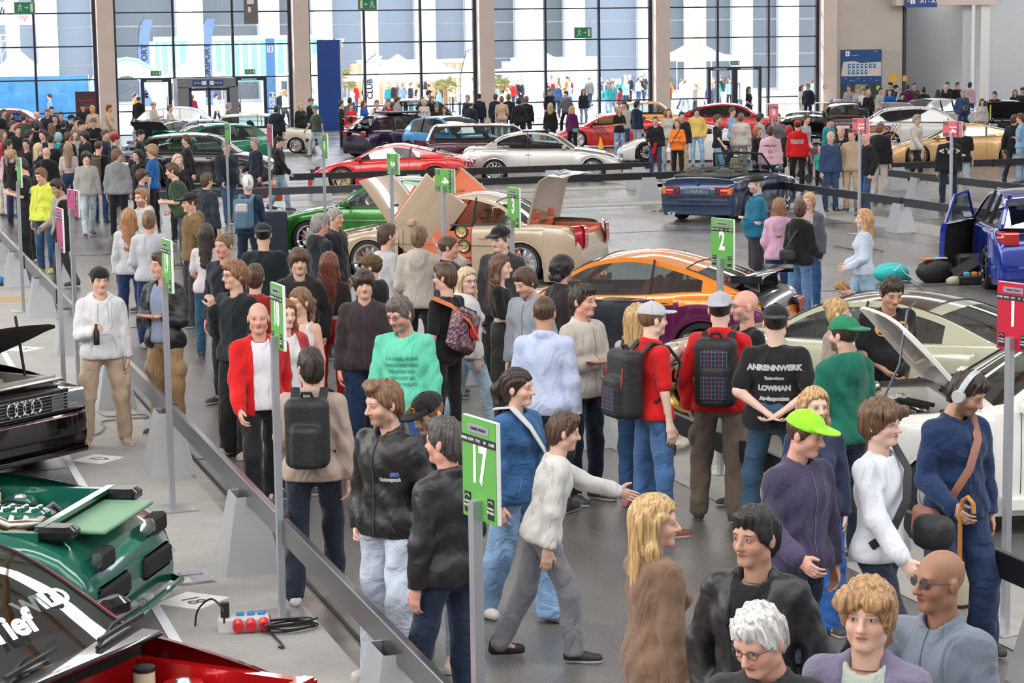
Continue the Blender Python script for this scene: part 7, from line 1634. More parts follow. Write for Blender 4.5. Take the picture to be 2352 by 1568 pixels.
def row(txt, where):
    for ln in txt.strip().split('\n'):
        a = [q.strip() for q in ln.split('|')]; x, y, h, f = a[0].split(); tk = a[1]; hk = a[2]; ex = a[3].split() if a[3] else []; lb = a[4]
        kw = {}; 
        for e in ex:
            if e in AR: kw['arms'] = AR[e]
            elif e == 'W': kw['legs'] = 'walk'; kw['arms'] = kw.get('arms', ('swing', 'back'))
            elif e == 'V': kw['legs'] = 'contra'
            elif e == 'fem': kw['fem'] = True
            elif e == 'fat': kw['fat'] = 1
            elif e[:3] == 'cap': kw['cap'] = ('front', CD[e[3]])
            elif e[:3] == 'bak': kw['cap'] = ('back', CD[e[3]])
            elif e[:3] == 'bea': kw['cap'] = ('beanie', CD[e[3]])
            elif e[:2] == 'sk': kw['skin'] = e[2:]
            elif e == 'sh': kw['bk'] = 'shorts'
            elif e == 'kid': pass
        kb = kw.pop('bk', 'jeans')
        person(lb + ' ' + where if where else lb, float(x), float(y), float(h), float(f), (KD[tk[0]], CD[tk[1]]), (kb, CD[tk[2]]), (HD[hk[0]], HC[hk[1]]), group='visitors far back' if where.startswith('outside') else None, **kw)
row('''8 252 1.78 40|tkk|sb||man in black shirt at the very left edge
22 258 1.7 90|tkd|lb|fem|woman with brown hair and dark top beside the left edge man
28 279 1.78 60|tkk|sb||brown-haired man in black t-shirt looking right
55 262 1.78 150|tfk|sb|B|man in dark green t-shirt with tan arm
84 257 1.78 100|jvd|xb|fat|bald man in purple jacket
108 252 1.8 -10|jnj|sl||man with grey-brown hair in navy jacket
118 246 1.8 10|jnd|sd||dark-haired man behind the grey-brown haired man
126 264 1.78 -10|tkk|sb||man in black t-shirt right of the navy jacket
78 278 1.74 150|svk|sd||man in plum sweater behind the bald man
85 283 1.8 165|hkk|sk||broad man in black hoodie seen from behind
117 285 1.7 -150|tkd|ll|fem|woman with long light brown hair and dark top
145 277 1.74 170|pkd|sd||man in black puffer gilet seen from behind
164 265 1.78 80|jkd|sd|bakk|man with black cap looking right
176 270 1.72 60|jtd|sb|capk|man in tan jacket with black peaked cap
190 238 1.84 10|jkk|sd|capk skorange B|tanned man in black cap and jacket at the column foot
212 244 1.82 -30|jtk|sy|skorange B|blond man in tan overalls left of the first column
186 279 1.76 70|jed|sb|capk|man with black cap and charcoal cardigan
214 272 1.82 -10|jkk|sd|cape X|bearded man in grey cap and black zip top
193 304 1.74 -60|hkk|yk||dark-haired man with glasses in black hoodie
116 313 1.78 170|tkd|sb|bakk|man in black t-shirt with black cap
134 306 1.66 150|tcd|qB|fem|woman with pale blue bobbed hair
88 331 1.68 120|jkd|lp|fem|woman with white-blond hair
106 340 1.76 165|hkd|xb||bald man in black hoodie
17 323 1.78 100|tjj|sd||man with dark crop in blue top
4 330 1.7 120|tiz|lr|fem|woman with dark red hair at the frame edge
6 300 1.72 60|tnk|ll|fem|woman with pale face at the left edge
40 290 1.76 20|jkd|sb||man in black jacket deep in the crowd
65 300 1.78 120|tkd|sk||man with shaved neck in black t-shirt
98 300 1.78 -40|snk|sd||man in navy sweater with lowered head
155 305 1.74 140|jkd|sb||man in black jacket beside the puffer gilet
170 300 1.7 30|tgk|ll|fem|woman in grey top with long light hair
60 320 1.72 -30|tkd|sd||youth in black shirt left of the white-blond woman
240 300 1.76 60|jnd|sb||man in navy jacket below the first column
140 258 1.74 0|jkd|sd||man in black coat behind the purple jacket''', 'in the left crowd')
row('''250 240 1.84 70|jtt|sb|W skorange|man in tan work clothes walking past the first column
318 222 1.82 160|jkk|sb|capc|man in dark jacket and teal cap before the left glass door
352 235 1.76 60|tzj|sl|capt F|man in beige shirt and flat cap right of the left glass door
390 240 1.78 80|szj|sl|W|man in white sweater walking before the grey porch
265 311 1.76 100|jkk|sb|beam|man in dark red beanie by the silver-blue car
322 300 1.78 80|jkd|sd|bakk|man in black cap by the open black bonnet
316 346 1.72 -60|jkk|lk|fem|dark-haired woman with glasses by the black wagon
428 308 1.82 -90|jkk|sb|W|man in black jacket passing the black wagon
525 235 1.8 90|jeJ|sG|W|man in grey jacket walking before the cream hatchback
520 322 1.84 20|jnj|sG|W fat|man in navy jacket and jeans passing pole boards
585 318 1.74 -60|jnd|sG|B|man in navy coat holding a red bag
640 312 1.76 80|hkJ|sb|capk W|man in black hoodie with orange bag and pale jeans
635 244 1.78 160|pnk|sd||man in dark puffer jacket behind the cream hatchback
690 238 1.72 30|jkk|ly|fem|blonde woman in black standing by the second column
714 226 1.84 60|jkd|sd|cape|man in dark cap before the blue banner
724 240 1.82 -60|tfS|sl|W capG|man in green t-shirt walking before the blue banner
783 232 1.76 100|tkk|sd|B|man in black t-shirt photographing near the palm
803 225 1.8 170|oew|sd||man in white shirt right of the palm
806 238 1.72 20|jrw|pb|fem|woman in red jacket under the palm
836 232 1.74 60|jbd|la|fem|woman in blue jacket beside the mullion
865 231 1.76 10|tww|sl|C|man in white shirt raising a phone
892 230 1.78 10|tmd|sl|C|man in maroon t-shirt photographing
912 224 1.8 60|sgJ|mb||man in grey sweater left of the off-road car
970 224 1.74 -20|jkk|lb|fem|woman in black coat with brown hair near the purple hatchback
974 228 1.72 10|szj|qp|fem|woman in pale knit with white-blond bob
985 208 1.84 60|tzj|mb||tall man with thick brown hair by the third bay
992 222 1.7 30|jkk|lb|fem|woman with brown hair behind the blue hatchback
1003 240 1.66 10|jkk|sd|cape F|boy in grey cap looking at his phone
1020 247 1.56 5|hkk|pb|fem|girl in black printed hoodie
1074 219 1.8 -40|jnd|sG||grey-haired man bending before the column
1082 234 1.7 150|jnd|sb|capw|person in white cap and navy jacket with round print
1100 217 1.82 170|jnd|sd|capk|man in navy jacket before the third column
1138 217 1.82 165|jnd|sb||man in navy sweater left of the beige t-shirt
1152 222 1.8 178|ttg|sl|B|man in beige t-shirt and grey trousers seen from behind
1168 217 1.84 170|jkk|sl||tall man in black jacket right of the beige t-shirt
1192 226 1.8 178|jkk|sk||broad man in black parka
1209 222 1.84 160|jkd|sl||fair man in black jacket beside the black parka
1264 238 1.7 175|lkS|ly|fem|blonde woman in black and pink jacket seen from behind
1314 245 1.68 150|hvk|ly|fem|blonde woman in purple hoodie with green shoulder bag
1340 205 1.7 20|jnJ|lb|fem|woman with red belt bag before the glass
1262 205 1.78 30|jnk|sd||man in navy jacket near the fourth bay mullion
1300 208 1.8 -40|jek|sd|W|man in grey jacket walking through the fourth bay
1422 245 1.7 20|tkl|ly|fem X|blonde woman in black top and blue jeans
1434 234 1.8 -20|jzj|sk||man in pale jacket behind the blonde woman
1463 233 1.84 130|hdS|sk|V|man in dark brown hoodie and pale jeans
1505 268 1.7 0|skj|sl|B|woman with glasses and red jacket tied round her waist
1535 251 1.76 10|jzg|ll|fem|blonde woman in pale jacket behind the orange jumper
1556 275 1.68 -20|sok|pl|fem X|girl in orange jumper with crossed strap
1566 258 1.78 10|jkt|sd||man in black and beige jacket behind the orange jumper
1600 248 1.8 5|hyl|mb|P V|youth in yellow hoodie and blue jeans
1648 262 1.8 70|tkl|sb|W|man in black t-shirt walking behind the convertible
1702 262 1.78 170|pzg|sl||man in cream striped puffer jacket
1682 246 1.8 60|tlj|sb|W|man in light blue shirt passing the red car
1746 262 1.8 120|sgj|sd||man in grey sweater left of the pink sixteen board
1740 293 1.64 60|hkk|qg|fem|woman with ginger bob and dusty pink bag
1690 345 1.1 10|ttt|ll|fem|small child in pale dress by the convertible windscreen
1770 291 1.8 172|hik|sb||man in pale pink printed hoodie seen from behind
1812 290 1.66 165|skk|qr|fem|woman with bright red hair in black
1832 278 1.8 175|hrk|sd|capr|man in red printed hoodie and red cap
1852 262 1.78 60|tgk|sb|W|man passing behind the red hoodie
1786 262 1.78 20|jej|sb||man in dark jacket right of the sixteen board
1884 338 1.15 10|tGk|sp||child in bright green t-shirt by a pushchair
1905 270 1.8 60|hcj|sd|bakk|man in teal hoodie and black cap
1908 303 1.78 30|jjj|xG||bald bearded man in denim jacket
1932 291 1.82 -15|hkj|xb|P|bald man in black hoodie with gold print
1957 298 1.82 -20|jtt|sb||man in beige jacket and beige trousers
1990 303 1.84 -60|jkj|xb|P V|bald man in black jacket over grey shirt with hands in pockets
2022 284 1.86 150|pkz|sl||man in black puffer jacket with pale hood
2106 262 1.82 60|jzk|sG|W|man in cream jacket moving before the race car
2210 284 1.8 172|tkS|bg|fat|big man in black t-shirt and pale jeans
2180 302 1.76 -170|jkd|sk|fat|woman in black winged-print jacket beside the big man
2330 262 1.8 150|jkd|sb|W|man in black jacket before the lime stays
2345 262 1.82 -100|olJ|sb|X|man in pale blue shirt at the right edge''', '')
row('''1950 196 1.8 -20|sgk|sd||man in grey hoodie left of the map board posters
1972 198 1.78 20|tzk|sg|W|man in white sweater passing the posters
1985 203 1.78 10|tww|sG|cape|man in white hoodie with grey cap
1995 208 1.7 5|jkk|qp|fem|blonde woman in black jacket
1993 197 1.8 120|jkk|sk||dark-haired man below the poster disc
2022 200 1.76 40|tzg|sk|W|man in pale shirt walking right
2045 190 1.86 -40|jnk|sk|bakk|tall man in black cap below the yellow notice
2044 206 1.68 5|jbj|sl||boy in bright blue jacket
2058 196 1.8 100|jnk|sk|bakk|man in black jacket and cap right of the blue jacket
2066 203 1.76 80|jld|sG||grey-haired man in light blue vest
2072 214 1.62 20|jkk|mk||boy in black jacket with dark hair
2086 194 1.8 150|jvk|sb||person in purple hat and dark coat
2100 191 1.82 20|tfk|sd||bearded man in dark green t-shirt
2122 201 1.8 178|jkk|sk||man in black jacket with white hood
2155 207 1.72 175|jkk|lk|fem|woman in black coat with black hair
2172 197 1.8 5|jkk|sw||white-haired man in black coat
2176 189 1.86 10|jkk|sd||man with dark beard behind the white-haired man
2199 190 1.86 30|jkk|sk||man in black sweater with raised chin
2212 208 1.78 30|jjj|sG|P fat|broad man in denim jacket
2228 190 1.82 150|hij|sk||man in pink hoodie before the passage pillar
2256 228 1.6 5|jzt|ld|fem|woman in beige coat with dark bag strap
2285 211 1.78 -20|jnd|sd||man in navy jacket behind the raised black bonnet
2332 207 1.7 10|jkd|ll|fem|woman with fair hair at the right edge
2349 202 1.8 -20|jkd|sd|capk|man in black cap at the frame edge
1720 200 1.76 60|tnj|lb|fem B|woman in navy dotted shirt before the double doors
1841 196 1.7 60|tww|ld|fem|woman with long dark hair in white top
1856 193 1.82 -30|jnd|sg|P|man in dark patterned shirt beside the white top''', 'in the back right crowd')
rp = random.Random(11)
CW = dict(k='black', n='navy', w='white', g='grey', e='charcoal', z='cream', j='denim blue', c='teal', m='maroon', l='light blue', r='red', o='orange'); used_l = set(); spots = []
BY = ('the left glass door', 'the first bay', 'the second bay', 'the third bay', 'the fourth bay', 'the double doors', 'the last bay')
i = 0
while i < 116:   # the crowd out on the square, beyond the glass
    if i < 96: x = rp.uniform(27, 50); y = rp.uniform(100, 133)
    else: x = rp.uniform(9, 24); y = rp.uniform(100, 110)
    if any((x - a) ** 2 + (y - b) ** 2 < .65 for a, b in spots) or abs(y - 106) < 1.2 or (x - 13.6) ** 2 + (y - 104) ** 2 < 9: continue
    c1 = rp.choice('knwgezjwcmlkro'); fm = rp.random() < .35; tk = rp.choice(('t-shirt', 'jacket', 'hoodie', 'sweatshirt')); hl, hc_ = rp.choice(('long', 'pony') if fm else ('short', 'buzz')), rp.choice(('dark', 'brown', 'blond', 'lbrown', 'grey'))
    az = x - 11.8 - (y - 97) * .3; by = BY[int(min(6, max(0, az / 8.72 + 1)))]
    lb = 'person in %s %s with %s %s hair outside %s' % (CW[c1], tk, {'long': 'long', 'pony': 'tied', 'short': 'short', 'buzz': 'cropped'}[hl], {'lbrown': 'light brown'}.get(hc_, hc_), by)
    if lb in used_l: continue
    used_l.add(lb); spots.append((x, y)); i += 1
    person(lb, 0, 0, rp.uniform(1.6, 1.85), rp.uniform(-180, 180), ({'t-shirt': 'tee', 'jacket': 'jacket', 'hoodie': 'hoodie', 'sweatshirt': 'sweat'}[tk], CD[c1]), ('jeans', CD[rp.choice('jdkJ')]), (hl, hc_), fem=fm, pos=(x, y), lod=0, group='crowd on the sunlit square', arms=rp.choice((D2, PK, ('bent', 'down'))), legs=rp.choice(('stand', 'walk')), skin=rp.choice(('fair', 'pale')))
# ------------------------------------------------------------------ things worn, held and lying about
def PP(s): return [(o, J) for o, J, d in PEOPLE if s in o['label']][0]
def follow(name, label, cat, o, group=None):
    t = thing(name, label, cat, o.location, o.rotation_euler.z, group); t.scale = o.scale; return t
BAGK = mat('bag_black', (.015, .015, .017), .6, bump=.3, bscale=25); BAGR = mat('bag_red_piping', (.5, .01, .02), .5)
def plaid(name):
    m, n, l, b = _mk(name); tc = n.new('ShaderNodeTexCoord'); col = None
    for k, (ax, sc, cc) in enumerate((('X', 34, (.09, .11, .16)), ('Z', 30, (.07, .09, .14)), ('X', 11, (.12, .015, .02)))):
        w = n.new('ShaderNodeTexWave'); w.bands_direction = ax; w.inputs['Scale'].default_value = sc / 3; w.inputs['Distortion'].default_value = 0; l.new(tc.outputs['Object'], w.inputs[0])
        r = n.new('ShaderNodeMapRange'); r.inputs[1].default_value = .86; r.inputs[2].default_value = .92; r.inputs[4].default_value = .8; l.new(w.outputs['Fac'], r.inputs[0])
        x = n.new('ShaderNodeMix'); x.data_type = 'RGBA'; l.new(r.outputs[0], x.inputs[0]); x.inputs[7].default_value = cc + (1,)
        if col is None: x.inputs[6].default_value = (.008, .012, .03, 1)
        else: l.new(col, x.inputs[6])
        col = x.outputs[2]
    l.new(col, b.inputs['Base Color']); b.inputs['Roughness'].default_value = .8; MATS[name] = m; return m
def backpack(who, label, m=BAGK, m2=None, accent=None, w=.3, h=.46, d=.17, z=1.2, y=-.235, m3=None):
    o, J = PP(who); t = follow('backpack', label, 'backpack', o); s = SD((-.25, y - .2, z - .4), (.25, y + .2, z + .4), .016)
    s.ell((0, y, z), (w / 2, d / 2, h / 2), 0); s.F[:] = .3
    X, Y, Z = s.full(); q = lambda v, r: np.maximum(np.abs(v) - r, 0); R_ = .06
    f = np.sqrt(q(X, w / 2 - R_) ** 2 + q(Y - y, d / 2 - R_) ** 2 + q(Z - z, h / 2 - R_) ** 2) - R_; g = np.sqrt(q(X, w / 2 - .09) ** 2 + q(Y - y + d / 2, .02) ** 2 + q(Z - z + h * .18, h * .22) ** 2) - .04
    s.F = np.minimum(f, g); V, Q = s.mesh(); link('bag_body', mesh_from(V, Q, 'bag_body', mats=[m]), t)
    if m2: MB().box((0, y - d / 2 - .058, z - h * .2), (w * .6, .012, h * .34), bev=.006).build('pocket', m2, t)
    if m3: MB().box((0, y - d / 2 - .012, z + h * .2), (w * .62, .06, h * .3), bev=.02).build('upper_pocket', m3, t)
    if accent:
        for x in (-1, 1): MB().tube([(x * w * .36, y - d / 2 - .01, z - h * .02), (x * w * .36, y - d / 2 + .005, z + h * .25), (x * w * .2, y - d / 2 + .02, z + h * .4)], .006, n=5).build('piping', accent, t)
    MB().tube([(-.04, y + .02, z + h / 2 - .01), (-.03, y + .0, z + h / 2 + .03), (.03, y + .0, z + h / 2 + .03), (.04, y + .02, z + h / 2 - .01)], .012, n=6).build('grab_handle', m, t)
    for x in (-1, 1): MB().tube([(x * .09, y + d / 2 - .02, z + h / 2 - .06), (x * .1, -.06, 1.475), (x * .115, .07, 1.44), (x * .13, .165, 1.32), (x * .155, .12, 1.14), (x * .14, -.06, 1.03)], .01, n=6, sq=(.024, .009)).build('shoulder_strap', m, t)
    return t
backpack('man in red polo shirt', 'black backpack with red piping and plaid pocket on the red polo man', m2=plaid('plaid_cloth'), accent=BAGR, w=.34, h=.52, z=1.17)
backpack('man in red jacket with grey cap', 'black backpack with plaid panel on the red jacket man', m2=MATS['plaid_cloth'], m3=MATS['plaid_cloth'], z=1.2, w=.32, h=.52)
backpack('long wavy blond hair', 'plain black backpack on the woman with wavy blond hair', z=1.15)
backpack('striped track trousers', 'black square backpack on the man in the beige jacket', w=.3, h=.48)
backpack('navy sweater with grey', 'pale grey and blue rucksack on the white-haired man', mat('bag_bluegrey', (.07, .14, .2), .7), m3=mat('bag_pale', (.45, .42, .38), .7))
backpack('brown rucksack', 'brown rucksack with beige straps at left centre', mat('bag_brown', (.09, .06, .045), .7))
def sling(who, label, pts, m, body=None, name='shoulder_bag', r=(.02, .006)):
    o, J = PP(who); t = follow(name, label, 'bag', o); MB().tube(pts, .01, n=6, sq=r).build('strap', m, t)
    if body:
        c_, d_ = body[0], body[1]; s = SD([c_[i] - d_[i] for i in range(3)], [c_[i] + d_[i] for i in range(3)], max(.008, min(d_) / 7)); r_ = min(d_) * .45; X, Y, Z = s.full()
        s.F = np.sqrt(sum(np.maximum(np.abs(v - c_[i]) - d_[i] / 2 + r_, 0) ** 2 for i, v in enumerate((X, Y, Z)))) - r_; s.disp(wrinkle(.006, 1.)); V, Q = s.mesh(); link('bag_body', mesh_from(V, Q, 'bag_body', mats=[body[3] if len(body) > 3 else m]), t)
    return t
STR = lambda s, f=1: [(s * .1, -.11, 1.47), (s * .09, .03, 1.49), (s * .04, .15, 1.36), (-s * .05, .19, 1.2), (-s * .15, .15, 1.03), (-s * .2, .05, .95)]
sling('headphones and brown', 'brown leather shoulder bag on the man with headphones', STR(-1), mat('strap_tan', (.25, .1, .06), .5), ((.24, .02, .86), (.09, .22, .2)))
sling('black hoodie with black shoulder bag', 'small black shoulder bag of the woman in black hoodie', [(q[0], -q[1] - .02, q[2]) for q in STR(1)], BAGK, ((-.08, -.2, 1.02), (.26, .09, .16)))
sling('green shoulder bag', 'small teal bag of the woman in purple hoodie', [(q[0], -q[1], q[2]) for q in STR(-1)], mat('strap_dark', (.03, .03, .03), .6), ((.2, -.12, .93), (.2, .08, .14), (0, 0, 0), mat('bag_teal', (.1, .35, .33), .5)))
sling('orange jumper with crossed', 'thin black crossbody strap with white pouch on the orange jumper girl', STR(-1), BAGK, ((.23, .1, .88), (.14, .08, .14), (0, 0, 0), WHT), r=(.01, .005))
sling('denim jacket and wide pale', 'white woven crossbody strap on the woman in denim jacket', STR(1), mat('strap_white', (.6, .6, .58), .7), r=(.03, .006))
sling('thick brown hair and dark jeans', 'puffy black shoulder bag beside the white sweatshirt youth', STR(-1), BAGK, ((-.12, .27, 1.0), (.16, .24, .2)))
# orange and purple sling bag
o, J = PP('orange and purple sling'); t = follow('sling_bag', 'large orange and purple patterned sling bag on the young man with glasses', 'bag', o)
def camo(name):
    m, n, l, b = _mk(name); tc = n.new('ShaderNodeTexCoord'); t_ = n.new('ShaderNodeTexNoise'); t_.inputs['Scale'].default_value = 16; t_.inputs['Distortion'].default_value = 2; l.new(tc.outputs['Object'], t_.inputs[0])
    r = n.new('ShaderNodeValToRGB'); r.color_ramp.interpolation = 'CONSTANT'; r.color_ramp.elements[0].color = (.05, .02, .07, 1); r.color_ramp.elements[1].position = .47; r.color_ramp.elements[1].color = (.4, .22, .18, 1); e = r.color_ramp.elements.new(.55); e.color = (.12, .05, .12, 1); e = r.color_ramp.elements.new(.62); e.color = (.55, .4, .33, 1)
    l.new(t_.outputs['Fac'], r.inputs[0]); l.new(r.outputs[0], b.inputs['Base Color']); MATS[name] = m; return m
MB().box((0, -.2, 1.16), (.36, .12, .42), bev=.05, rot=(0, .35, 0)).build('bag_body', camo('pattern_cloth'), t); MB().tube([(-.2, -.02, 1.47), (-.12, -.16, 1.4), (.02, -.24, 1.26), (.16, -.22, 1.08)], .02, n=6, sq=(.06, .012)).build('orange_flap', mat('flap_orange', (.75, .2, .08), .6), t); MB().cyl((.06, -.27, 1.14), (.06, -.285, 1.14), .06, BAGR, n=16).build('pouch', BAGR, t)
# headphones
o, J = PP('headphones and brown'); t = follow('headphones', 'pale grey over-ear headphones on the man in dark denim', 'headphones', o); M = Matrix((J['HR'] * 1.06).tolist()).to_4x4(); M.translation = Vector(J['hd'])
HG = mat('headphone_grey', (.42, .44, .46), .35)
for s in (-1, 1): q = MB().lathe([(0, .02), (.034, .02), (.04, .008), (.04, -.012), (.03, -.02), (0, -.02)], n=20, axis='x', c=(s * .1, -.005, .125)).build('ear_cup', HG, t); q.matrix_local = M
q = MB().tube([(.112 * cos(a), -.005, .13 + .14 * sin(a)) for a in np.linspace(0, pi, 14)], .008, n=6, sq=(.014, .006)).build('headband', HG, t); q.matrix_local = M
# objects in hands
def held(who, side, name, label, cat, build, off=(0, 0, 0)):
    o, J = PP(who); t = thing(name, label, cat, (0, 0, 0)); w = J['wr' + side] + nz(J['wr' + side] - J['el' + side]) * .09 + np.array(off); R_ = Matrix.Rotation(o.rotation_euler.z, 3, 'Z'); q = R_ @ Vector((w[0] * o.scale[0], w[1] * o.scale[1], w[2] * o.scale[2]))
    t.location = o.location + q; t.rotation_euler = (0, 0, o.rotation_euler.z); build(t); return t
held('black backwards cap', 'R', 'drink_bottle', 'dark bottle held by the young man in white hoodie', 'bottle', lambda t: MB().lathe([(0, -.14), (.03, -.14), (.032, -.02), (.014, .03), (.014, .06), (0, .06)], n=14).build('bottle_glass', mat('cola_glass', (.01, .008, .008), .1, 0, 1.), t))
def umb(t):
    MB().tube([(0, 0, -.3), (0, 0, .02), (.0, .02, .1), (0, .07, .13), (0, .12, .1), (0, .13, .04)], .014, n=8).build('wooden_handle', mat('cane_wood', (.5, .22, .05), .35), t); MB().lathe([(0, -.85), (.02, -.82), (.055, -.6), (.06, -.42), (.02, -.28), (0, -.28)], n=12).build('folded_canopy', mat('umbrella_cream', (.5, .43, .3), .7), t); MB().cyl((0, 0, -.56), (0, 0, -.54), .064, BAGK, n=12).build('tie_band', BAGK, t)
held('headphones and brown', 'R', 'umbrella', 'folded cream umbrella with curved wooden handle held by the headphones man', 'umbrella', umb)
for who, sd_, lb in (('looking at his phone', 'R', 'phone held by the tall man in black printed t-shirt'), ('boy in grey cap', 'R', 'phone held by the boy in grey cap'), ('maroon t-shirt', 'R', 'phone raised by the man in maroon t-shirt'), ('white shirt raising', 'R', 'phone raised by the man in white shirt')):
    held(who, sd_, 'phone', lb, 'phone', lambda t: MB().box((0, 0, .03), (.075, .012, .15), bev=.005).build('phone_body', INK, t))
def shopbag(col, w=.32, h=.4):
    def f(t):
        m = mat('bag_%s' % str(col), col, .6); MB().box((0, 0, -.15 - h / 2), (.14, w, h), bev=.03, taper=.9).build('bag_body', m, t)
        MB().tube([(0, -w * .25, -.15), (0, -w * .15, 0), (0, w * .15, 0), (0, w * .25, -.15)], .008, n=5).build('carry_handle', m, t)
    return f
held('black hoodie with orange bag', 'L', 'carrier_bag', 'orange carrier bag of the man in black hoodie', 'bag', shopbag((.8, .12, .01)))
held('holding a red bag', 'L', 'carrier_bag', 'dark red bag of the man in navy coat', 'bag', shopbag((.35, .01, .02), .36, .26))
held('red printed hoodie', 'L', 'carrier_bag', 'pale shopping bag of the man in red hoodie', 'bag', shopbag((.5, .48, .42)))
o, J = PP('black coat over his arm'); t = follow('carried_coat', 'black coat hanging over the arm of the grey-beige jacket man', 'coat', o); s = SD((-.5, -.2, .5), (.1, .35, 1.5), .02); s.cap((-.24, .08, 1.35), (-.26, .12, .72), .09, .12, sq=(.7, 1.3, 1)); s.cap((-.24, .12, 1.1), (-.2, .18, .85), .08, .1, sq=(.7, 1.2, 1)); s.disp(wrinkle(.008, 2)); V, Q = s.mesh(); link('coat_cloth', mesh_from(V, Q, 'coat', mats=[MATS['cloth']]), t, color=K)
o, J = PP('red jacket tied'); t = follow('tied_jacket', 'red jacket tied round the waist of the woman with glasses', 'jacket', o); s = SD((-.3, -.3, .4), (.3, .3, 1.1), .025); s.cap((-.06, -.02, .98), (.06, -.02, .98), .17, sq=(1, .8, .3)); s.cap((0, -.08, .95), (0, -.1, .6), .17, .19, sq=(1, .4, 1)); s.cap((0, .12, .95), (.06, .14, .7), .05, .06, sq=(1, .5, 1)); V, Q = s.mesh(); link('jacket_cloth', mesh_from(V, Q, 'jacket', mats=[MATS['cloth']]), t, color=RD)
# sunglasses pushed up
for who, lb in (('khaki trousers behind pole', 'sunglasses pushed up on the leather jacket man'), ('sunglasses on her head', 'white-framed sunglasses on the blonde woman by the black wagon')):
    o, J = PP(who); t = follow('sunglasses', lb, 'sunglasses', o); q = glasses(t, J, 'dark'); q.matrix_local = q.matrix_local @ Matrix.Translation((0, -.02, .075)) @ Matrix.Rotation(-.35, 4, 'X')
# writing on clothes
WP_ = (.42, .42, .42); GP = (.6, .42, .12)
o = PP('stout man in black printed')[0]
for i, (tx, sz) in enumerate((('ANRENNWERK', .055), ('Tuning-Szene', .025), ('LOWMAN', .05), ('Air-Suspension', .034), ('Street-Clique', .03))): print_on(o, tx, sz, 0, 1.32 - i * .075, WP_, -1)
o = PP('racing-team jacket')[0]; print_on(o, 'Motorsport', .022, -.1, 1.22, WP_, 1); print_on(o, '///M', .024, -.13, 1.25, (.1, .15, .5), 1)
o = PP('mint green')[0]
for i, tx in enumerate(('CA LABEL MORE', 'CAN SOMETIMES', 'DO EVEN BIG', 'CAN NOT BE', 'WORN TODAY')): print_on(o, tx, .034, 0, 1.3 - i * .05, (.05, .3, .22), 1, bold=.001)
o = PP('man in red printed hoodie')[0]; print_on(o, 'FURIOUS', .13, 0, 1.25, WP_, -1, bold=.01, sx=.6)
o = PP('pale pink printed')[0]; print_on(o, 'STREET CLUB', .05, 0, 1.32, (.25, .12, .15), -1); print_on(o, 'O', .12, 0, 1.18, (.35, .12, .08), -1); print_on(o, '@ @', .06, 0, 1.05, (.4, .1, .1), -1)
o = PP('black hoodie with gold')[0]; print_on(o, 'W', .2, 0, 1.3, GP, 1, bold=.014); print_on(o, 'VX', .18, 0, 1.14, GP, 1, bold=.012); print_on(o, 'M', .14, 0, 1.0, GP, 1, bold=.01)
o = PP('bending under the raised')[0]; print_on(o, 'O_O', .12, 0, 1.28, (.6, .3, .05), 1, bold=.02)
o = PP('tall man in black printed')[0]; print_on(o, 'SL22', .12, .0, 1.22, WP_, -1, bold=.01)
o = PP('black winged-print')[0]; print_on(o, '< W >', .16, 0, 1.32, (.5, .48, .42), -1, bold=.01)
o = PP('girl in black printed')[0]; print_on(o, 'hoodie', .05, 0, 1.28, WP_, 1)
o, J = PP('orange patch'); t = MB().box((0, .108, .215), (.05, .006, .034), bev=.003).build('cap_patch', mat('patch_orange', (.8, .3, .03), .6), o); M = Matrix((J['HR'] * 1.06).tolist()).to_4x4(); M.translation = Vector(J['hd']); t.matrix_local = M
q = lettering('TM', .026, INK, t, (0, .112, .215), (pi / 2, 0, pi))
# dark folded partition beside the green car
t = thing('display_case', 'tall black folding display case beside the green car', 'case', tuple(G(628, 590)), radians(-10)); MB().box((0, 0, .42), (.55, .3, .84), bev=.03).build('case_shell', mat('case_black', (.008, .012, .03), .5), t)
for x in (-.2, .2): MB().tube([(x, .0, .84), (x, .0, .9), (x * .5, 0, .92)], .012, n=5).build('case_bracket', ALU, t)
# cones
for px, py, lb in ((1380, 343, 'orange and black cone by the red sports car wheel'), (1245, 328, 'small orange cone behind the silver coupe')):
    t = thing('traffic_cone', lb, 'cone', tuple(G(px, py)), 0, 'orange cones'); MB().lathe([(.13, .02), (.11, .04), (.03, .42), (0, .43)], n=16).build('cone_body', mat('cone_orange', (.85, .35, .02), .5), t); MB().lathe([(.075, .2), (.055, .3)], n=16).build('cone_band', BAGK, t); MB().box((0, 0, .012), (.3, .3, .025), bev=.004).build('cone_base', BAGK, t)
# pile of bags on the open floor
bx = G(2062, 648)
t = thing('beach_bag', 'round turquoise inflatable bag on the open grey floor', 'bag', (bx[0] - .1, bx[1] + .05, 0)); s = SD((-.4, -.3, -.05), (.4, .3, .5), .02); s.ell((0, 0, .15), (.3, .2, .16), 0); s.cap((.2, 0, .12), (.34, .02, .04), .08, .04, k=.05); V, Q = s.mesh(); link('bag_shell', mesh_from(V, Q, 'bag', mats=[mat('turquoise', (.02, .48, .5), .45)]), t); MB().tube([(-.05, -.2, .2), (.05, -.21, .28), (.15, -.2, .15), (.35, -.25, .02)], .01, n=6).build('cord', WHT, t)
c_ = (bx[0] + .55, bx[1] - .2)
t = thing('travel_bag', 'black soft travel bag with colourful cloth on top', 'bag', (c_[0], c_[1], 0)); s = SD((-.4, -.3, -.05), (.4, .3, .5), .02); s.ell((0, 0, .17), (.32, .2, .2), 0); s.disp(wrinkle(.012, 1)); s.cut(lambda X, Y, Z: -Z + 0 * X + 0 * Y); V, Q = s.mesh(); link('bag_shell', mesh_from(V, Q, 'bag', mats=[BAGK]), t)
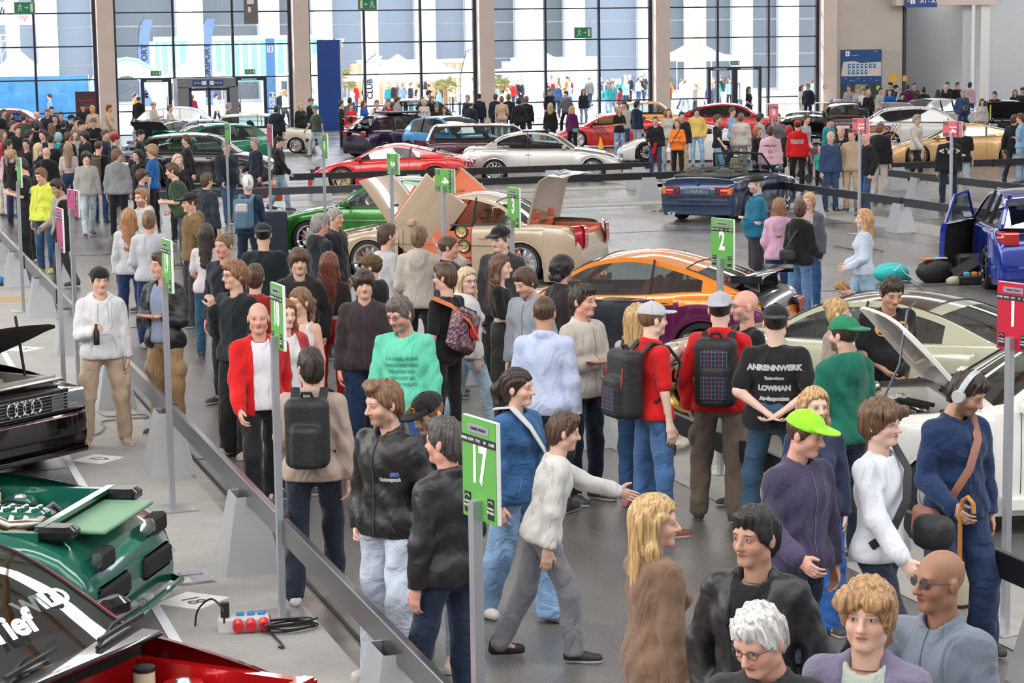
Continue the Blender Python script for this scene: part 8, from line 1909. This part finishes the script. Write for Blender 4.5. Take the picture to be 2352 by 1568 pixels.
for k, cc in enumerate(((.7, .15, .05), (.1, .4, .5), (.7, .5, .4))): MB().box((-.15 + k * .13, 0, .37), (.14, .2, .03), bev=.01, rot=(0, .1 * k, .5 * k)).build('cloth', mat('cloth_%d' % k, cc, .8), t)
t = thing('suitcase', 'upright black suitcase with grey handle on the floor', 'suitcase', (c_[0] + .62, c_[1] - .05, 0), radians(-10)); MB().box((0, 0, .22), (.52, .24, .42), bev=.05).build('case_shell', BAGK, t); MB().tube([(-.12, -.14, .28), (-.08, -.16, .34), (.08, -.16, .34), (.12, -.14, .28)], .012, n=6).build('grab_handle', ALU, t)
t = thing('tool_case', 'small open black tool case in front of the suitcase', 'case', (c_[0] + .38, c_[1] - .5, 0), radians(-15)); MB().box((0, 0, .07), (.5, .3, .14), bev=.02).build('case_base', BAGK, t); MB().box((-.06, .1, .26), (.48, .3, .07), bev=.02, rot=(.3, -.5, 0)).build('case_lid', BAGK, t)
for k, cc in enumerate(((.1, .4, .55), (.75, .25, .05), (.3, .3, .3))): MB().box((-.1 + k * .12, -.03, .16), (.1, .12, .08), bev=.02).build('tool', mat('tool_%d' % k, cc, .5), t)
t = thing('spray_bottle', 'white bottle with turquoise cap before the tool case', 'bottle', (c_[0] + .5, c_[1] - .75, 0)); MB().lathe([(0, 0), (.04, 0), (.04, .2), (.018, .24), (0, .24)], n=14).build('bottle_body', WHT, t); MB().lathe([(.02, .23), (.02, .26), (.006, .31), (0, .31)], n=12).build('bottle_cap', MATS['turquoise'], t); MB().lathe([(.041, .05), (.041, .15)], n=14).build('bottle_label', INK, t)
for k, (dx, dy, cc, lb) in enumerate(((.98, -.05, (.85, .25, .03), 'orange bag leaning at the right of the suitcase'), (.2, .2, (.8, .3, .08), 'orange cloth bundle behind the turquoise bag'), (.05, -.5, (.5, .42, .33), 'crumpled beige cloth before the travel bag'))):
    t = thing('cloth_bundle', lb, 'cloth', (c_[0] + dx, c_[1] + dy, 0)); s = SD((-.2, -.2, -.05), (.2, .2, .4), .018); s.ell((0, 0, .12 if k != 2 else .06), (.12, .09, .17 if k != 2 else .08), 0); s.disp(wrinkle(.012, k)); s.cut(lambda X, Y, Z: -Z + 0 * X + 0 * Y); V, Q = s.mesh(); link('cloth', mesh_from(V, Q, 'cloth', mats=[mat('bundle_%d' % k, cc, .7)]), t)
def cable(label, pts, r=.008, m=None, name='cable'):
    P = [Vector(tuple(q) if len(q) == 3 else (q[0], q[1], r + .012)) for q in pts]; out = []
    for i in range(len(P) - 1):
        a, b, c, d = P[max(i - 1, 0)], P[i], P[i + 1], P[min(i + 2, len(P) - 1)]
        for k in range(6):
            u = k / 6; out.append(.5 * ((2 * b) + (c - a) * u + (2 * a - 5 * b + 4 * c - d) * u * u + (3 * b - a - 3 * c + d) * u ** 3))
    o = MB().tube(out + [P[-1]], r, n=6).build(name, m or BLK_); return tag(o, label, 'cable')
gp = lambda *q: [tuple(G(x, y)[:2]) for x, y in q]
cable('long thin black cable from the bags to the crimson board', gp((2040, 648), (2090, 652), (2124, 672), (2140, 684), (2200, 690), (2288, 710)), .007)
cable('black cable with plug lying before the walking girl', gp((1915, 567), (1940, 572), (1975, 577), (2010, 575), (2028, 580)), .009)
t = thing('straw_heap', 'small heap of dried leaves and clips left of the blue convertible', 'litter', tuple(G(1510, 486))); rr_ = random.Random(2)
for k in range(16): a = rr_.uniform(0, 6.28); x, y = rr_.uniform(-.25, .25), rr_.uniform(-.3, .3); MB().tube([(x, y, .02), (x + .08 * cos(a), y + .08 * sin(a), .05), (x + .15 * cos(a), y + .15 * sin(a), .02)], .01, n=4).build('stalk', mat('straw_%d' % (k % 2), ((.45, .36, .22), (.12, .1, .08))[k % 2], .8), t)
# power strip and coiled cables by pole eighteen
q = G(560, 1448); t = thing('power_strip', 'white power distributor with three red round sockets and blue plugs', 'power strip', tuple(q), radians(-8)); MB().box((0, 0, .05), (.34, .14, .1), bev=.01).build('strip_housing', mat('strip_grey', (.55, .55, .56), .5), t)
for k in range(3):
    MB().cyl((-.0 + k * .085 - .04, -.06, .07), (-.0 + k * .085 - .04, -.13, .055), .036, n=14).build('red_socket', mat('socket_red', (.65, .02, .03), .35), t); MB().box((-.02 + k * .07, .03, .105), (.05, .05, .03), bev=.008).build('blue_socket', mat('socket_blue', (.02, .2, .5), .4), t)
MB().cyl((-.12, 0, .1), (-.12, 0, .2), .03, n=12).build('plug', BLK_, t)
cc = G(665, 1450); cable('black cable coil on the carpet beside the power distributor', [(cc[0] + .17 * cos(a) * (1 + .15 * sin(a * 2.3)), cc[1] + .1 * sin(a) * (1 + .2 * cos(a * 1.7)), .02 + .001 * k) for k, a in enumerate(np.linspace(0, 25, 60))], .007)
cable('black cable arching from the car to the power distributor', [tuple(G(448, 1440)) , tuple(G(455, 1400, .12)), tuple(G(485, 1375, .22)), tuple(G(512, 1400, .2)), tuple(G(515, 1430, .1))], .007)
cable('black cable trailing from the coil toward the red car', gp((580, 1440), (600, 1410), (620, 1425), (618, 1452), (650, 1490), (640, 1492)), .008)
cable('grey cable loop behind the white hoodie boy shoes', gp((190, 1008), (225, 1000), (240, 985), (235, 972), (300, 965), (338, 962), (330, 955), (250, 960), (225, 948)), .008, mat('cable_grey', (.2, .2, .21), .5))
q = G(25, 655); t = thing('cable_heap', 'heap of blue and red plugs on the far left carpet', 'cable', tuple(q))
for k, cc in enumerate(((.02, .2, .5), (.6, .02, .03), (.6, .02, .03), (.5, .4, .25))): MB().cyl((-.2 + k * .12, .05 * (k % 2), .03), (-.14 + k * .12, .08, .12), .05, n=10).build('plug', mat('plug_%d' % k, cc, .4), t)
for k in range(4): MB().tube([(.22 * cos(a + k), .12 * sin(a * 1.2 + k) - .02, .015 + .01 * k) for a in np.linspace(0, 5, 14)], .012, n=5).build('cord', BLK_, t)
q = G(22, 692); t = thing('wooden_frame', 'small light wooden tray on the left carpet', 'tray', tuple(q)); 
for a, b in (((0, -.14, .03), (.5, .02, .06)), ((0, .14, .03), (.5, .02, .06)), ((-.24, 0, .03), (.02, .28, .06)), ((.24, 0, .03), (.02, .28, .06))): MB().box(a, b).build('tray_side', mat('pale_wood', (.6, .42, .25), .6), t)
# kick scooter leaning by the olive car
a = G(1618, 965, .25); b = G(1545, 832, .95); t = thing('kick_scooter', 'cream kick scooter with lettered stem held by the red polo man', 'scooter', (0, 0, 0)); CRS = mat('scooter_cream', (.6, .55, .42), .35, .3)
st = Vector(G(1606, 985, .12)); tp = Vector(G(1553, 835, 1.0)); MB().cyl(st, tp, .02, n=10).build('stem', CRS, t); MB().cyl(st, st + (tp - st) * .62, .028, n=10).build('lower_stem', WHT, t); d = Vector((.23, .1, 0)); MB().cyl(tp - d, tp + d, .016, n=8).build('handlebar', BLK_, t)
for s_ in (-1, 1): MB().cyl(tp + d * s_ * .6, tp + d * s_ * 1.1, .021, n=8).build('grip', BLK_, t)
for k in range(5): MB().cyl(st + (tp - st) * (.15 + .08 * k), st + (tp - st) * (.18 + .08 * k), .0295, n=10).build('stem_letter_mark', INK, t)
dk = Vector((-.35, -.42, 0)); MB().tube([(st[0], st[1], .1), (st[0] + dk[0] * .3, st[1] + dk[1] * .3, .08), (st[0] + dk[0] * 1.3, st[1] + dk[1] * 1.3, .08)], .02, n=6, sq=(.055, .014)).build('deck', CRS, t)
for w_ in (Vector((st[0] + .03, st[1] + .04, .06)), Vector((st[0] + dk[0] * 1.45, st[1] + dk[1] * 1.45, .06))): MB().tube([(w_[0] + .045 * cos(a_) * .6, w_[1] + .045 * cos(a_) * .8, w_[2] + .045 * sin(a_)) for a_ in np.linspace(0, 2 * pi, 16, endpoint=False)], .014, n=6, close=True).build('wheel', BLK_, t)
# pushchair frame beside the green shirt child
q = G(1885, 420); t = thing('pushchair', 'black pushchair with patterned seat before the child in green', 'pushchair', tuple(q), .3)
MB().box((0, 0, .5), (.4, .4, .08), bev=.03).build('seat', BAGK, t); MB().box((0, .18, .72), (.4, .08, .45), bev=.03).build('backrest', mat('pattern_pink', (.2, .06, .1), .7, noise=.7, nscale=12), t)
for s_ in (-1, 1):
    MB().tube([(s_ * .22, -.3, .1), (s_ * .22, 0, .45), (s_ * .22, .35, 1.0)], .014, n=6).build('frame_tube', ALU, t); MB().cyl((s_ * .24, .25, .12), (s_ * .2, .25, .12), .12, n=16).build('wheel', BLK_, t); MB().cyl((s_ * .24, -.3, .09), (s_ * .2, -.3, .09), .09, n=16).build('wheel', BLK_, t)
